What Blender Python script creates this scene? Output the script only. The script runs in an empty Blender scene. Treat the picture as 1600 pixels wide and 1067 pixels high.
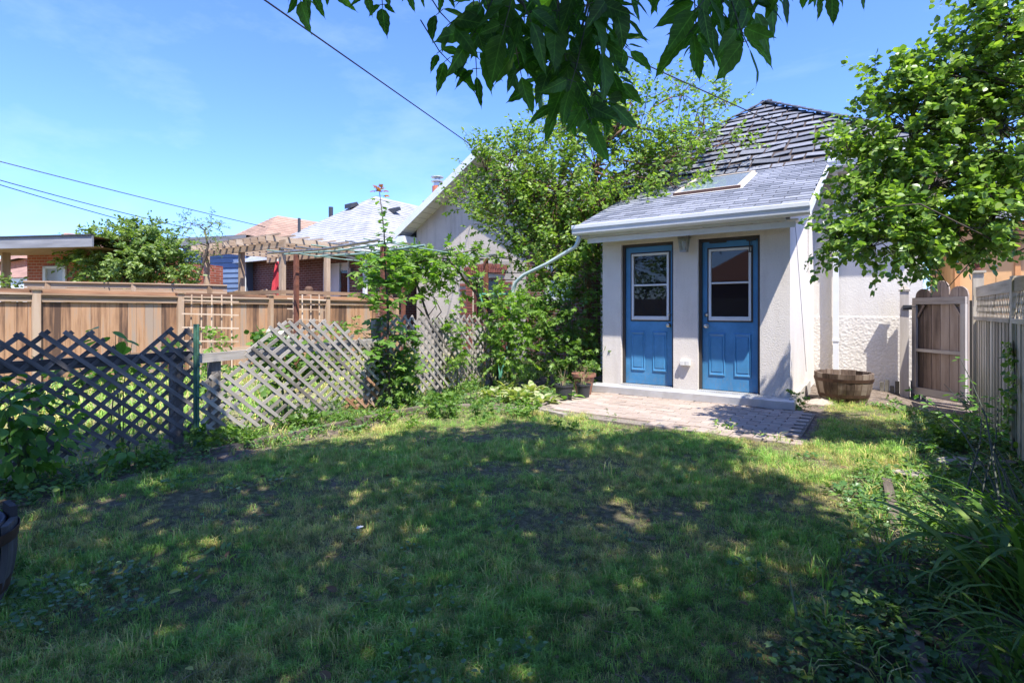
import bpy, math, random
import numpy as np
from mathutils import Vector, Matrix

R = math.radians
random.seed(7)
RNG = np.random.default_rng(11)
scene = bpy.context.scene
COL = scene.collection

# ------------------------------------------------------------------ camera
F = 830.0 / 1600.0
YAW = R(34.7)
HOR = 486.0
CAMZ = 1.25
cd = bpy.data.cameras.new("camera")
cam = bpy.data.objects.new("camera", cd)
COL.objects.link(cam)
cam.location = (0, 0, CAMZ)
cam.rotation_euler = (R(90), 0, YAW)
cd.sensor_width = 36
cd.lens = 36 * F
cd.shift_y = -(533.5 - HOR) / 1600.0
cd.clip_start = 0.05
cd.clip_end = 2000
scene.camera = cam

# ------------------------------------------------------------------ world and sun
TOSUN = Vector((0.46, -0.306, 1.0)).normalized()
world = bpy.data.worlds.new("World")
scene.world = world
world.use_nodes = True
wn = world.node_tree
for n in list(wn.nodes):
    wn.nodes.remove(n)
wo = wn.nodes.new("ShaderNodeOutputWorld")
wb = wn.nodes.new("ShaderNodeBackground")
sky = wn.nodes.new("ShaderNodeTexSky")
sky.sky_type = 'NISHITA'
sky.sun_disc = False
sky.sun_elevation = math.asin(TOSUN.z)
sky.sun_rotation = math.atan2(TOSUN.x, TOSUN.y)
sky.altitude = 100
sky.air_density = 1.0
sky.dust_density = 0.6
sky.ozone_density = 3.0
wb.inputs["Strength"].default_value = 0.15
tint = wn.nodes.new("ShaderNodeMix"); tint.data_type = 'RGBA'; tint.blend_type = 'MULTIPLY'; tint.inputs[0].default_value = 1.0
tint.inputs[7].default_value = (0.48, 0.62, 1.02, 1.0)
wn.links.new(sky.outputs[0], tint.inputs[6])
# faint high cirrus
ctc = wn.nodes.new("ShaderNodeTexCoord"); cmp_ = wn.nodes.new("ShaderNodeMapping"); cmp_.inputs["Scale"].default_value = (1.2, 3.2, 7.0); cmp_.inputs["Rotation"].default_value = (0.2, 0.3, 0.9)
wn.links.new(ctc.outputs["Generated"], cmp_.inputs[0])
cn = wn.nodes.new("ShaderNodeTexNoise"); cn.inputs["Scale"].default_value = 1.6; cn.inputs["Detail"].default_value = 7; cn.inputs["Roughness"].default_value = 0.6; wn.links.new(cmp_.outputs[0], cn.inputs["Vector"])
cr = wn.nodes.new("ShaderNodeValToRGB"); cr.color_ramp.elements[0].position = 0.52; cr.color_ramp.elements[0].color = (0,0,0,1); cr.color_ramp.elements[1].position = 0.85; cr.color_ramp.elements[1].color = (0.20,0.20,0.20,1); wn.links.new(cn.outputs[0], cr.inputs[0])
cx_ = wn.nodes.new("ShaderNodeMix"); cx_.data_type = 'RGBA'; wn.links.new(cr.outputs[0], cx_.inputs[0]); wn.links.new(tint.outputs[2], cx_.inputs[6]); cx_.inputs[7].default_value = (3.0, 3.6, 5.0, 1)
wn.links.new(cx_.outputs[2], wb.inputs[0])
wn.links.new(wb.outputs[0], wo.inputs[0])
sd = bpy.data.lights.new("sun", 'SUN')
sd.energy = 3.75
sd.angle = R(0.53)
sd.color = (1.0, 0.955, 0.88)
sun = bpy.data.objects.new("sun", sd)
COL.objects.link(sun)
sun.rotation_euler = TOSUN.to_track_quat('Z', 'Y').to_euler()
sun.location = (0, 0, 30)
scene.view_settings.view_transform = 'Standard'
scene.view_settings.look = 'None'
scene.view_settings.exposure = 1.46
scene.view_settings.gamma = 1.0
scene.render.engine = 'CYCLES'
scene.cycles.max_bounces = 6
scene.cycles.diffuse_bounces = 3
scene.cycles.glossy_bounces = 3
scene.cycles.transmission_bounces = 4
scene.cycles.transparent_max_bounces = 6
scene.cycles.caustics_reflective = False
scene.cycles.caustics_refractive = False
scene.cycles.use_denoising = True

# ------------------------------------------------------------------ measuring helpers (points in the place, from the survey of the photo)
CS, SN = math.cos(YAW), math.sin(YAW)
def at(px, py, d):
    """point seen at photo pixel px,py at distance d along the view axis"""
    a = (px - 800) / 830.0
    return Vector(((-SN + CS * a) * d, (CS + SN * a) * d, CAMZ + (HOR - py) / 830.0 * d))
def ground_at(px, py, z=0.0):
    return at(px, py, 830.0 * (CAMZ - z) / (py - HOR))

# ------------------------------------------------------------------ object helpers
WP = {}
def wloc(o):
    return WP[o.name] if o is not None else Vector((0, 0, 0))
def tag(o, label=None, cat=None, group=None, kind=None):
    if label: o["label"] = label
    if cat: o["category"] = cat
    if group: o["group"] = group
    if kind: o["kind"] = kind
    return o
def empty(name, loc, label=None, cat=None, group=None):
    o = bpy.data.objects.new(name, None)
    o.empty_display_size = 0.1
    COL.objects.link(o)
    o.location = loc
    WP[o.name] = Vector(loc)
    return tag(o, label, cat, group)
def place(name, me, loc, parent=None, rot=None, scale=None):
    o = bpy.data.objects.new(name, me)
    COL.objects.link(o)
    loc = Vector(loc)
    WP[o.name] = loc
    o.location = loc - wloc(parent)
    if parent is not None: o.parent = parent
    if rot is not None:
        if isinstance(rot, Matrix): o.rotation_euler = rot.to_euler()
        else: o.rotation_euler = rot
    if scale is not None: o.scale = scale
    return o

class MB:
    def __init__(s):
        s.v = []; s.f = []; s.m = []
    def quad(s, a, b, c, d, mi=0):
        n = len(s.v); s.v += [tuple(a), tuple(b), tuple(c), tuple(d)]; s.f.append((n, n+1, n+2, n+3)); s.m.append(mi)
    def poly(s, pts, mi=0):
        n = len(s.v); s.v += [tuple(p) for p in pts]; s.f.append(tuple(range(n, n+len(pts)))); s.m.append(mi)
    def box(s, x0, x1, y0, y1, z0, z1, mi=0):
        n = len(s.v)
        s.v += [(x0,y0,z0),(x1,y0,z0),(x1,y1,z0),(x0,y1,z0),(x0,y0,z1),(x1,y0,z1),(x1,y1,z1),(x0,y1,z1)]
        for q in ((0,3,2,1),(4,5,6,7),(0,1,5,4),(1,2,6,5),(2,3,7,6),(3,0,4,7)):
            s.f.append(tuple(n+i for i in q)); s.m.append(mi)
        return s
    def bar(s, p0, p1, w, t, up=(0,0,1), mi=0, w1=None):
        """bar from p0 to p1; w across, t along up"""
        p0 = Vector(p0); p1 = Vector(p1); d = (p1-p0).normalized(); up = Vector(up)
        if abs(d.dot(up.normalized())) > 0.99: up = Vector((0,1,0))
        b = d.cross(up).normalized(); u = b.cross(d).normalized()
        w1 = w if w1 is None else w1
        n = len(s.v)
        for p, ww in ((p0, w), (p1, w1)):
            for sb, su in ((-1,-1),(1,-1),(1,1),(-1,1)):
                s.v.append(tuple(p + b*(sb*ww/2) + u*(su*t/2)))
        for q in ((0,1,2,3),(7,6,5,4),(0,4,5,1),(1,5,6,2),(2,6,7,3),(3,7,4,0)):
            s.f.append(tuple(n+i for i in q)); s.m.append(mi)
        return s
    def prism(s, poly, axis, a0, a1, mi=0):
        """poly: list of 2-D points in the plane square to axis ('x': (y,z), 'y': (x,z), 'z': (x,y))"""
        def P(p, a):
            if axis == 'x': return (a, p[0], p[1])
            if axis == 'y': return (p[0], a, p[1])
            return (p[0], p[1], a)
        n = len(s.v); k = len(poly)
        s.v += [P(p, a0) for p in poly] + [P(p, a1) for p in poly]
        s.f.append(tuple(range(n, n+k))); s.m.append(mi)
        s.f.append(tuple(range(n+2*k-1, n+k-1, -1))); s.m.append(mi)
        for i in range(k):
            j = (i+1) % k
            s.f.append((n+i, n+k+i, n+k+j, n+j)); s.m.append(mi)
        return s
    def tube(s, pts, r, sides=6, mi=0, cap=True):
        pts = [Vector(p) for p in pts]
        k = len(pts)
        rr = r if isinstance(r, (list, tuple)) else [r]*k
        n = len(s.v); prev = None
        for i, p in enumerate(pts):
            d = (pts[min(i+1,k-1)] - pts[max(i-1,0)])
            d = d.normalized() if d.length > 1e-9 else Vector((0,0,1))
            if prev is None:
                a = d.orthogonal().normalized()
            else:
                a = (prev - d*prev.dot(d))
                a = a.normalized() if a.length > 1e-6 else d.orthogonal().normalized()
            prev = a; b = d.cross(a)
            for q in range(sides):
                t = 2*math.pi*q/sides
                s.v.append(tuple(p + (a*math.cos(t) + b*math.sin(t))*rr[i]))
        for i in range(k-1):
            for q in range(sides):
                q2 = (q+1) % sides
                s.f.append((n+i*sides+q, n+i*sides+q2, n+(i+1)*sides+q2, n+(i+1)*sides+q)); s.m.append(mi)
        if cap:
            s.f.append(tuple(n+q for q in range(sides-1,-1,-1))); s.m.append(mi)
            s.f.append(tuple(n+(k-1)*sides+q for q in range(sides))); s.m.append(mi)
        return s
    def lathe(s, prof, c=(0,0,0), sides=24, mi=0):
        n = len(s.v); k = len(prof)
        for r, z in prof:
            for q in range(sides):
                t = 2*math.pi*q/sides
                s.v.append((c[0]+r*math.cos(t), c[1]+r*math.sin(t), c[2]+z))
        for i in range(k-1):
            for q in range(sides):
                q2 = (q+1) % sides
                s.f.append((n+i*sides+q, n+i*sides+q2, n+(i+1)*sides+q2, n+(i+1)*sides+q)); s.m.append(mi)
        return s
    def build(s, name, mats, parent=None, smooth=False, origin=None, bevel=None):
        V = np.array(s.v, dtype=float)
        if origin is None:
            origin = Vector(((V[:,0].min()+V[:,0].max())/2, (V[:,1].min()+V[:,1].max())/2, V[:,2].min()))
        V = V - np.array(origin)
        me = bpy.data.meshes.new(name)
        me.from_pydata(V.tolist(), [], s.f)
        if not isinstance(mats, (list, tuple)): mats = [mats]
        for m in mats: me.materials.append(m)
        if len(mats) > 1: me.polygons.foreach_set("material_index", s.m)
        if smooth: me.polygons.foreach_set("use_smooth", [True]*len(s.f))
        me.validate(); me.update()
        o = place(name, me, origin, parent)
        if bevel:
            b = o.modifiers.new("bevel", 'BEVEL'); b.width = bevel; b.segments = 1; b.limit_method = 'ANGLE'
        return o

def mesh_np(name, V, faces, mat, mats=None, midx=None, smooth=False):
    me = bpy.data.meshes.new(name)
    V = np.asarray(V, dtype=np.float32); faces = np.asarray(faces, dtype=np.int32)
    me.vertices.add(len(V)); me.vertices.foreach_set("co", V.ravel())
    k = faces.shape[1]; nf = len(faces)
    me.loops.add(nf*k); me.loops.foreach_set("vertex_index", faces.ravel())
    me.polygons.add(nf)
    me.polygons.foreach_set("loop_start", np.arange(0, nf*k, k, dtype=np.int32))
    me.polygons.foreach_set("loop_total", np.full(nf, k, dtype=np.int32))
    me.materials.append(mat)
    if smooth: me.polygons.foreach_set("use_smooth", np.ones(nf, dtype=bool))
    me.update(calc_edges=True)
    return me

# ------------------------------------------------------------------ materials
MATS = {}
def nodes_of(name):
    m = bpy.data.materials.new(name); m.use_nodes = True
    nt = m.node_tree
    return m, nt, nt.nodes["Principled BSDF"]
def lk(nt, a, b): nt.links.new(a, b)
def rgb(c): return (c[0], c[1], c[2], 1.0)
def ramp(nt, fac, cols, pos=None):
    r = nt.nodes.new("ShaderNodeValToRGB")
    e = r.color_ramp.elements
    n = len(cols)
    pos = pos or [i/(n-1) for i in range(n)]
    while len(e) < n: e.new(0.5)
    for i in range(n):
        e[i].position = pos[i]; e[i].color = rgb(cols[i])
    lk(nt, fac, r.inputs[0])
    return r.outputs[0]
def noise(nt, scale, detail=3, rough=0.55, vec=None, dims=None):
    n = nt.nodes.new("ShaderNodeTexNoise")
    n.inputs["Scale"].default_value = scale; n.inputs["Detail"].default_value = detail; n.inputs["Roughness"].default_value = rough
    if vec is not None: lk(nt, vec, n.inputs["Vector"])
    return n.outputs[0]
def geo_pos(nt):
    return nt.nodes.new("ShaderNodeNewGeometry").outputs["Position"]
def mapping(nt, vec, scale=(1,1,1), rot=(0,0,0), loc=None):
    m = nt.nodes.new("ShaderNodeMapping"); lk(nt, vec, m.inputs["Vector"])
    m.inputs["Scale"].default_value = scale; m.inputs["Rotation"].default_value = rot
    if loc is not None: lk(nt, loc, m.inputs["Location"])
    return m.outputs[0]
def bump(nt, bsdf, h, strength=0.3, dist=0.01):
    b = nt.nodes.new("ShaderNodeBump"); b.inputs["Strength"].default_value = strength; b.inputs["Distance"].default_value = dist
    lk(nt, h, b.inputs["Height"]); lk(nt, b.outputs[0], bsdf.inputs["Normal"])
    return b
def mixc(nt, fac, a, b, mode='MIX'):
    m = nt.nodes.new("ShaderNodeMix"); m.data_type = 'RGBA'; m.blend_type = mode
    if isinstance(fac, (int, float)): m.inputs[0].default_value = fac
    else: lk(nt, fac, m.inputs[0])
    for i, c in ((6, a), (7, b)):
        if isinstance(c, tuple): m.inputs[i].default_value = rgb(c)
        else: lk(nt, c, m.inputs[i])
    return m.outputs[2]
def mth(nt, op, a, b=None):
    m = nt.nodes.new("ShaderNodeMath"); m.operation = op
    for i, c in ((0, a), (1, b)):
        if c is None: continue
        if isinstance(c, (int, float)): m.inputs[i].default_value = c
        else: lk(nt, c, m.inputs[i])
    return m.outputs[0]
def obj_rand(nt): return nt.nodes.new("ShaderNodeObjectInfo").outputs["Random"]
def isl_rand(nt): return nt.nodes.new("ShaderNodeNewGeometry").outputs["Random Per Island"]

def mat_plain(name, c, rough=0.6, var=0.15, scale=6.0, metal=0.0, bmp=0.0, bscale=60.0, spec=None, dirt=None):
    if name in MATS: return MATS[name]
    m, nt, b = nodes_of(name)
    p = geo_pos(nt)
    n = noise(nt, scale, 4, 0.6, p)
    lo = tuple(x*(1-var) for x in c); hi = tuple(min(1, x*(1+var)) for x in c)
    col = ramp(nt, n, [lo, hi], [0.3, 0.7])
    if dirt:
        n2 = noise(nt, scale*0.35+1.3, 6, 0.7, p)
        f = ramp(nt, n2, [(0,0,0),(0,0,0),(1,1,1)], [0, 0.5, 0.72])
        col = mixc(nt, mth(nt, 'MULTIPLY', f, dirt[1]), col, dirt[0])
    lk(nt, col, b.inputs["Base Color"])
    b.inputs["Roughness"].default_value = rough; b.inputs["Metallic"].default_value = metal
    if spec is not None: b.inputs["Specular IOR Level"].default_value = spec
    if bmp: bump(nt, b, noise(nt, bscale, 5, 0.65, p), bmp, 0.01)
    MATS[name] = m
    return m

def mat_wood(name, cols, grain=26.0, along=2.2, rough=0.85, rand=0.35, bmp=0.35, stain=None, moss=None):
    """grain runs along the object's local X"""
    if name in MATS: return MATS[name]
    m, nt, b = nodes_of(name)
    tc = nt.nodes.new("ShaderNodeTexCoord").outputs["Object"]
    rnd = obj_rand(nt)
    cmb = nt.nodes.new("ShaderNodeCombineXYZ")
    off = mth(nt, 'MULTIPLY', rnd, 37.0)
    for i in range(3): lk(nt, off, cmb.inputs[i])
    v = mapping(nt, tc, (along, grain, grain), loc=cmb.outputs[0])
    n = noise(nt, 1.0, 6, 0.65, v)
    v2 = mapping(nt, tc, (1.3, 5, 5), loc=cmb.outputs[0])
    n2 = noise(nt, 1.0, 3, 0.6, v2)
    s = mth(nt, 'ADD', mth(nt, 'MULTIPLY', n, 0.65), mth(nt, 'MULTIPLY', n2, 0.35))
    s = mth(nt, 'ADD', s, mth(nt, 'MULTIPLY', mth(nt, 'SUBTRACT', rnd, 0.5), rand))
    k = len(cols)
    col = ramp(nt, s, cols, [0.28 + 0.44*i/(k-1) for i in range(k)])
    if stain:
        wp = geo_pos(nt)
        f = ramp(nt, noise(nt, 1.6, 4, 0.6, wp), [(0,0,0),(1,1,1)], [0.48, 0.62])
        col = mixc(nt, mth(nt, 'MULTIPLY', f, stain[1]), col, stain[0])
    if moss:
        wp = geo_pos(nt)
        sep = nt.nodes.new("ShaderNodeSeparateXYZ"); lk(nt, wp, sep.inputs[0])
        h = nt.nodes.new("ShaderNodeMapRange"); lk(nt, sep.outputs[2], h.inputs[0])
        h.inputs[1].default_value = moss[2]; h.inputs[2].default_value = moss[3]
        h.inputs[3].default_value = 1.0; h.inputs[4].default_value = 0.0
        f = mth(nt, 'MULTIPLY', h.outputs[0], mth(nt, 'MULTIPLY', noise(nt, 9, 4, 0.6, wp), moss[1]))
        col = mixc(nt, f, col, moss[0])
    lk(nt, col, b.inputs["Base Color"]); b.inputs["Roughness"].default_value = rough
    b.inputs["Specular IOR Level"].default_value = 0.25
    if bmp: bump(nt, b, n, bmp, 0.004)
    MATS[name] = m
    return m

def mat_leaf(name, c0, c1, c2=None, trans=0.35, rough=0.45, per='island', spec=0.35, big=0.0, tint=None, vein=0.0):
    if name in MATS: return MATS[name]
    m, nt, b = nodes_of(name)
    rnd = isl_rand(nt) if per == 'island' else obj_rand(nt)
    cols = [c0, c1] + ([c2] if c2 else [])
    col = ramp(nt, rnd, cols, [0.0, 0.6, 1.0][:len(cols)] if len(cols) == 3 else [0, 1])
    if vein:
        sp = nt.nodes.new("ShaderNodeSeparateXYZ"); lk(nt, nt.nodes.new("ShaderNodeTexCoord").outputs["Object"], sp.inputs[0])
        ax = mth(nt, 'ABSOLUTE', sp.outputs[0])
        side = mth(nt, 'SINE', mth(nt, 'MULTIPLY', mth(nt, 'SUBTRACT', sp.outputs[1], mth(nt, 'MULTIPLY', ax, 0.9)), 52.0))
        sv = mth(nt, 'GREATER_THAN', side, 0.90)
        mid = mth(nt, 'LESS_THAN', ax, 0.012)
        vf = mth(nt, 'MULTIPLY', mth(nt, 'MAXIMUM', mid, mth(nt, 'MULTIPLY', sv, 0.5)), vein)
        col = mixc(nt, vf, col, tuple(min(1, x*2.6) for x in c1))
        blot = ramp(nt, noise(nt, 30, 4, 0.7, geo_pos(nt)), [(0.7,0.7,0.7),(1.25,1.25,1.25)], [0.35,0.65])
        col = mixc(nt, 1.0, col, blot, 'MULTIPLY')
    if big:
        n = noise(nt, big, 2, 0.5, geo_pos(nt))
        col = mixc(nt, ramp(nt, n, [(0,0,0),(1,1,1)], [0.4, 0.6]), col, tint or tuple(x*1.5 for x in c1))
    lk(nt, col, b.inputs["Base Color"]); b.inputs["Roughness"].default_value = rough
    b.inputs["Specular IOR Level"].default_value = spec
    tr = nt.nodes.new("ShaderNodeBsdfTranslucent")
    h = nt.nodes.new("ShaderNodeMix"); h.data_type = 'RGBA'; h.blend_type = 'MULTIPLY'; h.inputs[0].default_value = 1.0
    lk(nt, col, h.inputs[6]); h.inputs[7].default_value = (1.9, 2.1, 0.7, 1)
    lk(nt, h.outputs[2], tr.inputs[0])
    mx = nt.nodes.new("ShaderNodeMixShader"); mx.inputs[0].default_value = trans
    lk(nt, b.outputs[0], mx.inputs[1]); lk(nt, tr.outputs[0], mx.inputs[2])
    lk(nt, mx.outputs[0], nt.nodes["Material Output"].inputs[0])
    MATS[name] = m
    return m

def mat_brick(name, c1, c2, mortar, scale=1.0, rough=0.9):
    if name in MATS: return MATS[name]
    m, nt, b = nodes_of(name)
    p = geo_pos(nt)
    sep = nt.nodes.new("ShaderNodeSeparateXYZ"); lk(nt, p, sep.inputs[0])
    cmb = nt.nodes.new("ShaderNodeCombineXYZ")
    lk(nt, mth(nt, 'ADD', sep.outputs[0], sep.outputs[1]), cmb.inputs[0]); lk(nt, sep.outputs[2], cmb.inputs[1])
    bt = nt.nodes.new("ShaderNodeTexBrick"); lk(nt, cmb.outputs[0], bt.inputs["Vector"])
    bt.inputs["Color1"].default_value = rgb(c1); bt.inputs["Color2"].default_value = rgb(c2); bt.inputs["Mortar"].default_value = rgb(mortar)
    bt.inputs["Scale"].default_value = 1.0
    bt.inputs["Brick Width"].default_value = 0.215*scale; bt.inputs["Row Height"].default_value = 0.075*scale
    bt.inputs["Mortar Size"].default_value = 0.007*scale; bt.inputs["Mortar Smooth"].default_value = 0.3; bt.inputs["Bias"].default_value = 0.0
    n = noise(nt, 3.0, 4, 0.6, p)
    col = mixc(nt, 0.5, bt.outputs[0], ramp(nt, n, [(0.5,0.5,0.5),(1.3,1.3,1.3)], [0.3,0.7]), 'MULTIPLY')
    lk(nt, col, b.inputs["Base Color"]); b.inputs["Roughness"].default_value = rough
    bump(nt, b, mth(nt, 'SUBTRACT', 1.0, bt.outputs[1]), 0.6, 0.006)
    MATS[name] = m
    return m

def mat_stucco(name, c, bs=(70.0, 0.3, 0.007), var=0.07, stain=None):
    if name in MATS: return MATS[name]
    m, nt, b = nodes_of(name)
    p = geo_pos(nt)
    n = noise(nt, 1.2, 5, 0.65, p)
    col = ramp(nt, n, [tuple(x*(1-var) for x in c), c, tuple(min(1, x*(1+var)) for x in c)], [0.3, 0.5, 0.7])
    n3 = noise(nt, 90, 2, 0.5, p)
    col = mixc(nt, 0.35, col, ramp(nt, n3, [(0.72,0.72,0.72),(1.1,1.1,1.1)], [0.35,0.6]), 'MULTIPLY')
    if stain:
        vs = mapping(nt, p, (6, 6, 0.7))
        f = ramp(nt, noise(nt, 1.0, 5, 0.6, vs), [(0,0,0),(1,1,1)], [0.5, 0.75])
        col = mixc(nt, mth(nt, 'MULTIPLY', f, stain[1]), col, stain[0])
    lk(nt, col, b.inputs["Base Color"]); b.inputs["Roughness"].default_value = 0.92
    b.inputs["Specular IOR Level"].default_value = 0.15
    v = nt.nodes.new("ShaderNodeTexVoronoi"); v.inputs["Scale"].default_value = bs[0]; lk(nt, p, v.inputs["Vector"])
    h = mth(nt, 'ADD', v.outputs["Distance"], noise(nt, bs[0]*0.6, 5, 0.7, p))
    bump(nt, b, h, bs[1], bs[2])
    MATS[name] = m
    return m

def mat_glass_dark(name, tint=(0.012,0.013,0.016), rough=0.02, mix=0.7):
    """window glass: see-through with a Fresnel reflection"""
    if name in MATS: return MATS[name]
    m, nt, b = nodes_of(name)
    b.inputs["Base Color"].default_value = rgb(tint); b.inputs["Roughness"].default_value = rough
    b.inputs["Specular IOR Level"].default_value = 0.6; b.inputs["IOR"].default_value = 1.55
    tr = nt.nodes.new("ShaderNodeBsdfTransparent"); tr.inputs[0].default_value = (0.75,0.8,0.8,1)
    mx = nt.nodes.new("ShaderNodeMixShader"); mx.inputs[0].default_value = mix
    lk(nt, tr.outputs[0], mx.inputs[1]); lk(nt, b.outputs[0], mx.inputs[2])
    lk(nt, mx.outputs[0], nt.nodes["Material Output"].inputs[0])
    MATS[name] = m
    return m

STUCCO = mat_stucco("porch_stucco", (0.68, 0.62, 0.55), stain=((0.36,0.31,0.26), 0.35))
STUCCO2 = mat_stucco("house_stucco", (0.66, 0.62, 0.56), (45.0, 0.25, 0.008), stain=((0.38,0.33,0.27), 0.3))
STUCCO_ROUGH = mat_stucco("rough_stucco", (0.64, 0.60, 0.54), (24.0, 0.45, 0.012), stain=((0.36,0.31,0.25), 0.3))
STUCCO_N = mat_stucco("neighbour_stucco", (0.50, 0.44, 0.38), (35.0, 0.25, 0.01), 0.14, ((0.26,0.22,0.18), 0.45))
WHITE = mat_plain("white_aluminium", (0.64, 0.66, 0.67), 0.45, 0.05, 3, dirt=((0.45,0.45,0.43), 0.3))
CREAM = mat_plain("cream_aluminium", (0.66, 0.65, 0.60), 0.5, 0.06, 3, dirt=((0.40,0.38,0.33), 0.4))
DARKTRIM = mat_plain("brown_black_trim", (0.045, 0.038, 0.034), 0.6, 0.2, 8)
def door_paint(name, c):
    m, nt, b = nodes_of(name); p = geo_pos(nt)
    n = noise(nt, 2.5, 5, 0.65, p)
    col = ramp(nt, n, [tuple(x*0.85 for x in c), c, tuple(x*1.25+0.01 for x in c)], [0.3,0.5,0.72])
    sp = nt.nodes.new("ShaderNodeSeparateXYZ"); lk(nt, p, sp.inputs[0])
    mr = nt.nodes.new("ShaderNodeMapRange"); lk(nt, sp.outputs[2], mr.inputs[0]); mr.inputs[1].default_value = 0.17; mr.inputs[2].default_value = 0.62; mr.inputs[3].default_value = 1.0; mr.inputs[4].default_value = 0.0
    sc = ramp(nt, noise(nt, 26, 6, 0.75, mapping(nt, p, (1.6,1,0.5))), [(0,0,0),(1,1,1)], [0.50,0.66])
    f = mth(nt, 'MULTIPLY', mth(nt, 'MULTIPLY', mr.outputs[0], sc), 0.55)
    col = mixc(nt, f, col, (0.20,0.22,0.24))
    lk(nt, col, b.inputs["Base Color"]); lk(nt, ramp(nt, n, [(0.3,0.3,0.3),(0.55,0.55,0.55)], [0.3,0.7]), b.inputs["Roughness"])
    bump(nt, b, noise(nt, 45, 3, 0.6, p), 0.05, 0.004)
    return m
BLUE = door_paint("blue_door_paint", (0.055, 0.215, 0.41))
METAL = mat_plain("galvanised_flashing", (0.60, 0.60, 0.59), 0.42, 0.12, 4, metal=0.55, bmp=0.35, bscale=5, dirt=((0.40,0.37,0.32), 0.5))
BRASS = mat_plain("tarnished_nickel", (0.55, 0.52, 0.46), 0.28, 0.1, 10, metal=1.0)
PEWTER = mat_plain("pewter_lantern_metal", (0.30, 0.29, 0.26), 0.4, 0.2, 14, metal=0.8)
GLASS = mat_glass_dark("door_glass")
GLASS_SKY = mat_glass_dark("skylight_glass", (0.22,0.27,0.33), 0.06, 0.9)
GLASS_LAMP = mat_glass_dark("lantern_glass", (0.55,0.55,0.48), 0.1, 0.25)
BRICK = mat_brick("brown_red_brick", (0.20,0.075,0.05), (0.14,0.055,0.042), (0.34,0.30,0.27))
BRICK_OR = mat_brick("orange_red_brick", (0.42,0.11,0.055), (0.34,0.085,0.045), (0.42,0.33,0.27))
TIMBER_NEW = mat_wood("cedar_fence_wood", [(0.10,0.06,0.042), (0.27,0.15,0.085), (0.43,0.25,0.14), (0.33,0.25,0.19)], 22, 1.2, rand=0.4)
TIMBER_CAP = mat_wood("cedar_cap_wood", [(0.22,0.14,0.085), (0.35,0.23,0.145), (0.44,0.33,0.24)], 22, 1.2, rand=0.3)
LATTICE_DARK = mat_wood("weathered_shaded_lattice_wood", [(0.07,0.062,0.058), (0.145,0.13,0.122), (0.25,0.225,0.21)], 30, 3.0, rand=0.35)  # tone holds both the dark wood and the shade on that panel
LATTICE_GREY = mat_wood("bleached_lattice_wood", [(0.15,0.13,0.11), (0.28,0.25,0.215), (0.41,0.37,0.32)], 30, 3.0, rand=0.35)
LATTICE_RUST = mat_wood("orange_stained_lattice_wood", [(0.20,0.10,0.05), (0.38,0.20,0.11), (0.40,0.30,0.22)], 30, 3.0, rand=0.3)
PERGOLA_W = mat_wood("pergola_timber", [(0.26,0.18,0.12), (0.42,0.31,0.22), (0.52,0.42,0.32)], 18, 1.5, rand=0.3)
TRELLIS_W = mat_wood("trellis_wood", [(0.30,0.20,0.13), (0.48,0.36,0.26), (0.56,0.46,0.36)], 30, 3, rand=0.3)
GATE_W = mat_wood("gate_board_wood", [(0.09,0.065,0.05), (0.24,0.175,0.135), (0.38,0.30,0.24)], 20, 1.4, rand=0.4)
GATE_FR = mat_wood("gate_frame_wood", [(0.22,0.185,0.155), (0.38,0.33,0.28), (0.5,0.45,0.39)], 22, 1.4, rand=0.2)
FENCE_R = mat_wood("grey_green_fence_wood", [(0.26,0.215,0.155), (0.46,0.395,0.30), (0.60,0.53,0.42)], 20, 1.2, rand=0.3, moss=((0.16,0.17,0.06), 1.4, -0.1, 0.7))
FENCE_GAP = mat_wood("gap_shade_board_wood", [(0.035,0.033,0.027), (0.065,0.06,0.048)], 20, 1.2, rand=0.2)  # near-black, so the shade in the fence gaps is in the colour
EDGE_W = mat_wood("old_edging_timber", [(0.05,0.042,0.034), (0.13,0.107,0.085), (0.24,0.20,0.165)], 16, 1.5, rand=0.3)
BARREL_W = mat_wood("barrel_stave_wood", [(0.055,0.036,0.026), (0.15,0.105,0.078), (0.28,0.225,0.18)], 20, 2.0, rand=0.4)
BARREL_G = mat_wood("grey_barrel_stave_wood", [(0.05,0.045,0.042), (0.12,0.11,0.10), (0.2,0.19,0.18)], 20, 2.0, rand=0.4)
RUST = mat_plain("rusted_iron", (0.16, 0.055, 0.032), 0.85, 0.35, 12, bmp=0.3)
HOOP = mat_plain("brown_hoop_iron", (0.085, 0.045, 0.03), 0.7, 0.35, 14, metal=0.3)
GREENPAINT = mat_plain("green_painted_metal", (0.10, 0.30, 0.20), 0.45, 0.15, 8)
DKGREEN = mat_plain("green_fence_stake_paint", (0.07, 0.17, 0.11), 0.5, 0.25, 10, dirt=((0.02,0.03,0.02), 0.6))
BLACKPL = mat_plain("black_plastic", (0.035, 0.037, 0.04), 0.5, 0.2, 10)
TERRA = mat_plain("brown_plastic_pot", (0.25, 0.115, 0.075), 0.6, 0.15, 10)
SOIL = mat_plain("potting_soil", (0.045, 0.032, 0.022), 0.95, 0.3, 40, bmp=0.6)
BARK = mat_plain("grey_brown_bark", (0.075, 0.058, 0.045), 0.9, 0.35, 14, bmp=0.7, bscale=35)
BARK_R = mat_plain("reddish_bark", (0.14, 0.075, 0.045), 0.85, 0.3, 16, bmp=0.5, bscale=40)
STEM = mat_plain("green_stem", (0.09, 0.13, 0.045), 0.7, 0.25, 10)
STEM_D = mat_plain("dark_cane", (0.045, 0.055, 0.035), 0.7, 0.25, 10)
CABLE = mat_plain("black_cable", (0.02, 0.02, 0.022), 0.6, 0.1, 5)
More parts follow.
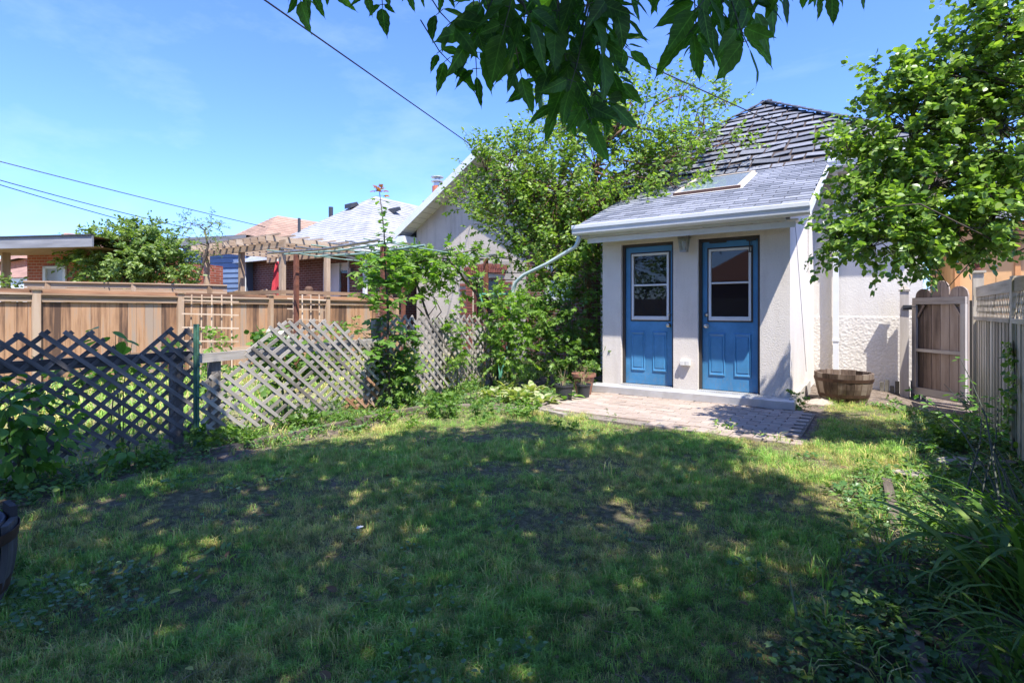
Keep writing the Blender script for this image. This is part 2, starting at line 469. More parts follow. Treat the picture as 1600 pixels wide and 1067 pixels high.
# ------------------------------------------------------------------ plank helper: one object per board, local X along its length
_pm = {}
def plank(name, p0, p1, w, t, mat, parent, nrm=(0,0,1)):
    """board from p0 to p1, w wide, t thick along nrm"""
    p0 = Vector(p0); p1 = Vector(p1)
    d = p1 - p0; L = d.length; d.normalize()
    n = Vector(nrm); n = (n - d*n.dot(d)).normalized(); b = n.cross(d)
    key = (round(L, 2), round(w, 4), round(t, 4), mat.name)
    me = _pm.get(key)
    if me is None:
        m = MB(); l = key[0]
        m.box(-l/2, l/2, -w/2, w/2, -t/2, t/2)
        me = bpy.data.meshes.new(name); me.from_pydata(m.v, [], m.f); me.materials.append(mat); me.update()
        _pm[key] = me
    rot = Matrix((d, b, n)).transposed()
    return place(name, me, (p0+p1)/2, parent, rot, (L/key[0], 1, 1))

def hgt(x, y):
    x = np.asarray(x, float); y = np.asarray(y, float)
    z = 0.010*np.sin(x*2.1+0.4)*np.cos(y*1.7) + 0.007*np.sin(x*5.3+y*4.1) + 0.005*np.cos(x*9.1-y*7.7)
    near = np.clip((7.0-y)/0.8, 0, 1)
    z = z*(0.15+0.85*near) - 0.012
    dip = np.clip((x-0.05)/0.5, 0, 1)*np.clip((y-7.2)/1.6, 0, 1)*0.10
    bed = 0.06*np.clip((x-0.15)/0.3, 0, 1)*np.clip((5.2-y)/0.8, 0, 1)
    return z - dip + bed
def gz(x, y): return float(hgt(x, y))

# lawn / soil masks used for both the ground colour and the growth
def smooth(a, b, x): 
    t = np.clip((x-a)/(b-a), 0, 1); return t*t*(3-2*t)
def lawn_mask(x, y):
    """1 on our lawn, 0 on beds, patio and beyond"""
    wob = 0.08*np.sin(x*3.1)+0.06*np.sin(y*4.3+1.0)
    left = smooth(-4.72, -4.5, x+wob*0.6)
    # bed bulges in from the left near the hostas
    bx = np.interp(y, [0, 4.4, 4.9, 5.6, 6.2], [-4.8, -4.75, -4.55, -3.7, -3.3])
    left = left*smooth(0, 0.22, x-bx+wob)
    top = np.where(x > -0.55, smooth(8.7, 8.3, y+wob), smooth(5.78, 5.6, y+wob*0.6))
    right = np.interp(y, [0, 1.8, 3.0, 4.6, 5.4, 8.5], [-0.35, -0.25, -0.1, 0.0, 0.35, 0.5])
    right = smooth(0.05, -0.2, x-right+wob)
    return left*top*right
def nz(x, y, s, k=0):
    return (np.sin(x*s*1.0+1.3+k)*np.cos(y*s*1.3-0.7+k) + 0.6*np.sin(x*s*2.3-y*s*1.9+2*k) + 0.35*np.cos(x*s*4.7+y*s*5.1+k))/1.95

# ------------------------------------------------------------------ ground
def build_ground():
    xs = np.concatenate([np.linspace(-500, -30, 8), np.linspace(-28, -6, 23), np.arange(-5.8, 2.3, 0.07), np.linspace(3, 20, 12), np.linspace(30, 500, 8)])
    ys = np.concatenate([np.linspace(-500, -10, 7), np.linspace(-8, 0, 9), np.arange(0.1, 9.4, 0.07), np.linspace(10, 30, 14), np.linspace(40, 700, 9)])
    X, Y = np.meshgrid(xs, ys, indexing='ij')
    Z = hgt(X, Y)
    V = np.stack([X, Y, Z], -1).reshape(-1, 3)
    nx, ny = len(xs), len(ys)
    i = np.arange(nx-1)[:,None]*ny + np.arange(ny-1)[None,:]
    Fq = np.stack([i, i+ny, i+ny+1, i+1], -1).reshape(-1, 4)
    m, nt, b = nodes_of("ground_soil_and_thatch")
    p = geo_pos(nt)
    at_ = nt.nodes.new("ShaderNodeAttribute"); at_.attribute_name = "lawn"
    soil = ramp(nt, noise(nt, 14, 6, 0.7, p), [(0.07,0.055,0.042),(0.19,0.15,0.12),(0.36,0.30,0.24)], [0.3,0.5,0.72])
    thatch = ramp(nt, noise(nt, 26, 6, 0.7, p), [(0.06,0.058,0.03),(0.15,0.135,0.075),(0.30,0.26,0.16)], [0.3,0.5,0.72])
    bare = ramp(nt, noise(nt, 1.3, 4, 0.6, p), [(0,0,0),(1,1,1)], [0.56, 0.66])
    lawnf = mth(nt, 'MULTIPLY', mth(nt, 'MINIMUM', at_.outputs["Fac"], 1.0), mth(nt, 'SUBTRACT', 1.0, mth(nt, 'MULTIPLY', bare, 0.5)))
    pale = ramp(nt, noise(nt, 7, 6, 0.7, p), [(0.12,0.13,0.05),(0.28,0.26,0.13),(0.40,0.36,0.22)], [0.3,0.5,0.72])
    col = mixc(nt, lawnf, soil, thatch)
    lk(nt, mixc(nt, mth(nt, 'GREATER_THAN', at_.outputs["Fac"], 1.5), col, pale), b.inputs["Base Color"])
    b.inputs["Roughness"].default_value = 0.95; b.inputs["Specular IOR Level"].default_value = 0.1
    bump(nt, b, noise(nt, 40, 6, 0.75, p), 0.9, 0.03)
    me = mesh_np("ground", V, Fq, m, smooth=True)
    a = me.attributes.new("lawn", 'FLOAT', 'POINT')
    lm = lawn_mask(X, Y); lm = np.where(X < -5.35, 2.0, lm)
    a.data.foreach_set("value", lm.reshape(-1).astype(np.float32))
    o = place("ground", me, (0,0,0)); tag(o, kind='structure')
    return o
ground = build_ground()

# ------------------------------------------------------------------ patio: pavers as single pieces
def build_patio():
    m, nt, b = nodes_of("patio_sand_bed")
    p = geo_pos(nt)
    lk(nt, ramp(nt, noise(nt, 60, 4, 0.6, p), [(0.12,0.10,0.08),(0.28,0.235,0.19)], [0.3,0.7]), b.inputs["Base Color"])
    b.inputs["Roughness"].default_value = 0.95
    mb = MB(); mb.box(-3.95, -0.64, 5.58, 7.4, -0.08, 0.006)
    pat = mb.build("patio", m); tag(pat, kind='structure')
    pm, nt, b = nodes_of("worn_pink_grey_paver")
    p = geo_pos(nt); r = obj_rand(nt)
    c = ramp(nt, r, [(0.31,0.245,0.20),(0.37,0.30,0.25),(0.34,0.285,0.24),(0.42,0.345,0.29)], [0,0.35,0.7,1])
    c = mixc(nt, 0.6, c, ramp(nt, noise(nt, 5, 6, 0.7, p), [(0.62,0.6,0.58),(1.15,1.12,1.1)], [0.3,0.7]), 'MULTIPLY')
    lk(nt, c, b.inputs["Base Color"]); b.inputs["Roughness"].default_value = 0.9
    bump(nt, b, noise(nt, 90, 4, 0.7, p), 0.4, 0.004)
    w, d = 0.218, 0.108
    mb = MB(); mb.box(-w/2+0.005, w/2-0.005, -d/2+0.005, d/2-0.005, -0.03, 0.0)
    me = bpy.data.meshes.new("paver")
    mb2 = MB(); bv = 0.006
    x, y = w/2-0.004, d/2-0.004
    mb2.quad((-x+bv,-y+bv,0),(x-bv,-y+bv,0),(x-bv,y-bv,0),(-x+bv,y-bv,0))
    for (ax,ay,bx,by,cx,cy,dx,dy) in ((-x,-y,x,-y,x-bv,-y+bv,-x+bv,-y+bv),(x,-y,x,y,x-bv,y-bv,x-bv,-y+bv),(x,y,-x,y,-x+bv,y-bv,x-bv,y-bv),(-x,y,-x,-y,-x+bv,-y+bv,-x+bv,y-bv)):
        mb2.quad((ax,ay,-bv),(bx,by,-bv),(cx,cy,0),(dx,dy,0))
        mb2.quad((ax,ay,-0.04),(bx,by,-0.04),(bx,by,-bv),(ax,ay,-bv))
    me.from_pydata(mb2.v, [], mb2.f); me.materials.append(pm); me.update()
    n = 0
    rows = int(1.66/d)
    for j in range(rows):
        y = 7.38 - d*(j+0.5)
        x = -3.92 + (0.5 if j % 2 else 1.0)*w
        while x < -0.66:
            left = -3.9 + 0.35*max(0, (6.3-y))/0.6 + random.uniform(-0.1, 0.1)
            if x - w/2 > left:
                place("paver", me, (x+random.uniform(-.003,.003), y+random.uniform(-.003,.003), 0.028+random.uniform(-.005,.005)), pat,
                      (random.gauss(0,.012), random.gauss(0,.010), random.gauss(0,.008)))
                n += 1
            x += w
    for i in range(28):                      # soldier course on the near edge
        x = -3.45 + 0.108*i
        if -2.1 < x < -0.62:
            place("paver", me, (x, 5.652, 0.022+random.uniform(-.008,.006)), pat, (random.gauss(0,.02), random.gauss(0,.02), R(90)+random.gauss(0,.02)), (0.92,1,1))
build_patio()

# ------------------------------------------------------------------ our house
HX0, HX1, HY = -4.9, 0.55, 10.4
house = empty("bungalow", (-2.0, 10.4, 0), "white stuccoed bungalow with blue twin doors and gapped dark shingle roof", "house")
PX0, PX1, PY = -3.5, -0.93, 7.5
DOORS = ((-3.20, -2.41), (-2.07, -1.28))
DZ0, DZ1 = 0.17, 2.245
def build_porch():
    # front wall around the two door openings
    ft = 0.16
    mb = MB()
    zt = 2.50
    mb.box(PX0, DOORS[0][0], PY, PY+ft, 0.0, zt)
    mb.box(DOORS[0][1], DOORS[1][0], PY, PY+ft, 0.0, zt)
    mb.box(DOORS[1][1], PX1, PY, PY+ft, 0.0, zt)
    for x0, x1 in DOORS:
        mb.box(x0, x1, PY, PY+ft, DZ1, zt)
        mb.box(x0, x1, PY, PY+ft, 0.0, DZ0-0.03)
    mb.build("front_wall", STUCCO, house)
    # right side wall with the narrow slit window
    mb = MB()
    wy0, wy1, wz0, wz1 = 9.45, 9.72, 1.75, 2.62
    y0 = PY+ft+0.001
    def sidetop(y): return 2.50 + 0.4*(y-7.5)
    x0, x1 = PX1-0.16, PX1
    mb.prism([(y0,0),(wy0,0),(wy0,sidetop(wy0)),(y0,sidetop(y0))], 'x', x0, x1)
    mb.prism([(wy1,0),(HY,0),(HY,sidetop(HY)),(wy1,sidetop(wy1))], 'x', x0, x1)
    mb.prism([(wy0,0),(wy1,0),(wy1,wz0),(wy0,wz0)], 'x', x0, x1)
    mb.prism([(wy0,wz1),(wy1,wz1),(wy1,sidetop(wy1)),(wy0,sidetop(wy0))], 'x', x0, x1)
    mb.build("side_wall", STUCCO, house)
    w = MB(); w.box(x0+0.03, x0+0.045, wy0, wy1, wz0, wz1)
    wi = w.build("window", GLASS, house)
    f = MB(); 
    for a in ((wy0, wy0+0.03, wz0, wz1), (wy1-0.03, wy1, wz0, wz1), (wy0+0.03, wy1-0.03, wz0, wz0+0.03), (wy0+0.03, wy1-0.03, wz1-0.03, wz1)):
        f.box(x0+0.05, x1-0.05, a[0], a[1], a[2], a[3])
    f.build("window_frame", WHITE, wi)
    # left side wall, inner back wall, floor
    mb = MB()
    mb.prism([(y0,0),(HY,0),(HY,sidetop(HY)),(y0,sidetop(y0))], 'x', PX0, PX0+0.16)
    mb.build("side_wall", STUCCO, house)
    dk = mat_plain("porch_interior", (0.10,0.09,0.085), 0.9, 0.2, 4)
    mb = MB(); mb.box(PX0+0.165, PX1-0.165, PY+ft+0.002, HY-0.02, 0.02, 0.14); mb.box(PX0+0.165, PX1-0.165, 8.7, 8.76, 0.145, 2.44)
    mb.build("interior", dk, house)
    cm = mat_plain("white_curtain", (0.7,0.7,0.68), 0.8, 0.1, 8)
    cb = MB()
    cols = 14
    pts = [(-2.83+0.022*i, 7.86+0.018*(1 if i % 2 else -1), 0) for i in range(cols)]
    for i in range(cols-1):
        a, b2 = pts[i], pts[i+1]
        h = 1.50 - 0.022*abs(i-9)
        cb.quad((a[0],a[1],1.14),(b2[0],b2[1],1.14),(b2[0]-0.02,b2[1],h),(a[0]-0.02,a[1],h))
    cb.build("curtain", cm, house)
    # sheet metal sill along the foot of the wall
    mb = MB()
    prof = [(7.33,0.03),(7.33,0.125),(7.36,0.148),(7.497,0.152),(7.497,0.03)]
    mb.prism(prof, 'x', -3.60, -2.31)
    mb.build("metal_sill", METAL, house)
    mb = MB(); mb.prism([(a-0.004,b+0.002) for a, b in prof], 'x', -2.33, -0.86)
    mb.build("metal_sill", METAL, house)
    # ribbed skirting on the right side of the porch
    rib = mat_plain("ribbed_skirt_metal", (0.46,0.43,0.38), 0.6, 0.15, 6, dirt=((0.2,0.16,0.1),0.5))
    y = 7.36
    while y < 9.4:
        b_ = MB(); b_.box(PX1+0.004, PX1+0.045, y, y+0.085, -0.06, 0.17+0.01*math.sin(y*9))
        b_.build("skirt_board", rib, house)
        y += 0.095
    # the doors
    for k, (x0, x1) in enumerate(DOORS):
        yd = PY+0.10
        fr = MB()
        fr.box(x0, x0+0.035, PY+0.06, PY+0.15, DZ0-0.03, DZ1)
        fr.box(x1-0.035, x1, PY+0.06, PY+0.15, DZ0-0.03, DZ1)
        fr.box(x0+0.035, x1-0.035, PY+0.06, PY+0.15, DZ1-0.04, DZ1)
        fr.build("door_frame", DARKTRIM, house)
        sl = MB()
        sl.box(x0, x1, PY-0.06, PY+0.15, DZ0-0.029, DZ0-0.008)
        for q in range(26):
            xx = x0+0.03+(x1-x0-0.06)*q/25
            sl.box(xx-0.006, xx+0.006, PY-0.058, PY+0.05, DZ0-0.008, DZ0-0.002)
        sl.build("threshold", METAL, house)
        a0, a1 = x0+0.038, x1-0.038
        wx0, wx1 = ((-3.065,-2.50), (-1.945,-1.40))[k]
        wz0, wz1 = 1.12, 2.10
        leaf = MB()
        # leaf with a hole for the glazing and embossed panels below
        leaf.box(a0, wx0+0.02, yd, yd+0.045, DZ0, DZ1-0.043)
        leaf.box(wx1-0.02, a1, yd, yd+0.045, DZ0, DZ1-0.043)
        leaf.box(wx0+0.02, wx1-0.02, yd, yd+0.045, DZ0, wz0+0.02)
        leaf.box(wx0+0.02, wx1-0.02, yd, yd+0.045, wz1-0.02, DZ1-0.043)
        door = leaf.build("door", BLUE, house)
        tag(door, ("blue left door with a white curtain behind its glass", "blue right door with a black closer hook at its top")[k])
        cx = (a0+a1)/2; pw = 0.20
        for s in (-1, 1):
            c = cx + s*0.165
            pm = MB()
            z0, z1 = 0.36, 0.95
            o_, i_ = pw/2+0.012, pw/2-0.022
            yo, yi = yd-0.001, yd-0.014
            ring = [(c-o_,z0),(c+o_,z0),(c+o_,z1),(c-o_,z1)]
            r2 = [(c-o_+0.016,z0+0.016),(c+o_-0.016,z0+0.016),(c+o_-0.016,z1-0.016),(c-o_+0.016,z1-0.016)]
            r3 = [(c-i_,z0+0.05),(c+i_,z0+0.05),(c+i_,z1-0.05),(c-i_,z1-0.05)]
            r4 = [(c-i_+0.01,z0+0.06),(c+i_-0.01,z0+0.06),(c+i_-0.01,z1-0.06),(c-i_+0.01,z1-0.06)]
            levels = [(ring, yo), (r2, yi), (r3, yo-0.002), (r4, yi+0.003)]
            for (ra, ya), (rb_, yb) in zip(levels, levels[1:]):
                for q in range(4):
                    q2 = (q+1) % 4
                    pm.quad((ra[q][0],ya,ra[q][1]),(ra[q2][0],ya,ra[q2][1]),(rb_[q2][0],yb,rb_[q2][1]),(rb_[q][0],yb,rb_[q][1]))
            pm.poly([(p[0],yi+0.003,p[1]) for p in r4])
            pm.build("panel", BLUE, door)
        wf = MB()
        t = 0.032; ya, yb = yd-0.022, yd+0.02
        wf.box(wx0, wx0+t, ya, yb, wz0, wz1); wf.box(wx1-t, wx1, ya, yb, wz0, wz1)
        wf.box(wx0+t, wx1-t, ya, yb, wz0, wz0+t); wf.box(wx0+t, wx1-t, ya, yb, wz1-t, wz1)
        wf.box(wx0+t, wx1-t, ya+0.004, yb, 1.62, 1.645)
        wf.box(wx0+t, wx1-t, ya+0.001, yb, wz0+t, wz0+t+0.022)
        wf.build("window_frame", WHITE, door, bevel=0.004)
        gk = MB()
        for a in ((wx0-0.02,wx0-0.001,wz0-0.02,wz1+0.02),(wx1+0.001,wx1+0.02,wz0-0.02,wz1+0.02),(wx0-0.001,wx1+0.001,wz0-0.02,wz0-0.001),(wx0-0.001,wx1+0.001,wz1+0.001,wz1+0.02)):
            gk.box(a[0],a[1],yd-0.006,yd-0.001,a[2],a[3])
        gk.build("glazing_gasket", DARKTRIM, door)
        for za, zb in ((wz0+t, 1.62), (1.645, wz1-t)):
            g = MB(); g.box(wx0+t, wx1-t, yd+0.003, yd+0.008, za, zb); g.build("pane", GLASS, door)
        kx = (a1-0.055) if k == 0 else (a0+0.055)
        for z, r in ((1.20, 0.024), (1.045, 0.028)):
            kb = MB()
            prof = [(0.0,0),(r*1.15,0.0),(r*1.15,0.008),(r*0.45,0.012),(r*0.42,0.035),(r,0.045),(r*1.02,0.06),(r*0.7,0.07),(0,0.072)] if z < 1.1 else [(0,0),(r*1.15,0),(r*1.1,0.014),(r*0.6,0.02),(r*0.55,0.026),(0,0.027)]
            n0 = len(kb.v)
            kb.lathe([(p[0], p[1]) for p in prof], (0,0,0), 14)
            kb.v = [(kx+v[0], yd-0.001-v[2], z+v[1]) for v in kb.v]
            kb.build("door_knob" if z < 1.1 else "deadbolt", BRASS, door, smooth=True)
        if k == 1:
            hk = MB(); hk.bar((a1-0.10,yd-0.02,DZ1-0.066),(a1-0.10,yd-0.02,DZ1-0.20),0.012,0.012); hk.bar((a1-0.14,yd-0.02,DZ1-0.05),(a1-0.02,yd-0.02,DZ1-0.05),0.02,0.03); hk.bar((a1-0.12,yd-0.02,DZ1-0.209),(a1-0.07,yd-0.02,DZ1-0.209),0.012,0.016)
            hk.build('closer_hook', BLACKPL, door); hk = MB()
            hk.bar((a0+0.1,yd-0.02,DZ1-0.055),(a0+0.32,yd-0.02,DZ1-0.055),0.02,0.02)
            hk.build("closer_bar", BLACKPL, door)
    # outdoor socket
    ob = MB(); ob.box(-2.30,-2.165,PY-0.055,PY-0.001,0.49,0.565); ob.box(-2.30,-2.24,PY-0.062,PY-0.055,0.494,0.561); ob.box(-2.225,-2.168,PY-0.062,PY-0.055,0.494,0.561)
    ob.build("socket_cover", CREAM, house, bevel=0.006)
build_porch()

def slope_basis(m):
    """unit up-slope vector and normal of a roof that rises along +Y with slope m"""
    L = math.hypot(1, m)
    return Vector((0, 1/L, m/L)), Vector((0, -m/L, 1/L))

def shingle_mesh(name, w, l, t, mat):
    mb = MB(); mb.box(-w/2, w/2, 0, l, 0, t)
    me = bpy.data.meshes.new(name); me.from_pydata(mb.v, [], mb.f); me.materials.append(mat); me.update()
    return me

def build_roofs():
    # ---- porch roof
    m = 0.40; up, nr = slope_basis(m)
    ex0, ex1, ey, ez, yt = -3.74, -0.68, 7.14, 2.525, 9.97
    deckm = mat_plain("roof_deck_felt", (0.05,0.05,0.055), 0.95, 0.3, 20)
    mb = MB()
    zt = ez + m*(yt-ey)
    mb.prism([(ey,ez-0.012),(yt,zt-0.012),(yt,zt-0.09),(ey,ez-0.09)], 'x', ex0+0.01, ex1-0.03)
    proof = mb.build("porch_roof", deckm, house)
    sm, nt, b = nodes_of("blue_grey_shingle")
    p = geo_pos(nt); r = obj_rand(nt)
    c = ramp(nt, r, [(0.12,0.13,0.155),(0.18,0.19,0.22),(0.245,0.255,0.29)], [0,0.5,1])
    c = mixc(nt, 0.75, c, ramp(nt, noise(nt, 160, 3, 0.7, p), [(0.55,0.55,0.56),(1.4,1.4,1.4)], [0.35,0.65]), 'MULTIPLY')
    c = mixc(nt, 0.6, c, ramp(nt, noise(nt, 1.7, 4, 0.6, p), [(0.75,0.75,0.75),(1.15,1.15,1.15)], [0.35,0.65]), 'MULTIPLY')
    lk(nt, c, b.inputs["Base Color"]); b.inputs["Roughness"].default_value = 0.9
    bump(nt, b, noise(nt, 200, 2, 0.6, p), 0.5, 0.003)
    slant = (yt-ey)*math.hypot(1, m)
    exposure = 0.155; rows = int(slant/exposure)+1; w = 0.305
    SKY = (-2.72, -1.72, 8.50, 9.70)      # skylight footprint on the roof (x0,x1,y0,y1)
    mes = [shingle_mesh("shingle", w-0.012, exposure*1.18, 0.012, sm)]
    for j in range(rows):
        s0 = j*exposure
        x = ex0 + (0.0 if j % 2 == 0 else -w/2) + random.uniform(-.01,.01)
        while x < ex1:
            x0c, x1c = max(x, ex0), min(x+w, ex1)
            if x1c - x0c > 0.05:
                cx = (x0c+x1c)/2
                base = Vector((cx, ey, ez)) + up*s0
                if not (SKY[0] < cx-0.12 and cx+0.12 < SKY[1] and SKY[2] < base.y and base.y < SKY[3]-0.15) and base.y < yt-0.08:
                    rot = Matrix((Vector((1,0,0)), up, nr)).transposed() @ Matrix.Rotation(-0.045+random.uniform(-.006,.006), 3, 'X')
                    place("shingle", mes[0], base + nr*(0.010), proof, rot, ((x1c-x0c)/w, 1, 1))
            x += w
    # skylight
    def on(x, y, h=0.0):
        return Vector((x, y, ez + m*(y-ey))) + nr*h
    sk = MB(); t = 0.05; h0, h1 = -0.01, 0.07
    tim = mat_plain("skylight_kerb_wood", (0.50,0.42,0.33), 0.7, 0.15, 8)
    def kerb(mb, xa, xb, ya, yb, hh0, hh1):
        P = [on(xa,ya,hh0),on(xb,ya,hh0),on(xb,yb,hh0),on(xa,yb,hh0),on(xa,ya,hh1),on(xb,ya,hh1),on(xb,yb,hh1),on(xa,yb,hh1)]
        n = len(mb.v); mb.v += [tuple(q) for q in P]
        for q in ((0,3,2,1),(4,5,6,7),(0,1,5,4),(1,2,6,5),(2,3,7,6),(3,0,4,7)):
            mb.f.append(tuple(n+i for i in q)); mb.m.append(0)
    x0, x1, y0, y1 = SKY
    kerb(sk, x0, x1, y0, y0+t, h0, h1); kerb(sk, x0, x1, y1-t, y1, h0, h1)
    kerb(sk, x0, x0+t, y0+t, y1-t, h0, h1); kerb(sk, x1-t, x1, y0+t, y1-t, h0, h1)
    skl = sk.build("skylight", tim, house)
    g = MB(); kerb(g, x0+t, x1-t, y0+t, y1-t, h1-0.03, h1-0.015); g.build("pane", GLASS_SKY, skl)
    rm = mat_plain("reddish_brown_skylight_trim", (0.16,0.085,0.065), 0.6, 0.15, 8)
    g = MB(); kerb(g, x0-0.008, x1+0.008, y0-0.012, y0-0.001, h0, h1+0.004); g.build("trim", rm, skl)
    fl = MB(); kerb(fl, x0-0.03, x1+0.03, y0-0.05, y0-0.013, 0.022, 0.028); kerb(fl, x1+0.001, x1+0.03, y0-0.012, y1, 0.022, 0.028); fl.build("flashing", CREAM, skl)
    # gutter with a rolled lip, fascia, soffit with joints
    gut = MB()
    prof = [(7.16,2.505),(7.16,2.395),(7.125,2.375),(7.06,2.375),(7.03,2.40),(7.025,2.44),(7.012,2.47),(7.012,2.515),(7.022,2.522),(7.03,2.512),(7.032,2.475),(7.044,2.44),(7.05,2.405),(7.07,2.39),(7.12,2.39),(7.148,2.405),(7.148,2.505)]
    gut.prism(prof, 'x', -3.78, -0.665); gut.build("gutter", WHITE, house)
    fa = MB(); fa.box(-3.72, -0.94, 7.162, 7.185, 2.355, 2.51); fa.build("fascia", WHITE, house)
    so = None
    x = -3.72
    while x < -0.80:
        xe = min(x+0.30, -0.80)
        so = MB(); so.box(x+0.003, xe-0.003, 7.187, PY-0.001, 2.345+random.uniform(0,.002), 2.362)
        so.box(xe-0.012, xe-0.003, 7.187, PY-0.001, 2.339, 2.345)
        so.build("soffit_panel", CREAM, house); x = xe
    # under the gutter: second band of the fascia seen from below
    fb = MB(); fb.box(-3.60, -0.83, 7.186, 7.20, 2.26, 2.335); fb.build("fascia_board", CREAM, house)
    # rake board on the right end of the porch roof, white
    rk = MB()
    rk.prism([(7.14,2.49),(9.97,2.49+0.4*2.83),(9.97,2.38+0.4*2.83),(7.14,2.38)], 'x', -0.70, -0.672)
    rk.build("rake_board", WHITE, house)
    # ---- main roof: hip with separate, gappy shingles on the rear face
    EX0, EX1, EY, EZ = -5.25, 1.02, 10.0, 3.66
    d = (EX1-EX0)/2; mm = 0.73
    P = Vector(((EX0+EX1)/2, EY+d, EZ+mm*d))
    P2 = Vector((P.x, 19.0, P.z))
    mb = MB()
    c0, c1 = (EX0,EY,EZ), (EX1,EY,EZ)
    yb = 19+d
    mb.poly([c0, c1, P]); mb.poly([c1,(EX1,yb,EZ),P2,P]); mb.poly([(EX0,yb,EZ),c0,P,P2]); mb.poly([(EX1,yb,EZ),(EX0,yb,EZ),P2])
    mb.poly([c0,(EX0,yb,EZ),(EX1,yb,EZ),c1])
    mroof = mb.build("main_roof", mat_plain("black_roof_felt", (0.06,0.045,0.04), 0.95, 0.4, 12), house)
    sm2, nt, b = nodes_of("weathered_black_shingle")
    p = geo_pos(nt); r = obj_rand(nt)
    c = ramp(nt, r, [(0.095,0.10,0.115),(0.14,0.145,0.165),(0.20,0.205,0.225)], [0,0.5,1])
    c = mixc(nt, 0.8, c, ramp(nt, noise(nt, 40, 4, 0.7, p), [(0.5,0.5,0.5),(1.5,1.5,1.5)], [0.3,0.7]), 'MULTIPLY')
    lk(nt, c, b.inputs["Base Color"]); b.inputs["Roughness"].default_value = 0.85
    bump(nt, b, noise(nt, 120, 3, 0.6, p), 0.5, 0.004)
    up2, nr2 = slope_basis(mm)
    slant = d*math.hypot(1, mm); exposure = 0.265; w = 0.36
    me = shingle_mesh("shingle", w, exposure*0.76, 0.013, sm2)
    rows = int(slant/exposure)
    for j in range(rows):
        s0 = j*exposure+0.02
        frac = s0/slant
        xl, xr = EX0+d*frac, EX1-d*frac
        x = xl - random.uniform(0, w)
        while x < xr:
            ww = w*random.choice((0.55,0.8,1.0,1.25))
            xa, xb = max(x, xl), min(x+ww, xr)
            if xb-xa > 0.05:
                base = Vector(((xa+xb)/2, EY, EZ)) + up2*(s0+random.uniform(-.008,.008))
                hidden = base.x < PX1+0.2 and base.y < 9.9
                if not hidden:
                    rot = Matrix((Vector((1,0,0)), up2, nr2)).transposed() @ Matrix.Rotation(-0.10+random.uniform(-.06,.06), 3, 'X') @ Matrix.Rotation(random.gauss(0,.045), 3, 'Z') @ Matrix.Rotation(random.gauss(0,.04), 3, 'Y')
                    place("shingle", me, base + nr2*0.026, mroof, rot, ((xb-xa-0.03)/w, random.uniform(.9,1.08), 1))
            x += ww
    # hip and ridge caps
    cap = mat_plain("hip_cap_shingle", (0.13,0.135,0.15), 0.9, 0.25, 30)
    for a, b2 in ((Vector(c0), P), (Vector(c1), P)):
        n = 20
        for i in range(n):
            q0 = a.lerp(b2, i/n); q1 = a.lerp(b2, (i+1.25)/n if i < n-1 else 1.0)
            cb = MB(); cb.bar(q0+Vector((0,0,0.06)), q1+Vector((0,0,0.045)), 0.22, 0.02)
            cb.build("hip_cap", cap, mroof)
    cb = MB(); cb.bar(P+Vector((0,0,0.05)), P2+Vector((0,0,0.05)), 0.24, 0.03); cb.build("ridge_cap", cap, mroof)
    # side face of the roof: joined courses (seen at a grazing angle from the garden)
    mb = MB()
    Ls = d*math.hypot(1,mm)
    for j in range(int(Ls/0.2)):
        for xs_, sg in ((EX1, -1), (EX0, 1)):
            f0, f1 = j*0.2/Ls, min(1, (j+0.85)*0.2/Ls)
            xa, za = xs_+sg*d*f0, EZ+mm*d*f0
            xb, zb = xs_+sg*d*f1, EZ+mm*d*f1
            ya, yb2 = EY+d*f0+0.1, EY+d*f1+0.1
            mb.poly([(xa,ya,za+0.05),(xa,19,za+0.05),(xb,19,zb+0.02),(xb,yb2,zb+0.02)])
    o = mb.build("side_shingles", sm2, mroof); o["kind"] = "stuff"
    # main walls
    mb = MB(); zr = 1.17
    mb.box(HX0, HX1, HY, HY+0.25, zr, EZ-0.12)
    mb.box(HX1-0.25, HX1, HY+0.25, 20, zr, EZ-0.12)
    mb.box(HX0, HX0+0.25, HY+0.25, 20, -0.1, EZ-0.12)
    mb.box(HX0, PX0, HY, HY+0.25, -0.1, zr)
    mb.build("rear_wall", STUCCO2, house)
    mb = MB(); 
    # rough parging below, displaced a little
    nx, nzv = 60, 50
    def ry(x, z): 
        return HY-0.004 - 0.0035*((math.sin(x*173.3+z*91.7)*43758.5) % 1.0)
    xs_ = [PX1+(HX1-PX1)*i/nx for i in range(nx+1)]; zs_ = [-0.15+(zr+0.15)*j/nzv for j in range(nzv+1)]
    for i in range(nx):
        for j in range(nzv):
            q = [(xs_[i],zs_[j]),(xs_[i+1],zs_[j]),(xs_[i+1],zs_[j+1]),(xs_[i],zs_[j+1])]
            mb.poly([(a, ry(a,b2) if b2 < zr-0.01 else HY, b2) for a, b2 in q])
    mb.box(HX1-0.25, HX1+0.03, HY+0.001, 20, -0.2, zr)
    mb.build("foundation_wall", STUCCO_ROUGH, house)
    # main eave on the right of the porch: soffit, fascia, gutter, downspout
    mb = MB(); mb.box(PX1-0.2, EX1-0.02, EY+0.03, HY-0.001, EZ-0.14, EZ-0.12); mb.box(HX1+0.001, EX1-0.02, HY, 19, EZ-0.14, EZ-0.12); mb.build("soffit", CREAM, house)
    mb = MB(); mb.box(-0.69, EX1, EY-0.0, EY+0.028, EZ-0.17, EZ+0.01); mb.box(EX1-0.018, EX1+0.01, EY+0.03, 19, EZ-0.17, EZ+0.01); mb.build("fascia", WHITE, house)
    mb = MB(); mb.prism([(y-7.16+EY-0.002, z-2.505+EZ+0.0) for y, z in prof], 'x', -0.69, EX1+0.05); mb.build("gutter", WHITE, house)
    # white downspout on the rear wall
    ds = MB(); xd, yd = -0.60, HY-0.10
